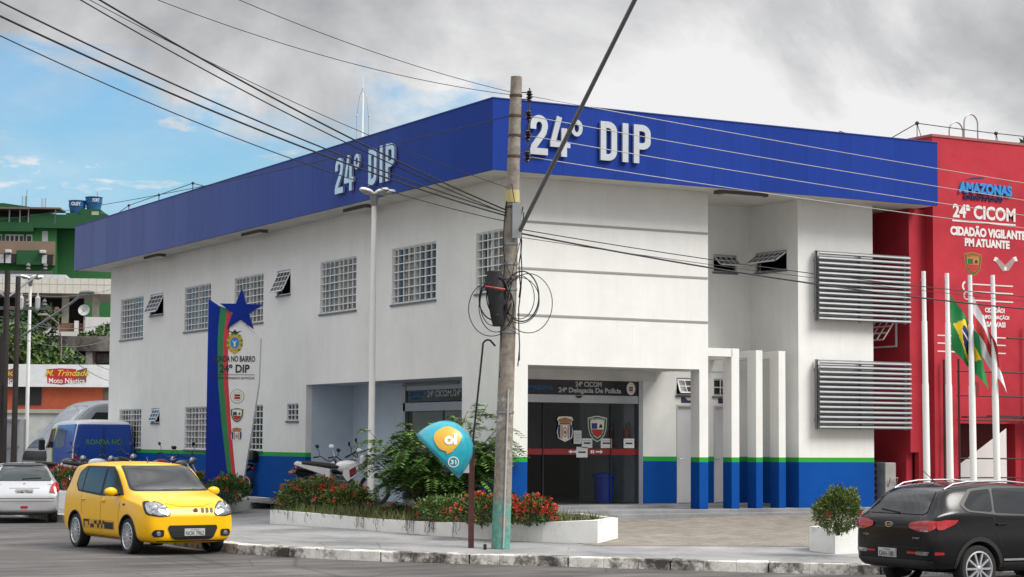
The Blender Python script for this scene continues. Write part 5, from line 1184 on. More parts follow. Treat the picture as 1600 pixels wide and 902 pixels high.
def plate(car, face, a, b_, w_, txt, out=.02):
    fr0 = Car.FR[face]; p = car.pt(face, a, b_, out); O, u, v, n = fr0; fr = (p, u, v, n); h_ = w_ * .33
    mb = MB(); mb.ob(fr, -w_ / 2, w_ / 2, -h_ / 2, h_ / 2, -.03, 0); pl = mb.build('licence_plate', platem, car.root, bevel=.003)
    mb = MB(); mb.text(txt, fr, -w_ * .44, -h_ * .42, w_ * .88, h_ * .58, .0, .002, .008); mb.text('AM - MANAUS', fr, -w_ * .2, h_ * .28, w_ * .4, h_ * .12, .0, .002); mb.build('plate_text', inkp, pl)

# yellow hatchback
yp = carpaint('yellow_paint', lin('f2b800'))
st_ = [(2.0, .52, .50, .34, .60, .40, .64), (1.97, .68, .66, .23, .68, .52, .73), (1.88, .775, .74, .20, .76, .60, .86), (1.62, .82, .78, .19, .83, .64, .965), (1.22, .825, .80, .19, .88, .66, 1.03), (1.0, .825, .80, .19, .90, .66, 1.07),
       (.46, .825, .81, .19, .93, .66, 1.44), (.30, .825, .81, .19, .93, .66, 1.50), (-.6, .825, .81, .19, .95, .655, 1.53), (-1.35, .825, .80, .19, .98, .64, 1.50), (-1.60, .82, .795, .2, .99, .63, 1.47), (-1.68, .815, .79, .21, .99, .63, 1.38), (-1.78, .81, .78, .24, .98, .66, 1.05), (-1.84, .78, .75, .28, .86, .60, .94), (-1.86, .68, .66, .34, .76, .5, .82)]
yc = Car('parked_car', 'small yellow hatchback parked at the kerb with checkered door stripe', 'car', yp, st_, [(1.19, .30, .345, .52, 1.0), (-1.19, .30, .345, .52, 1.0)], f5=.80, f6=.88)
yc.side('side_window', [(.80, .985), (.42, 1.30), (.26, 1.385), (.06, 1.40), (.06, .96)], carglass, .006)
yc.side('side_window', [(-.04, .97), (-.04, 1.41), (-1.0, 1.40), (-1.22, 1.29), (-1.24, 1.14), (-1.10, 1.02)], carglass, .006)
yc.side('window_trim', [(.92, .965), (.42, 1.35), (.22, 1.435), (-1.02, 1.43), (-1.27, 1.31), (-1.29, 1.11), (-1.12, .99), (0, .935)], seam, .003)
yc.side('quarter_divider', [(-.90, 1.0), (-.90, 1.40), (-.93, 1.40), (-.93, 1.0)], seam, .009, rnd=0)
yc.patch('windshield', 'front', [(-.66, 1.055), (.66, 1.055), (.58, 1.435), (-.58, 1.435)], carglass, .006, rnd=.07)
yc.patch('windshield_trim', 'front', [(-.70, 1.035), (.70, 1.035), (.605, 1.45), (-.605, 1.45)], seam, .002, rnd=.06)
yc.patch('rear_window', 'rear', [(-.58, 1.05), (.58, 1.05), (.50, 1.38), (-.50, 1.38)], carglass, .006)
for sg in (-1, 1):
    f_ = lambda l: [(sg * a, b_) for a, b_ in l]
    hl = yc.patch('headlight', 'front', f_([(.40, .70), (.44, .79), (.55, .865), (.70, .87), (.745, .80), (.745, .69), (.58, .66), (.43, .665)]), lampg, .008, rnd=.04)
    yc.patch('headlight_rim', 'front', f_([(.38, .68), (.43, .805), (.55, .885), (.72, .89), (.765, .80), (.76, .67), (.58, .64), (.42, .65)]), seam, .004, rnd=.04)
    for a in (.50, .64):
        p = yc.pt('front', sg * a, .765, .0); mb = MB(); mb.lathe([(.055, .016), (.05, .02), (.001, .022)], p, (X + Y * sg * .25).normalized(), 16); mb.build('reflector', chrome, hl, smooth=True)
    yc.patch('fog_recess', 'front', f_([(.50, .32), (.50, .43), (.66, .43), (.70, .37), (.66, .31)]), seam, .005, rnd=.03)
    p = yc.pt('front', sg * .59, .37, .004); mb = MB(); mb.lathe([(.04, .0), (.038, .01), (.001, .014)], p, X, 14); mb.build('fog_lamp', lampg, yc.root, smooth=True)
    yc.patch('tail_light', 'rear', f_([(.60, .78), (.62, 1.0), (.74, 1.02), (.76, .80)]), redl, .008, rnd=.03)
yc.patch('grille', 'front', [(-.44, .45), (-.42, .50), (.42, .50), (.44, .45), (.37, .30), (.30, .265), (-.30, .265), (-.37, .30)], seam, .006, rnd=.03)
for zz in (.44, .41, .345, .32): yc.strip('grille_bar', 'front', [(-.38, zz), (.38, zz)], .012, trim, .014)
yc.patch('lower_lip', 'front', [(-.6, .235), (.6, .235), (.6, .25), (-.6, .25)], seam, .004, rnd=0)
for a in (.185, .265, .345): yc.patch('hood_slot', 'front', [(a - .028, .70), (a + .022, .70), (a + .028, .775), (a - .022, .775)], mat('slot_brown', (.05, .02, .01), .5), .005, rnd=.01)
p = yc.pt('front', .055, .735, .004); mb = MB(); mb.lathe([(.048, 0), (.046, .008), (.001, .012)], p, X, 18); bd_ = mb.build('badge', chrome, yc.root, smooth=True)
mb = MB(); mb.lathe([(.036, .012), (.001, .0135)], p, X, 16); mb.build('badge_centre', mat('badge_red', lin('8a3a34'), .4), bd_)
plate(yc, 'front', .03, .385, .36, 'NOK 7962', .02)
yc.strip('bonnet_seam', 'front', [(-.42, .855), (-.2, .80), (.2, .80), (.42, .855)], .008, seam)
for f, sg in (('right', 1), ('left', -1)):
    for l in ([(.0, .93), (.0, .26)], [(.86, .92), (.80, .62), (.84, .28)], [(-.93, 1.0), (-.90, .70), (-.84, .6)], [(.84, .26), (-.80, .26)]): yc.strip('door_seam', f, [(sg * a, b_) for a, b_ in l], .008, seam)
    for a in (.12, -.82): 
        p = yc.pt(f, sg * a, .86, .012); mb = MB(); mb.cbox(p, .15, .035, .03); mb.build('door_handle', yp, yc.root, bevel=.01)
    g = MB()
    yc.patch('x', f, [(sg * a, b_) for a, b_ in ((-.78, .375), (.62, .385), (.62, .53), (-.78, .53))], None, .003, rnd=.02, build=False, mb=g); fr_b = g.build('side_stripe', mat('stripe_yellow', lin('d09a10'), .4), yc.root, smooth=2, fix=False)
    g = MB(); rr = random.Random(5)
    for (a0, a1, b0, b1) in ((-.76, -.72, .39, .52), (-.76, -.50, .485, .52), (-.54, -.50, .42, .52), (-.44, -.28, .39, .45), (-.26, -.14, .455, .51), (-.12, -.04, .39, .46), (-.04, .06, .455, .52), (.06, .12, .39, .455), (.12, .20, .46, .52), (.20, .60, .39, .50)):
        yc.patch('x', f, [(sg * a, b_) for a, b_ in ((a0, b0), (a1, b0), (a1, b1), (a0, b1))], None, .0055, rnd=0, build=False, mb=g)
    g.build('checker_decal', seam, fr_b, fix=False)
    yc.patch('side_indicator', f, [(sg * .98, .80), (sg * 1.06, .80), (sg * 1.06, .83), (sg * .98, .83)], seam, .005, rnd=.01)
    p = yc.pt(f, sg * .73, .97, .0); sd_ = V(0, -sg, 0); mb = MB(); mb.ball(p + sd_ * .15 + Z * .05, .065, .115, .075, 14, 8); m_ = mb.build('mirror', yp, yc.root, smooth=True)
    mb = MB(); mb.ball(p + sd_ * .07 + Z * .01, .04, .08, .035, 10, 6); mb.build('mirror_arm', trim, m_, smooth=True)
for x in (1.19, -1.19):
    for y in (-.72, .72): wheel(yc.root, x, y, .30, .19, .215, 15, m=mat('bright_alloy', (.60, .61, .63), .3, .7))
for x in (1.19, -1.19):                         # dark arch lips
    for sg in (-1, 1):
        pts = []
        for i in range(21):
            a = R(-8) + (math.pi + R(16)) * i / 20; q = V(x + .355 * math.cos(a), 0, .30 + .355 * math.sin(a)); h_ = yc.bvh.ray_cast(V(q.x, sg * 4, q.z), V(0, -sg, 0)); pts.append((h_[0] if h_[0] else V(q.x, sg * .8, q.z)) + V(0, sg * .002, 0))
        mb = MB(); mb.tube(pts, .012, 6); mb.build('arch_lip', trim, yc.root, smooth=True)
p = yc.pt('top', .05, 0, 0); mb = MB(); mb.tube([p, p + V(-.06, 0, .10)], [.012, .006], 6); mb.build('aerial', black, yc.root)
for s_ in (-.15, .38):
    p = yc.pt('front', s_, 1.06, .012); p2 = yc.pt('front', s_ + .30, 1.075, .015); mb = MB(); mb.tube([p, p2], .010, 5); mb.build('wiper', black, yc.root)
yc.place((-8.10, -1.12, .105), math.atan2(-2.53, .17), 1.045)

# black SUV
kp = carpaint('black_paint', (.005, .005, .006), var=.1, rough=.16, coat=.0)
st_ = [(2.22, .60, .58, .45, .78, .45, .84), (2.16, .78, .75, .32, .88, .62, .95), (2.0, .88, .85, .28, .95, .68, 1.02), (1.5, .92, .88, .27, 1.02, .72, 1.10), (1.08, .925, .89, .27, 1.06, .72, 1.15),
       (.35, .925, .89, .27, 1.09, .655, 1.53), (0, .925, .89, .27, 1.10, .655, 1.60), (-.8, .925, .885, .27, 1.13, .65, 1.635), (-1.5, .925, .875, .27, 1.17, .63, 1.60), (-1.82, .92, .865, .28, 1.18, .60, 1.53), (-2.08, .905, .85, .32, 1.14, .62, 1.19), (-2.19, .86, .82, .36, 1.04, .62, 1.08), (-2.22, .72, .68, .44, .92, .5, .95)]
kc = Car('parked_car', 'black sport utility car with red tail lights parked at the right edge', 'car', kp, st_, [(1.32, .35, .405, .55, 1.1), (-1.32, .35, .405, .55, 1.1)])
kc.side('side_window', [(.62, 1.12), (.28, 1.40), (.02, 1.515), (-.02, 1.12)], carglass, .006)
kc.side('side_window', [(-.10, 1.13), (-.08, 1.52), (-.86, 1.53), (-.97, 1.17)], carglass, .006)
kc.side('quarter_window', [(-1.01, 1.18), (-.91, 1.52), (-1.28, 1.49), (-1.52, 1.28), (-1.44, 1.21)], carglass, .006)
kc.side('window_trim', [(.72, 1.095), (.28, 1.44), (.0, 1.545), (-.85, 1.565), (-1.32, 1.515), (-1.60, 1.29), (-1.50, 1.19), (-.9, 1.13)], trim, .003)
kc.patch('windshield', 'front', [(-.72, 1.13), (.72, 1.13), (.60, 1.53), (-.60, 1.53)], carglass, .006)
kc.patch('rear_window', 'rear', [(-.66, 1.17), (-.60, 1.145), (.60, 1.145), (.66, 1.17), (.56, 1.43), (.48, 1.50), (-.48, 1.50), (-.56, 1.43)], mat('rear_glass', (.008, .009, .010), .06, spec=.35), .006, rnd=.06)
mb = MB(); mb.bar(kc.pt('rear', .08, 1.165, .02), kc.pt('rear', -.36, 1.205, .02), .022); mb.build('wiper', black, kc.root)
for sg in (-1, 1):
    f_ = lambda l: [(sg * a, b_) for a, b_ in l]
    tl = kc.patch('tail_light', 'rear', f_([(.42, 1.02), (.40, .97), (.44, .945), (.62, .90), (.80, .895), (.86, .93), (.90, 1.05), (.80, 1.06), (.6, 1.05)]), redl, .012, rnd=.03)
    kc.patch('reverse_lens', 'rear', f_([(.66, .905), (.80, .90), (.80, .925), (.66, .93)]), lampg, .016, rnd=.01, parent=tl)
    kc.patch('side_lens', 'right' if sg > 0 else 'left', [(sg * a, b_) for a, b_ in ((-2.10, .93), (-2.0, .93), (-1.78, 1.01), (-1.70, 1.07), (-1.95, 1.07), (-2.10, 1.05))], redl, .012, rnd=.02, parent=tl)
    bl_2 = kc.patch('bumper_reflector', 'rear', f_([(.36, .60), (.36, .57), (.56, .57), (.56, .60)]), redl, .008, rnd=.01)
    kc.patch('bumper_lens', 'rear', f_([(.56, .61), (.56, .555), (.80, .555), (.82, .61)]), lampg, .009, rnd=.015)
    kc.patch('tip', 'right' if sg > 0 else 'left', [(sg * a, b_) for a, b_ in ((-2.14, .56), (-1.99, .57), (-1.99, .60), (-2.14, .61))], redl, .008, rnd=.01, parent=bl_2)
    mb = MB(); pr = [kc.pt('top', x_, sg * .56, h_) for x_, h_ in ((.28, .0), (.1, .045), (-.5, .05), (-1.2, .05), (-1.5, .04), (-1.68, .0))]; mb.tube(pr, .013, 8); mb.build('roof_rail', mat('rail_silver', (.42, .42, .44), .35, .7), kc.root, smooth=True)
plate(kc, 'rear', -.0 + -.08, .565, .40, 'OAH-1881', .025)
kc.strip('tailgate_seam', 'rear', [(-.60, .66), (.60, .66)], .010, seam); kc.strip('tailgate_seam', 'rear', [(-.62, .67), (-.70, 1.1)], .008, seam); kc.strip('tailgate_seam', 'rear', [(.62, .67), (.70, 1.1)], .008, seam)
kc.patch('lower_bumper', 'rear', [(-.80, .36), (.80, .36), (.86, .48), (-.86, .48)], trim, .006, rnd=.02)
p = kc.pt('rear', -.05, .985, .012); O_k = p; frk = (p, -Y, Z, -X); mb = MB()
for i in range(28):
    a0, a1 = 2 * math.pi * i / 28, 2 * math.pi * (i + 1) / 28; mb.prism([(.085 * math.cos(a0), .042 * math.sin(a0)), (.085 * math.cos(a1), .042 * math.sin(a1)), (.074 * math.cos(a1), .033 * math.sin(a1)), (.074 * math.cos(a0), .033 * math.sin(a0))], frk, -.01, .004)
mb.text('KIA', frk, -.055, -.017, .11, .034, -.002, .006); mb.build('badge', chrome, kc.root)
p = kc.pt('rear', .56, .80, .006); mb = MB(); mb.text('SPORT', (p, -Y, Z, -X), -.08, -.012, .16, .025, -.002, .004); p = kc.pt('rear', -.58, .82, .006); mb.text('FLEX', (p, -Y, Z, -X), -.06, -.012, .12, .025, -.002, .004); mb.build('model_lettering', chrome, kc.root)
for f, sg in (('right', 1), ('left', -1)):
    for l in ([(-.04, 1.12), (-.06, .42)], [(.92, 1.06), (.86, .7), (.9, .42)], [(-1.0, 1.17), (-1.0, .9), (-.86, .66)], [(-1.75, 1.05), (-1.60, .80)]): kc.strip('door_seam', f, [(sg * a, b_) for a, b_ in l], .009, seam)
    kc.patch('sill_cladding', f, [(sg * a, b_) for a, b_ in ((.88, .30), (.88, .44), (-.86, .44), (-.86, .30))], trim, .006, rnd=.02)
    kc.strip('sill_chrome', f, [(sg * .86, .475), (sg * -.84, .475)], .03, mat('rail_silver', (.42, .42, .44), .35, .7), .008)
    for a in (.10, -.88):
        p = kc.pt(f, sg * a, 1.0, .018); mb = MB(); mb.cbox(p, .19, .03, .035); mb.build('door_handle', kp, kc.root, bevel=.01)
    p = kc.pt(f, sg * .68, 1.10, .0); mb = MB(); mb.ball(p + V(0, -sg, 0) * .16 + Z * .06, .07, .13, .085, 14, 8); mb.build('mirror', kp, kc.root, smooth=True)
for x in (1.32, -1.32):
    for y in (-.80, .80): wheel(kc.root, x, y, .35, .23, .25, 10, kind='alloy', m=MATS['bright_alloy'])
    for sg in (-1, 1):
        g = MB(); n_ = 24; ring_ = []
        for i in range(n_ + 1):
            a = R(-6) + (math.pi + R(12)) * i / n_; row = []
            for rr_ in (.408, .47): 
                q = V(x + rr_ * math.cos(a), 0, .35 + rr_ * math.sin(a)); h_ = kc.bvh.ray_cast(V(q.x, sg * 4, q.z), V(0, -sg, 0)); row.append((h_[0] if h_[0] else V(q.x, sg * .9, q.z)) + V(0, sg * .01, 0))
            ring_.append(row)
        for i in range(n_): g.add([ring_[i][0], ring_[i][1], ring_[i + 1][1], ring_[i + 1][0]], [(0, 1, 2, 3)])
        g.build('arch_cladding', trim, kc.root, smooth=2, fix=False)
p = kc.pt('top', -1.25, .12, 0); mb = MB(); mb.tube([p, p + V(-.24, 0, .18)], [.008, .004], 6); mb.build('aerial', black, kc.root)
kc.place((1.90, -12.42, -.09), 0.0)

# silver hatchback, seen from behind
sp_ = carpaint('silver_paint', (.52, .53, .55), metal=.5, rough=.25)
st_ = [(1.98, .5, .48, .36, .58, .4, .62), (1.92, .70, .68, .24, .66, .52, .72), (1.6, .80, .77, .2, .78, .6, .88), (1.1, .82, .79, .19, .85, .63, .98), (.85, .82, .79, .19, .87, .63, 1.01),
       (.2, .82, .79, .19, .90, .555, 1.38), (-.1, .82, .79, .19, .91, .55, 1.425), (-.8, .82, .785, .19, .93, .545, 1.43), (-1.2, .82, .78, .19, .95, .53, 1.39), (-1.36, .82, .775, .2, .95, .53, 1.36), (-1.62, .815, .77, .23, .95, .60, 1.02), (-1.74, .80, .76, .26, .82, .62, .86), (-1.83, .77, .73, .28, .62, .56, .68), (-1.845, .66, .62, .34, .54, .48, .58)]
vc = Car('parked_car', 'silver hatchback seen from behind at the left edge of the street', 'car', sp_, st_, [(1.22, .28, .32, .52, 1.0), (-1.22, .28, .32, .52, 1.0)])
vc.patch('rear_window', 'rear', [(-.64, 1.0), (.64, 1.0), (.50, 1.32), (-.50, 1.32)], mat('rear_glass_green', (.02, .035, .033), .05, var=.5, vs=6, coat=1), .006, rnd=.06)
vc.patch('spoiler', 'rear', [(-.56, 1.335), (.56, 1.335), (.5, 1.385), (-.5, 1.385)], trim, .03, rnd=.02)
vc.side('side_window', [(.55, .95), (.15, 1.28), (-.02, 1.33), (-.05, .95)], carglass, .006); vc.side('side_window', [(-.13, .96), (-.12, 1.34), (-.85, 1.32), (-1.12, 1.12), (-1.15, 1.0)], carglass, .006)
vc.patch('windshield', 'front', [(-.66, 1.0), (.66, 1.0), (.52, 1.37), (-.52, 1.37)], carglass, .006)
for sg in (-1, 1):
    f_ = lambda l: [(sg * a, b_) for a, b_ in l]
    tl = vc.patch('tail_light', 'rear', f_([(.56, .73), (.60, .87), (.66, .96), (.75, .955), (.78, .86), (.775, .74), (.70, .715)]), redl, .012, rnd=.03)
    vc.patch('side_lens', 'right' if sg > 0 else 'left', [(sg * a, b_) for a, b_ in ((-1.75, .76), (-1.60, .78), (-1.50, .86), (-1.60, .94), (-1.70, .92))], redl, .010, rnd=.02, parent=tl)
plate(vc, 'rear', 0, .745, .40, 'JXM 7005', .012)
vc.strip('bumper_line', 'rear', [(-.76, .60), (.76, .60)], .014, seam); vc.strip('bumper_line', 'rear', [(-.76, .53), (.76, .53)], .008, seam); vc.strip('tailgate_line', 'rear', [(-.34, .83), (.34, .83)], .02, chrome)
vc.patch('bumper_reflector', 'rear', [(-.10, .40), (-.06, .37), (.06, .37), (.10, .40), (.06, .425), (-.06, .425)], redl, .008, rnd=.02)
mb = MB(); mb.bar(vc.pt('rear', -.05, 1.045, .02), vc.pt('rear', .38, 1.07, .02), .022); mb.build('wiper', black, vc.root)
mb = MB(); q = vc.pt('rear', 0, .93, .004); mb.lathe([(.03, 0), (.001, .006)], q, -X, 10); mb.build('badge', chrome, vc.root)
for x in (1.22, -1.22):
    for y in (-.70, .70): wheel(vc.root, x, y, .29, .18, .19, 8)
p = vc.pt('top', -1.0, .02, 0); mb = MB(); mb.tube([p, p + V(-.18, 0, .18)], [.008, .004], 6); mb.build('aerial', black, vc.root)
h_ = R(90 - 12); lo = V(*(-7.209, 10.157, 0.100)); vc.place((lo.x + 1.84 * math.cos(h_), lo.y + 1.84 * math.sin(h_), .1), h_, 1.0)

# blue and white van
bp = carpaint('van_blue', lin('1746a2'), rough=.3); wp = carpaint('van_white', (.70, .71, .70), rough=.3)
st_ = [(2.45, .72, .70, .45, .80, .5, .85), (2.36, .88, .85, .32, .98, .68, 1.05), (2.0, .97, .94, .28, 1.15, .76, 1.28), (1.75, .98, .95, .28, 1.2, .78, 1.42), (1.15, .99, .96, .28, 1.25, .83, 2.02), (.8, .99, .97, .28, 1.28, .84, 2.12), (-.8, .99, .97, .28, 1.3, .84, 2.16), (-2.15, .99, .97, .28, 1.3, .84, 2.14), (-2.32, .98, .96, .3, 1.3, .83, 2.08), (-2.38, .95, .93, .32, 1.28, .80, 2.02), (-2.385, .9, .88, .4, 1.2, .75, 1.95)]
bv = Car('parked_van', 'blue and white van with green lettering on its rear doors beyond the planters', 'van', wp, st_, [(1.6, .34, .39, .6, 1.1), (-1.5, .34, .39, .6, 1.1)], f5=.8, f6=.86)
bv.patch('rear_paint', 'rear', [(-.93, .40), (.93, .40), (.93, 1.3), (.80, 1.98), (-.80, 1.98), (-.93, 1.3)], bp, .004, rnd=.05)
bv.side('blue_paint', [(-2.33, .38), (.42, .38), (.55, 1.3), (.20, 1.96), (-2.33, 1.98)], bp, .004)
bv.side('yellow_sweep', [(.45, .6), (.58, 1.3), (.22, 1.97), (-.0, 1.97), (.36, 1.3), (.25, .6)], mat('sweep_yellow', lin('b9c23a'), .4), .007)
bv.side('side_window', [(1.55, 1.24), (1.05, 1.82), (.80, 1.86), (.80, 1.24)], carglass, .010); bv.side('side_window', [(.72, 1.24), (.72, 1.86), (.34, 1.86), (.34, 1.24)], carglass, .010); bv.side('side_window', [(-.0, 1.24), (-.0, 1.84), (-1.25, 1.84), (-1.25, 1.24)], mat('blue_glass', (.06, .12, .22), .08, var=.4, vs=2), .010)
bv.patch('windshield', 'front', [(-.80, 1.42), (.80, 1.42), (.70, 2.0), (-.70, 2.0)], carglass, .006)
for sg in (-1, 1):
    bv.patch('tail_light', 'rear', [(sg * .80, .75), (sg * .80, 1.08), (sg * .93, 1.08), (sg * .93, .75)], redl, .012, rnd=.02)
    bv.patch('rear_door_window_seal', 'rear', [(sg * .02, .5), (sg * .02, 1.9), (sg * .035, 1.9), (sg * .035, .5)], seam, .007, rnd=0)
g = MB(); f_ = MB(); f_.text('RONDA NO', (V(0, 0, 0) - X * 4, -Y, Z, -X), -.55, 1.36, 1.1, .16, 0, .001, .02)
p = bv.pt('rear', 0, 1.4, .012); f_.v = [(p.x, y_, z_) for _, y_, z_ in f_.v]; g.add(f_.v, f_.f); g.build('van_lettering', mat('van_green', lin('7cc456'), .5), bv.root)
g = MB(); f_ = MB(); f_.text('24º CICOM', (V(0, 0, 0), -Y, Z, -X), -.30, .84, .55, .09, 0, .001); f_.text('190  POLÍCIA', (V(0, 0, 0), -Y, Z, -X), -.5, .70, .95, .09, 0, .001); p = bv.pt('rear', 0, .8, .012); f_.v = [(p.x, y_, z_) for _, y_, z_ in f_.v]; g.add(f_.v, f_.f); g.build('van_lettering', white, bv.root)
for sg in (-1, 1):
    mb = MB(); mb.cbox((1.45, sg * 1.1, 1.33), .10, .20, .34); mb.build('mirror', black, bv.root, bevel=.03)
for x in (1.6, -1.5):
    for y in (-.86, .86): wheel(bv.root, x, y, .34, .2, .2, 5, 'steel')
q = V(*(-1.977, 23.951, 0.500)); 
hv = math.atan2(RT.y * -.42 + FW.y * .90, RT.x * -.42 + FW.x * .90)
# rear left corner of the van at q : local (-2.38, +.97) (left side faces the street)
c_, s_ = math.cos(hv), math.sin(hv); lx, ly = -2.38, .97
bv.place((q.x - (lx * c_ - ly * s_), q.y - (lx * s_ + ly * c_), .55), hv)

# large white minibus behind the van
st_ = [(3.4, .8, .78, .5, .95, .6, 1.0), (3.3, .98, .96, .4, 1.15, .8, 1.25), (3.05, 1.03, 1.0, .35, 1.3, .85, 1.5), (1.9, 1.05, 1.03, .35, 1.5, .88, 2.75), (1.5, 1.05, 1.03, .35, 1.5, .9, 2.88), (-1.5, 1.05, 1.03, .35, 1.5, .9, 2.92), (-3.3, 1.05, 1.03, .35, 1.5, .9, 2.85), (-3.45, 1.0, .98, .4, 1.5, .85, 2.7)]
mv = Car('parked_minibus', 'tall pale grey minibus with a long sloping windscreen behind the blue van', 'minibus', carpaint('minibus_grey', (.30, .32, .34), rough=.3), st_, [(2.2, .4, .46, .6, 1.2), (-2.0, .4, .46, .6, 1.2)], f5=.8, f6=.86)
mv.patch('windshield', 'front', [(-.90, 1.30), (.90, 1.30), (.80, 2.72), (-.80, 2.72)], mat('sky_glass', (.10, .16, .22), .05, var=.6, vs=1.2, coat=1), .008)
mv.side('side_window', [(2.55, 1.45), (1.75, 2.45), (-3.2, 2.45), (-3.2, 1.45)], carglass, .008)
mv.patch('front_trim', 'front', [(-.95, .9), (.95, .9), (.95, 1.2), (-.95, 1.2)], trim, .006)
for x in (2.2, -2.0):
    for y in (-.9, .9): wheel(mv.root, x, y, .4, .22, .24, 5, 'steel')
q = V(*(-1.668, 28.355, 0.300)); hv2 = math.atan2(RT.y * -.72 + FW.y * -.62, RT.x * -.72 + FW.x * -.62); mv.place((q.x - 3.2 * math.cos(hv2), q.y - 3.2 * math.sin(hv2), .45), hv2, 1.02)

# ---------------------------------------------------------------- motorcycles
def moto(name, label, paint, loc, hd, group=None, scale=1, dual=False, case=False, lean=R(8), near=False):
    root = thing(name, label, 'motorcycle', loc, hd, group, scale); root.rotation_euler = (lean, 0, hd); parts = []
    rf, rr_ = (.34, .31) if dual else (.30, .30); xf, xr = .70, -.66
    for x, r_, nm in ((xf, rf, 'front_wheel'), (xr, rr_, 'rear_wheel')):
        mb = MB(); mb.lathe([(r_ - .07, -.035), (r_ - .02, -.05), (r_, -.02), (r_, .02), (r_ - .02, .05), (r_ - .07, .035), (r_ - .07, -.035)], (x, 0, r_), Y, 32); wv = mb.build(nm, rubber, root, smooth=True)
        mb = MB(); mb.lathe([(r_ - .09, -.03), (r_ - .065, -.03), (r_ - .065, .03), (r_ - .09, .03), (r_ - .09, -.03)], (x, 0, r_), Y, 32); mb.lathe([(.001, -.05), (.05, -.05), (.05, .05), (.001, .05)], (x, 0, r_), Y, 10)
        for k in range(16):
            a = 2 * math.pi * k / 16; mb.tube([(x + .04 * math.cos(a), .03 * (-1) ** k, r_ + .04 * math.sin(a)), (x + (r_ - .08) * math.cos(a + .15), 0, r_ + (r_ - .08) * math.sin(a + .15))], .003, 3, cap=False)
        mb.lathe([(.05, .045), (.11, .045), (.11, .05), (.05, .05)], (x, 0, r_), Y, 16); mb.build('rim', alu, wv, smooth=True)
    hx, hz = .36, .86
    mb = MB()
    for s_ in (-.08, .08): mb.tube([(xf, s_, rf), (hx + .04, s_, hz)], [.022, .025], 8)
    mb.build('fork', alu, root, smooth=True)
    mb = MB(); mb.tube([(hx, 0, hz - .06), (.15, 0, .55), (-.05, 0, .32), (-.3, 0, .34), (xr, 0, rr_)], .024, 8); mb.tube([(hx, 0, hz - .1), (-.2, 0, .72), (-.75, 0, .80)], .02, 8); mb.tube([(-.3, .08, .34), (xr, .08, rr_)], .02, 6); mb.tube([(-.55, .1, .72), (xr, .1, rr_)], .022, 6); mb.build('frame', black, root, smooth=True)
    mb = MB(); mb.cbox((.0, 0, .42), .34, .24, .28); mb.cbox((.08, 0, .58), .20, .18, .16); mb.build('engine', mat('engine_grey', (.10, .10, .11), .45, .6), root, bevel=.03)
    mb = MB(); mb.tube([(.15, -.12, .45), (.1, -.16, .25), (-.2, -.17, .26), (-.75, -.18, .42)], [.02, .02, .03, .04], 8); mb.build('exhaust', chrome if not dual else black, root, smooth=True)
    mb = MB(); mb.ball((.14, 0, .82), .27, .14, .13, 16, 10)
    if dual: mb.prism([(.34, .92), (.42, .72), (.16, .52), (.06, .66), (.1, .86)], (V(0, 0, 0), X, Z, -Y), -.13, .13)
    tk = mb.build('tank', paint, root, smooth=True)
    if dual:
        mb = MB(); mb.prism([(.33, .84), (.37, .70), (.22, .60), (.2, .76)], (V(0, 0, 0), X, Z, -Y), -.134, .134); mb.build('tank_decal', mat('decal_maroon', lin('7a2436'), .4), tk)
        mb = MB(); mb.prism([(-.2, .78), (-.95, .92), (-.98, .86), (-.5, .70), (-.22, .58)], (V(0, 0, 0), X, Z, -Y), -.10, .10); mb.build('tail_panel', paint, root, bevel=.02)
        mb = MB(); mb.prism([(.42, .78), (.60, .76), (1.02, .68), (.98, .66), (.60, .71), (.42, .72)], (V(0, 0, 0), X, Z, -Y), -.07, .07); mb.build('front_mudguard', paint, root, bevel=.01)
        mb = MB(); mb.cbox((.46, 0, .95), .10, .20, .22); mb.build('headlight_mask', paint, root, bevel=.04)
    else:
        mb = MB(); mb.prism([(-.15, .70), (-.85, .82), (-.88, .74), (-.5, .60)], (V(0, 0, 0), X, Z, -Y), -.09, .09); mb.build('tail_panel', paint, root, bevel=.02)
        mb = MB(); mb.lathe([(rf + .02, -.05), (rf + .05, 0), (rf + .02, .05)], (xf, 0, rf), Y, 24); mb.build('front_mudguard', paint, root, smooth=True)
    mb = MB(); mb.ball((.52, 0, .93), .09, .10, .10, 14, 8); mb.build('headlight', lampg, root, smooth=True)
    mb = MB(); sz = .90 if dual else .84
    mb.prism([(.02, sz - .06), (-.1, sz - .04), (-.45, sz), (-.80, sz + .03), (-.82, sz - .03), (-.4, sz - .08), (-.05, sz - .12)], (V(0, 0, 0), X, Z, -Y), -.12, .12); mb.build('seat', mat('seat_black', (.018, .018, .018), .7), root, bevel=.03)
    mb = MB(); mb.tube([(.18, .38, 1.05), (.28, .22, 1.10), (.34, .08, 1.02), (.34, -.08, 1.02), (.28, -.22, 1.10), (.18, -.38, 1.05)], .014, 6); mb.tube([(.18, .38, 1.05), (.24, .27, 1.085)], .022, 6); mb.tube([(.18, -.38, 1.05), (.24, -.27, 1.085)], .022, 6); mb.build('handlebar', black, root, smooth=True)
    for s_ in (-1, 1):
        mb = MB(); mb.tube([(.26, s_ * .25, 1.1), (.30, s_ * .33, 1.22), (.26, s_ * .36, 1.30)], .008, 5); mb.ball((.25, s_ * .36, 1.33), .02, .075, .05, 12, 6); mb.build('mirror', MATS['mirror_face'] if near else black, root, smooth=True)
    mb = MB(); mb.ball((-.92, 0, .80 if dual else .74), .05, .08, .045, 10, 6); mb.build('tail_light', redl, root, smooth=True)
    if case: mb = MB(); mb.cbox((-.85, 0, 1.06), .36, .40, .30); mb.build('top_case', mat('case_black', (.015, .015, .016), .5), root, bevel=.05)
    return root
mat('mirror_face', (.85, .87, .9), .4)
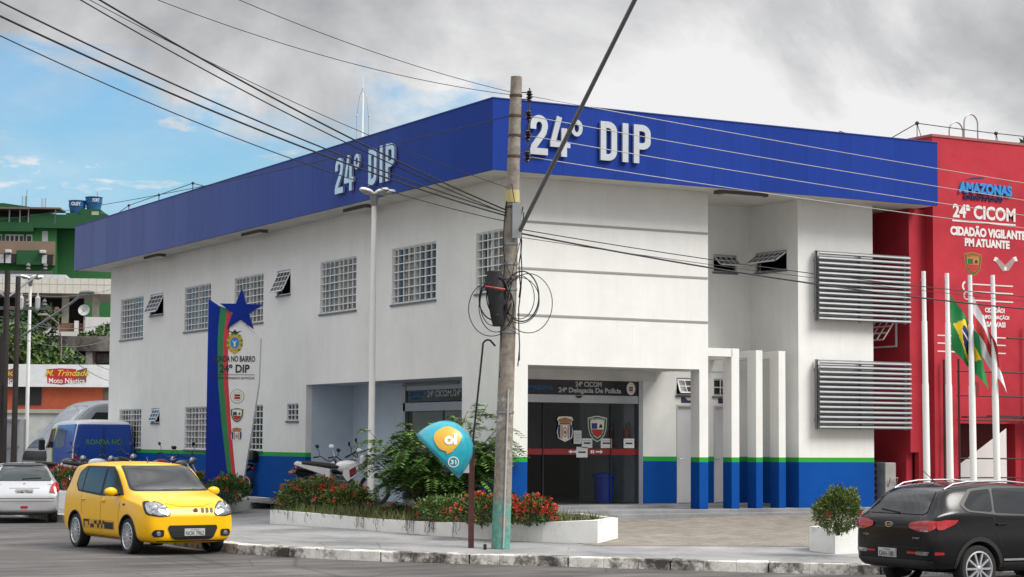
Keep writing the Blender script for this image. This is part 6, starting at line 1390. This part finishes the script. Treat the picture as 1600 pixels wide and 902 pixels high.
mw_ = mat('moto_white', (.75, .75, .74), .3, coat=.5); mk_ = mat('moto_black', (.02, .02, .022), .3, coat=.5); mr_ = mat('moto_red', lin('a01c1c'), .3, coat=.5)
RTa = math.atan2(RT.y, RT.x)
moto('motorcycle', 'white trail motorcycle with maroon tank decal standing before the lobby recess', mw_, (-1.112, 5.856, 0.600), RTa - .12, scale=1.10, dual=True, lean=R(6))
moto('motorcycle', 'black motorcycle just behind the white trail motorcycle', mk_, (-0.437, 7.768, 0.580), RTa + 1.25, scale=1.0, lean=R(7), near=True)
moto('motorcycle', 'dark motorcycle farthest left at the lobby recess corner, handlebar up against the wall', mk_, (-0.597, 8.544, 0.580), RTa + .9, scale=1.0, lean=R(7))
gm = 'motorcycles parked along the left facade'
moto('motorcycle', 'black motorcycle with a top case half hidden behind the totem sign', mk_, (-0.573, 14.593, 0.600), RTa + 2.5, gm, case=True)
moto('motorcycle', 'dark motorcycle with raised mirror just left of the totem sign', mk_, (-1.607, 15.167, 0.600), RTa - .6, gm)
moto('motorcycle', 'red tanked motorcycle behind the yellow car roof', mr_, (-1.756, 16.966, 0.600), RTa + .7, gm)
moto('motorcycle', 'black motorcycle at the far corner of the left facade', mk_, (-2.275, 18.969, 0.600), RTa + .6, gm, scale=1.05)
moto('motorcycle', 'white motorcycle in front of the rear doors of the blue van', mw_, (-2.948, 18.771, 0.600), RTa + .2, gm)
moto('motorcycle', 'black motorcycle with a white cloth over it beside the blue van', mk_, (-3.654, 19.163, 0.600), RTa + .5, gm)
g = MB(); r = random.Random(31); vs = []; 
for j in range(9):
    for i in range(11): vs.append(Vector((-3.781, 18.891, 1.082)) + RT * ((i - 5) * .075) + Z * ((j - 4) * .055 - .1 * ((i - 5) / 5) ** 2 + .04 * math.sin(i * 2 + j)) + FW * (.06 * math.sin(i * 1.7 + j * .9)))
g.add(vs, [(j * 11 + i, j * 11 + i + 1, (j + 1) * 11 + i + 1, (j + 1) * 11 + i) for j in range(8) for i in range(10)]); o = g.build('cloth_cover', mat('cloth_white', (.7, .68, .72), .9), smooth=2); s_ = o.modifiers.new('s', 'SOLIDIFY'); s_.thickness = .02; tag(o, 'crumpled white cloth draped over a parked motorcycle', 'cloth')

# ---------------------------------------------------------------- the far side of the street
CB = V(-19.876, -35.884, 0)
def ff(d, lean=0):                              # facade frame standing d metres off, facing the crossroads
    c, s = math.cos(lean), math.sin(lean); u = RT * c + FW * s; n = -FW * c + RT * s
    return (CB + FW * d, u, Z, n)
def solid(mb, fr, a0, a1, z0, z1, depth, proud=0): mb.ob(fr, a0, a1, z0, z1, -depth, proud)
# shop with white sign board and orange wall
fr = ff(85); sh = thing('shop_building', 'low orange shop with a long white sign board above it', 'shop', (0, 0, 0))
mb = MB(); solid(mb, fr, -28.976, -13.668, 0, 4.300, 9); mb.build('wall', mat('orange_wall', lin('b45a3c'), .8, c2=lin('a04c30'), vs=.8), sh)
mb = MB(); solid(mb, fr, -28.976, -17.058, 4.273, 5.228, .3, .25); sb = mb.build('sign_board', mat('board_white', (.72, .74, .76), .6), sh)
mb = MB(); solid(mb, fr, -21.103, -20.037, 3.519, 4.391 , .1, .04); mb.build('shutter_opening', mat('opening_black', (.01, .01, .011), .6), sh)
mb = MB(); solid(mb, fr, -17.413, -17.167, 3.301, 4.228, .1, .03); mb.build('brown_pier', mat('brown_pier', (.12, .09, .07), .8), sh)
frs = (fr[0] + fr[3] * .25, fr[1], fr[2], fr[3])
for x0 in (73, -36):
    a = lambda px: -21.869 + (px - 73 + x0) * .02734
    zb = 4.737
    mb = MB(); mb.prism([(a(78), zb - .30), (a(76), zb + .28), (a(96), zb + .33), (a(122), zb + .30), (a(122), zb - .25), (a(100), zb - .37)], frs, .004, .008); lg = mb.build('logo_panel', mat('logo_red', lin('b22b30'), .5), sb)
    mb = MB(); mb.prism([(a(118), zb + .20), (a(139), zb + .36), (a(138), zb - .27), (a(118), zb - .32)], frs, .002, .006); mb.build('logo_panel', mat('logo_brown', lin('7a4a44'), .5), sb)
    mb = MB(); mb.text('M. Trindade', frs, a(74), zb + .0, 68 * .02734, .26, .010, .006, .015, .35); mb.build('logo_script', mat('script_gold', lin('d8c02c'), .5), lg)
    mb = MB(); mb.text('Moto Náutica', frs, a(80), zb - .31, 56 * .02734, .22, .010, .006, .01); mb.build('logo_script', white, lg)
# white boundary wall, gate
fr = ff(80); bw = thing('boundary_wall', 'white boundary wall with a grey coping below the orange shop', 'wall')
mb = MB(); solid(mb, fr, -20.377, -14.408, 0, 3.093, .25); mb.build('wall', mat('wall_offwhite', (.52, .54, .52), .8, var=.2), bw)
mb = MB(); solid(mb, fr, -20.428, -14.408, 3.093, 3.221, .35, .08); mb.build('coping', mat('coping_grey', (.40, .37, .32), .8), bw)
mb = MB()
for i in range(3): solid(mb, fr, -19.489, -19.373, 2.513 - i * .36, 2.692 - i * .36, .02, .02)
mb.build('vent_window', dark, bw)
fr = ff(66); gt_ = thing('sliding_gate', 'grey sheet metal gate at the far left of the street', 'gate')
mb = MB(); solid(mb, fr, -18.891, -16.280, .2, 2.652, .06)
mb.build('sheet', mat('gate_sheet', (.42, .43, .45), .55, .2, var=.3, vs=.6), gt_)
mb = MB()
for i in range(14): a = -18.254 + i * .155; solid(mb, fr, a, a + .02, .3, 1.766, 0, .03)
solid(mb, fr, -18.891, -16.238, 1.766, 1.829, 0, .05); solid(mb, fr, -18.891, -16.238, 2.631, 2.715, .02, .05); mb.build('frame', steel, gt_)
mb = MB(); solid(mb, fr, -16.280, -16.110, .1, 2.715, .25, .05); mb.build('pillar', MATS['wall_offwhite'], gt_)
# roof bits between wall and shop
mb = MB(); fr = ff(83); solid(mb, fr, -20.553, -15.215, 3.113, 3.299, 1.6); o = mb.build('lean_to_roof', mat('cement_roof', (.36, .33, .28), .85)); tag(o, 'narrow cement sheet roof in front of the orange wall', 'roof')
# mouldy old house
mould = mat('mould_concrete', (.20, .19, .17), .95, c2=(.03, .03, .03), vs=1.3, bump=.4)
fr = ff(104); oh = thing('old_house', 'mouldy flat-roofed concrete house above the shop sign', 'house')
mb = MB(); solid(mb, fr, -25.419, -18.061, 6.609, 7.379, 6, 1.0); mb.build('roof_slab', mould, oh)
mb = MB(); solid(mb, fr, -24.014, -18.061, 1, 6.609, 5, 0); mb.build('wall', mat('old_wall', (.13, .125, .12), .9, var=.6, vs=1.2), oh)
mb = MB(); solid(mb, fr, -24.014, -23.713, 1, 6.609, 0, .9); solid(mb, fr, -22.075, -21.740, 1, 6.609, 0, .9); mb.build('pillar', mat('pillar_pale', (.32, .31, .29), .9, var=.4), oh)
mb = MB(); solid(mb, fr, -22.409, -21.941, 1, 6.508, .2, .05); mb.build('doorway', dark, oh)
mb = MB(); solid(mb, fr, -21.673, -20.871, 6.040, 6.508, .2, .06); mb.build('window', mat('old_window', (.22, .24, .24), .5, var=.6), oh)
# tiled roof in front of white parapet walls
fr = ff(112); mb = MB(); u = fr[1]; O = fr[0]
pts = [(O + u * -27.519 + Z * 7.713), (O + u * -23.412 + Z * 7.713), (O + u * -24.277 + Z * 8.326 + FW * 4), (O + u * -26.438 + Z * 8.290 + FW * 4)]
mb.add(pts + [p - Z * .2 for p in pts], [(0, 1, 2, 3), (7, 6, 5, 4), (0, 4, 5, 1), (1, 5, 6, 2), (2, 6, 7, 3), (3, 7, 4, 0)]); o = mb.build('tiled_roof', mat('grey_tiles', (.24, .24, .21), .9, var=.3, vs=4)); tag(o, 'grey sloping tiled roof below the white parapet walls', 'roof')
# white terrace building with canopy
fr = ff(122, R(7)); tb_ = thing('terrace_building', 'open terrace building with a long white tiled canopy on columns', 'building')
cream = mat('canopy_tiles', (.60, .58, .52), .7, var=.12, vs=6)
mb = MB(); z1, z0 = 11.996, 11.088
a0, a1 = -36.096 , -22.364
mb.ob(fr, a0, a1, z0 - .35, z1 - .35, -8, 0); mb.build('canopy', cream, tb_)
mb = MB()
for i in range(30): a = a0 + i * (a1 - a0) / 30; mb.ob(fr, a, a + .02, z0 - .35, z1 - .35, 0, .01)
mb.ob(fr, a0, a1, z1 - .72, z1 - .70, 0, .012); mb.build('tile_joint', mat('joint_grey', (.40, .38, .34), .8), tb_)
for px in (53, 112, 158, 4): mb = MB(); a = ((px - 800) * 122 / 3109.46); mb.ob(fr, a - .2, a + .2, 2, z0 - .35, -1.3, -.9); mb.build('column', mat('column_stain', (.46, .43, .36), .85, var=.35, vs=2), tb_)
mb = MB(); mb.ob(fr, -36.096, -26.209, 2, z0 - .36, -4.6, -4.3); mb.build('inner_wall', mat('terrace_dark', (.035, .028, .026), .9, var=.6, vs=.7), tb_)
mb = MB(); mb.ob(fr, -30.211, -27.308, 2, 9.748 - .1, -.6, -.2); mb.ob(fr, -25.817, -22.364, 2, 9.551 - .2, -.6, -.2); mb.ob(fr, -26.366, -26.131, 2, 9.315 - .2, -.6, -.2); mb.build('parapet', mat('parapet_white', (.62, .62, .60), .8, var=.12), tb_)
mb = MB(); mb.ob(fr, -30.290, -27.308, 9.788 - .1, 10.024 - .1, -.8, -.1); mb.ob(fr, -27.308, -25.817, 2, 9.197 - .2, -.9, -.7); mb.build('brick_course', mat('brick_brown', (.24, .13, .09), .9, var=.4, vs=5), tb_)
mb = MB(); mb.ob(fr, -36.489, -29.034, z1 - .3, 12.470 - .2, -7, -3); mb.build('metal_roof', mat('zinc', (.36, .42, .46), .5, .3, var=.25, vs=2), tb_)
mb = MB(); mb.ob(fr, -29.034, -27.229, z1 - .3, 12.510 - .4, -7, -3.2); mb.build('plinth', mat('plinth_grey', (.40, .44, .46), .8, var=.25), tb_)
# green apartment block
gw = mat('green_wall', lin('256b34'), .75, c2=lin('1f5d2c'), vs=.15); gw2 = mat('green_wall_dark', lin('15502a'), .75, c2=lin('124624'), vs=.2)
fr = ff(150, R(4)); gb = thing('apartment_building', 'dark green multi-storey building with brown bands and blue roof tanks', 'building')
D_ = 150
mb = MB(); solid(mb, fr, -46.310, -34.057, 0, 18.501, 14); solid(mb, fr, -34.057, -27.497, 0, 18.501, 14, -1.0); mb.build('wall', gw, gb)
mb = MB(); solid(mb, fr, -46.310, -35.698, 17.380, 18.062, 1, .5); solid(mb, fr, -35.987, -30.150, 17.672, 18.696, 1, .4); mb.build('parapet', gw2, gb)
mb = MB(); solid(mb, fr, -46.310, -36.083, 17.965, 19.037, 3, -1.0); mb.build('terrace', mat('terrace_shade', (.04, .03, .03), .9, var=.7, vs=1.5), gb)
mb = MB(); mb.prism([(-46.310, 19.233), (-46.310, 19.623), (-38.110, 19.623), (-34.829, 19.184), (-34.829, 18.501), (-36.083, 18.501), (-36.083, 19.086)], fr, -5, -.8); mb.build('roof', gw2, gb)
mb = MB(); solid(mb, fr, -46.310, -35.987, 19.013, 19.135, 1, .9); solid(mb, fr, -35.987, -33.720, 19.062, 19.184, 2, .7); mb.build('awning', mat('awning_brown', (.16, .12, .10), .8), gb)
mb = MB()
for px in (22, 38, 51, 92): mb.ob(fr, ((px - 800) * 150 / 3109.46), ((px - 800) * 150 / 3109.46) + .09, 18.013, 19.086, .3, .4)
mb.build('terrace_post', steel, gb)
mb = MB(); solid(mb, fr, -46.310, -34.106, 15.676, 16.649, 1, .6); solid(mb, fr, -35.215, -34.106, 14.899, 15.676, 1, .5); mb.build('band', mat('band_taupe', lin('7d6a5a'), .8, vs=.3), gb)
mb = MB(); solid(mb, fr, -36.855, -34.974, 14.899, 15.968, 1, .62); mb.build('green_panel', gw2, gb)
wf = mat('far_window_frame', (.5, .52, .52), .5)
for x0, x1, y0, y1 in ((-6, 11, 373, 384), (16, 44, 372, 384), (48, 57, 372, 383), (-20, -8, 373, 384)):
    mb = MB(); solid(mb, fr, -38.592 + x0 * .04825, -38.592 + x1 * .04825, 16.601, 17.185, .1, .06); wn = mb.build('window', wf, gb)
    mb = MB(); k = max(1, round((x1 - x0) / 7))
    for i in range(k): a = -38.592 + lerp(x0, x1, i / k) * .04825; mb.ob(fr, a + .07, a + (x1 - x0) / k * .04825 - .05, 16.635, 17.088, .06, .09)
    mb.build('pane', glassd, wn)
mb = MB(); solid(mb, fr, -35.119, -34.684, 16.698, 17.477, .1, .05); mb.build('door', mat('grey_door', (.34, .36, .36), .6), gb)
for x0, x1 in ((-10, 17), (20, 28), (75, 82)):
    mb = MB(); mb.ob(fr, -38.592 + x0 * .04825, -38.592 + x1 * .04825, 14.996, 15.628, .5, .7); mb.build('window', mat('white_shutter', (.50, .50, .52), .6, var=.2), gb)
for x0, x1 in ((17, 20), (29, 35), (84, 91)):
    mb = MB(); mb.ob(fr, -38.592 + x0 * .04825, -38.592 + x1 * .04825, 14.996, 15.628, .5, .65); mb.build('pane', glassd, gb)
for px in (6, 25, 77): mb = MB(); a = -38.592 + px * .04825; mb.ob(fr, a - .25, a + .2, 15.725, 15.968, .6, 1.0); mb.build('air_conditioner', wf, gb, bevel=.05)
mb = MB(); solid(mb, fr, -33.430, -30.970, 18.501, 18.891, 3, -.2); solid(mb, fr, -32.369, -30.874, 18.745, 19.184, 3, -.1); solid(mb, fr, -31.549, -30.391, 18.452, 18.842, 3, .1); mb.build('tank_plinth', gw2, gb)
mb = MB(); mb.ob(fr, -31.501, -30.970, 18.452, 18.989, .1, .14); mb.build('beige_panel', mat('beige_panel', (.42, .42, .32), .8, var=.5, vs=2), gb)
tkb = mat('tank_blue', lin('1f5f96'), .45, var=.2)
for i, (px, py, l, ln) in enumerate(((120.5, 337, 'left of the two blue water tanks on the green roof, lettering on its front', 'OLEY'), (146, 331, 'right of the two blue water tanks on the green roof, standing slightly higher', 'FORT'))):
    o = Vector(fr[0] + fr[1] * (-38.592 + px * .04825) - fr[3] * 1.3 + Z * (2.1 + (686 - py) * .04825)); tk = thing('water_tank', l, 'water tank', o, 0, 'water tanks on the green building'); o2 = V(0, 0, 0)
    mb = MB(); mb.lathe([(.45, 0), (.50, .02), (.60, .50), (.63, .52), (.62, .92), (.64, .95), (.60, .98), (.01, 1.0)], o2, Z, 26); mb.build('body', tkb, tk, smooth=True)
    mb = MB(); mb.lathe([(.63, .93), (.665, .94), (.665, .99), (.55, 1.01), (.01, 1.04)], o2, Z, 26); mb.build('lid', tkb, tk, smooth=True)
    frt = (fr[3] * .625, fr[1], Z, fr[3]); mb = MB(); mb.text(ln, frt, -.35 if i == 0 else .0, .58, .70 if i == 0 else .5, .26, 0, .01, .02); mb.build('lettering', white, tk)
for px, h0, hh, nm in ((36, 323, 15, 'short lattice antenna'), (40, 323, 25, 'tall thin rod antenna'), (66.5, 329, 18, 'right-hand lattice antenna'), (149, 314, 13, 'short rod behind the tanks')):
    a = -38.592 + px * .04825; o = Vector(fr[0] + fr[1] * a - fr[3] * 2 + Z * (2.1 + (686 - h0) * .04825)); rt_ = thing('antenna', nm + ' on the green building roof', 'antenna', o, 0, 'antennas on the green building')
    mb = MB(); H_ = hh * .04825
    if 'lattice' in nm:
        for s_ in (-.14, .14): mb.bar((s_, 0, -.3), (s_, 0, H_), .05)
        for k in range(5): mb.bar((-.14, 0, k * H_ / 5), (.14, 0, k * H_ / 5 + .05), .03)
    else: mb.bar((0, 0, -.3), (0, 0, H_), .05)
    mb.build('mast', steel, rt_)
# dishes
for px, py, d, rr_, l in ((130, 486, 118, .34, 'round white satellite dish on the terrace wall'), (63, 516, 100, .52, 'wide mesh satellite dish above the trees')):
    o = Vector(CB + FW * d + RT * ((px - 800) * d / 3109.5) + Z * (2.1 + (686 - py) * d / 3109.5)); ds = thing('satellite_dish', l, 'satellite dish', o); n_ = (-FW + Z * (.25 if px > 100 else 1.1)).normalized()
    mb = MB(); mb.lathe([(.01, -.12), (rr_ * .5, -.09), (rr_ * .8, -.04), (rr_, .02), (rr_ * .98, .03), (rr_ * .5, -.07), (.01, -.1)], (0, 0, 0), n_, 26); mb.build('reflector', mat('dish_grey', (.42, .42, .42), .6), ds, smooth=True)
    mb = MB(); mb.tube([n_ * -.1, n_ * .5 - Z * .1], .03, 5); mb.tube([n_ * -.1, n_ * -.3 - Z * .5, -Z * 1.2 - n_ * .2], .04, 6); mb.build('mount', steel, ds)
# far trees
def tree(name, label, loc, h, cr, nl, seed, ls=.35, mats=None, trunk=.18, group='trees across the street', squash=.75):
    r = random.Random(seed); root = thing(name, label, 'tree', loc, 0, group); mb = MB(); th = h - cr * squash * 1.1
    mb.tube([(0, 0, -.3), (r.uniform(-.2, .2), 0, th * .5), (r.uniform(-.3, .3), r.uniform(-.3, .3), th + cr * .3)], [trunk, trunk * .8, trunk * .45], 8); lobes = []
    for i in range(8):
        a = r.uniform(0, 6.28); e = V(math.cos(a) * cr * r.uniform(.35, .7), math.sin(a) * cr * r.uniform(.35, .7), th + cr * squash * r.uniform(.0, 1.2)); mb.tube([(0, 0, th * .7), e * .5 + V(0, 0, th * .35), e], [trunk * .5, trunk * .3, trunk * .12], 5); lobes.append((e, cr * r.uniform(.38, .6)))
    mb.build('trunk', barkm, root); mb = MB()
    for i in range(nl):
        c, q = r.choice(lobes); d = rdir(r); p = c + Vector((d.x, d.y, d.z * squash)) * q * r.uniform(.5, 1.0) ** .5 * (1 + .35 * lump(c + d * q, 1.5, seed)); o = (d + rdir(r)).normalized(); n = (d + rdir(r) * .8 + Z * .3).normalized()
        if abs(o.dot(n)) > .93: continue
        mb.mi = r.choice((0, 1, 1, 2)); leafquad(mb, p, o, n, ls * r.uniform(.7, 1.3), ls * .55)
    mb.mi = 0; mb.build('crown', mats or [leafA, leafB, leafC], root, fix=False); return root
tree('leafy_tree', 'broad bright green tree above the shop sign between the dark poles', (7.864, 61.953, 0.000), 5.9, 2.0, 5200, 41, .26)
tree('leafy_tree', 'dark leafy tree directly behind the dark poles at the left', (7.490, 64.448, 0.000), 8.3, 1.7, 4200, 42, .26, [leafB, leafC, leafC])
tree('leafy_tree', 'green tree at the left edge behind the shop sign', (5.771, 61.971, 0.000), 7.0, 2.1, 4200, 43, .28)
tree('leafy_tree', 'dark green bushy tree beside the station wall above the old house', (13.412, 69.166, 0.000), 8.2, 1.6, 3600, 44, .24, [leafA, leafB, leafC])
tree('leafy_tree', 'small dark tree top showing over the red building roof', (33.850, 20.069, 0.000), 13.0, 1.7, 5200, 45, .26, [leafB, leafC, leafC])
# dark poles at the far left
dkp = mat('tarred_pole', (.035, .028, .026), .85, var=.4, vs=5)
def dpole(label, px, d, top, r_, extra=None):
    o = V(*top[:2], .1); root = thing('utility_pole', label, 'utility pole', o, 0, 'dark utility poles at the left edge'); H_ = top[2] - .1
    mb = MB(); mb.tube([(0, 0, 0), (0, 0, H_)], [r_, r_ * .8], 10); mb.build('shaft', dkp, root, smooth=True)
    if extra:
        for zz in (H_ - .05, H_ - 1.1):
            mb = MB(); mb.bar(RT * -2.1 + Z * zz, RT * 1.3 + Z * zz, .07, .09); mb.build('crossarm', mat('arm_grey', (.09, .09, .09), .8), root)
            mb = MB(); 
            for k in (-1.1, -.6, .6, 1.1): mb.lathe([(.03, .05), (.07, .1), (.03, .16), (.07, .2), (.02, .28)], RT * k + Z * zz, Z, 8)
            mb.build('insulator', mat('ins_grey', (.14, .13, .13), .4), root)
        mb = MB(); mb.bar(RT * -.9 + Z * (H_ - .1), Z * (H_ - .8), .05); mb.bar(RT * .9 + Z * (H_ - .1), Z * (H_ - .8), .05)
        for k in (.42, .9): mb.lathe([(.06, -.2), (.08, -.15), (.08, .15), (.03, .22), (.03, .3)], RT * k + Z * (H_ - .95), Z, 8)
        mb.build('fuse', mat('fuse_grey', (.40, .41, .42), .5), root)
        mb = MB(); mb.lathe([(.01, 0), (.40, .02), (.42, .1), (.42, .85), (.38, .95), (.01, 1.0)], RT * -.55 - FW * .3 + Z * (H_ - 4.05), Z, 20); mb.build('transformer', mat('transformer_grey', (.30, .31, .33), .6, var=.3), root, smooth=True)
    return root
dpole('pale weathered utility pole with crossarms and grey transformer at the left edge', 12, 58, (-4.614, 21.984, 6.975), .10, True)
dpole('thick tarred utility pole right of the transformer pole', 28, 55, (-5.144, 18.847, 6.565), .085)
dpole('second tarred pole below the transformer at the far left edge', 7, 60, (-4.164, 24.022, 5.262), .11)
# curved street-lamp arms
for i, (p0, p1, l) in enumerate((((-2.857, 25.584, 5.473), (-1.976, 22.807, 6.499), 'long straight lamp arm with a cobra head reaching over the street'), ((7.440, 57.612, 6.819), (6.335, 57.083, 7.915), 'small curved lamp on a thin grey arm above the old house'))):
    o = Vector(p0); e = Vector(p1) - o; rt_ = thing('street_lamp', l, 'street lamp', o); mb = MB()
    if i == 0: mb.tube([V(0, 0, 0) - e * .2, e * .72, e * .88 + Z * .03, e - RT * .2 ], .035, 6)
    else: mb.tube([V(0, 0, -1.0), V(0, 0, 0), e * .35 + RT * .15 + Z * .35, e * .75 + Z * .32, e], .03, 6)
    mb.build('arm', steel, rt_, smooth=True); mb = MB(); mb.ball(e, .24, .08, .06, 12, 7, Matrix.Rotation(math.atan2(RT.y, RT.x), 3, 'Z')); mb.build('lamp_head', mat('lamp_grey', (.22, .22, .22), .5), rt_, smooth=True)
# low hill and buildings closing the view behind, plain ground
mb = MB(); mb.mi = 0
hv_ = []
for j in range(12):
    for i in range(30):
        x = -300 + i * 25; y = 175 + j * 25; hv_.append((x, y, max(0, j - .5) * 1.1 * (1 + .4 * noise.noise(V(x * .01, y * .01, 2))) + .05))
mb.add(hv_, [(j * 30 + i, j * 30 + i + 1, (j + 1) * 30 + i + 1, (j + 1) * 30 + i) for j in range(11) for i in range(29)])
tag(mb.build('hill', mat('hill_green', (.05, .08, .03), .95, var=.5, vs=.05), smooth=2), kind='structure')
# overhead wires of the far side
for k, (p0, p1, s_) in enumerate((((-4.799, 26.662, 6.359), (4.826, 41.907, 6.731), .5), ((-4.794, 26.659, 6.159), (4.838, 41.900, 6.086), .7), ((-2.516, 25.394, 5.816), (6.241, 45.696, 4.935), .3), ((-2.578, 25.429, 5.475), (6.250, 45.691, 4.477), .3), ((-4.813, 26.670, 6.961), (7.960, 51.605, 8.851), .4))):
    wire(('uppermost thin wire in front of the terrace parapet', 'thin wire crossing just under the terrace parapet', 'upper slanting wire before the old house', 'lower slanting wire before the old house', 'thin wire along the white canopy edge')[k], p0, p1, s_, .012, mat('far_wire', (.12, .12, .12), .6), 'thin wires over the far street')
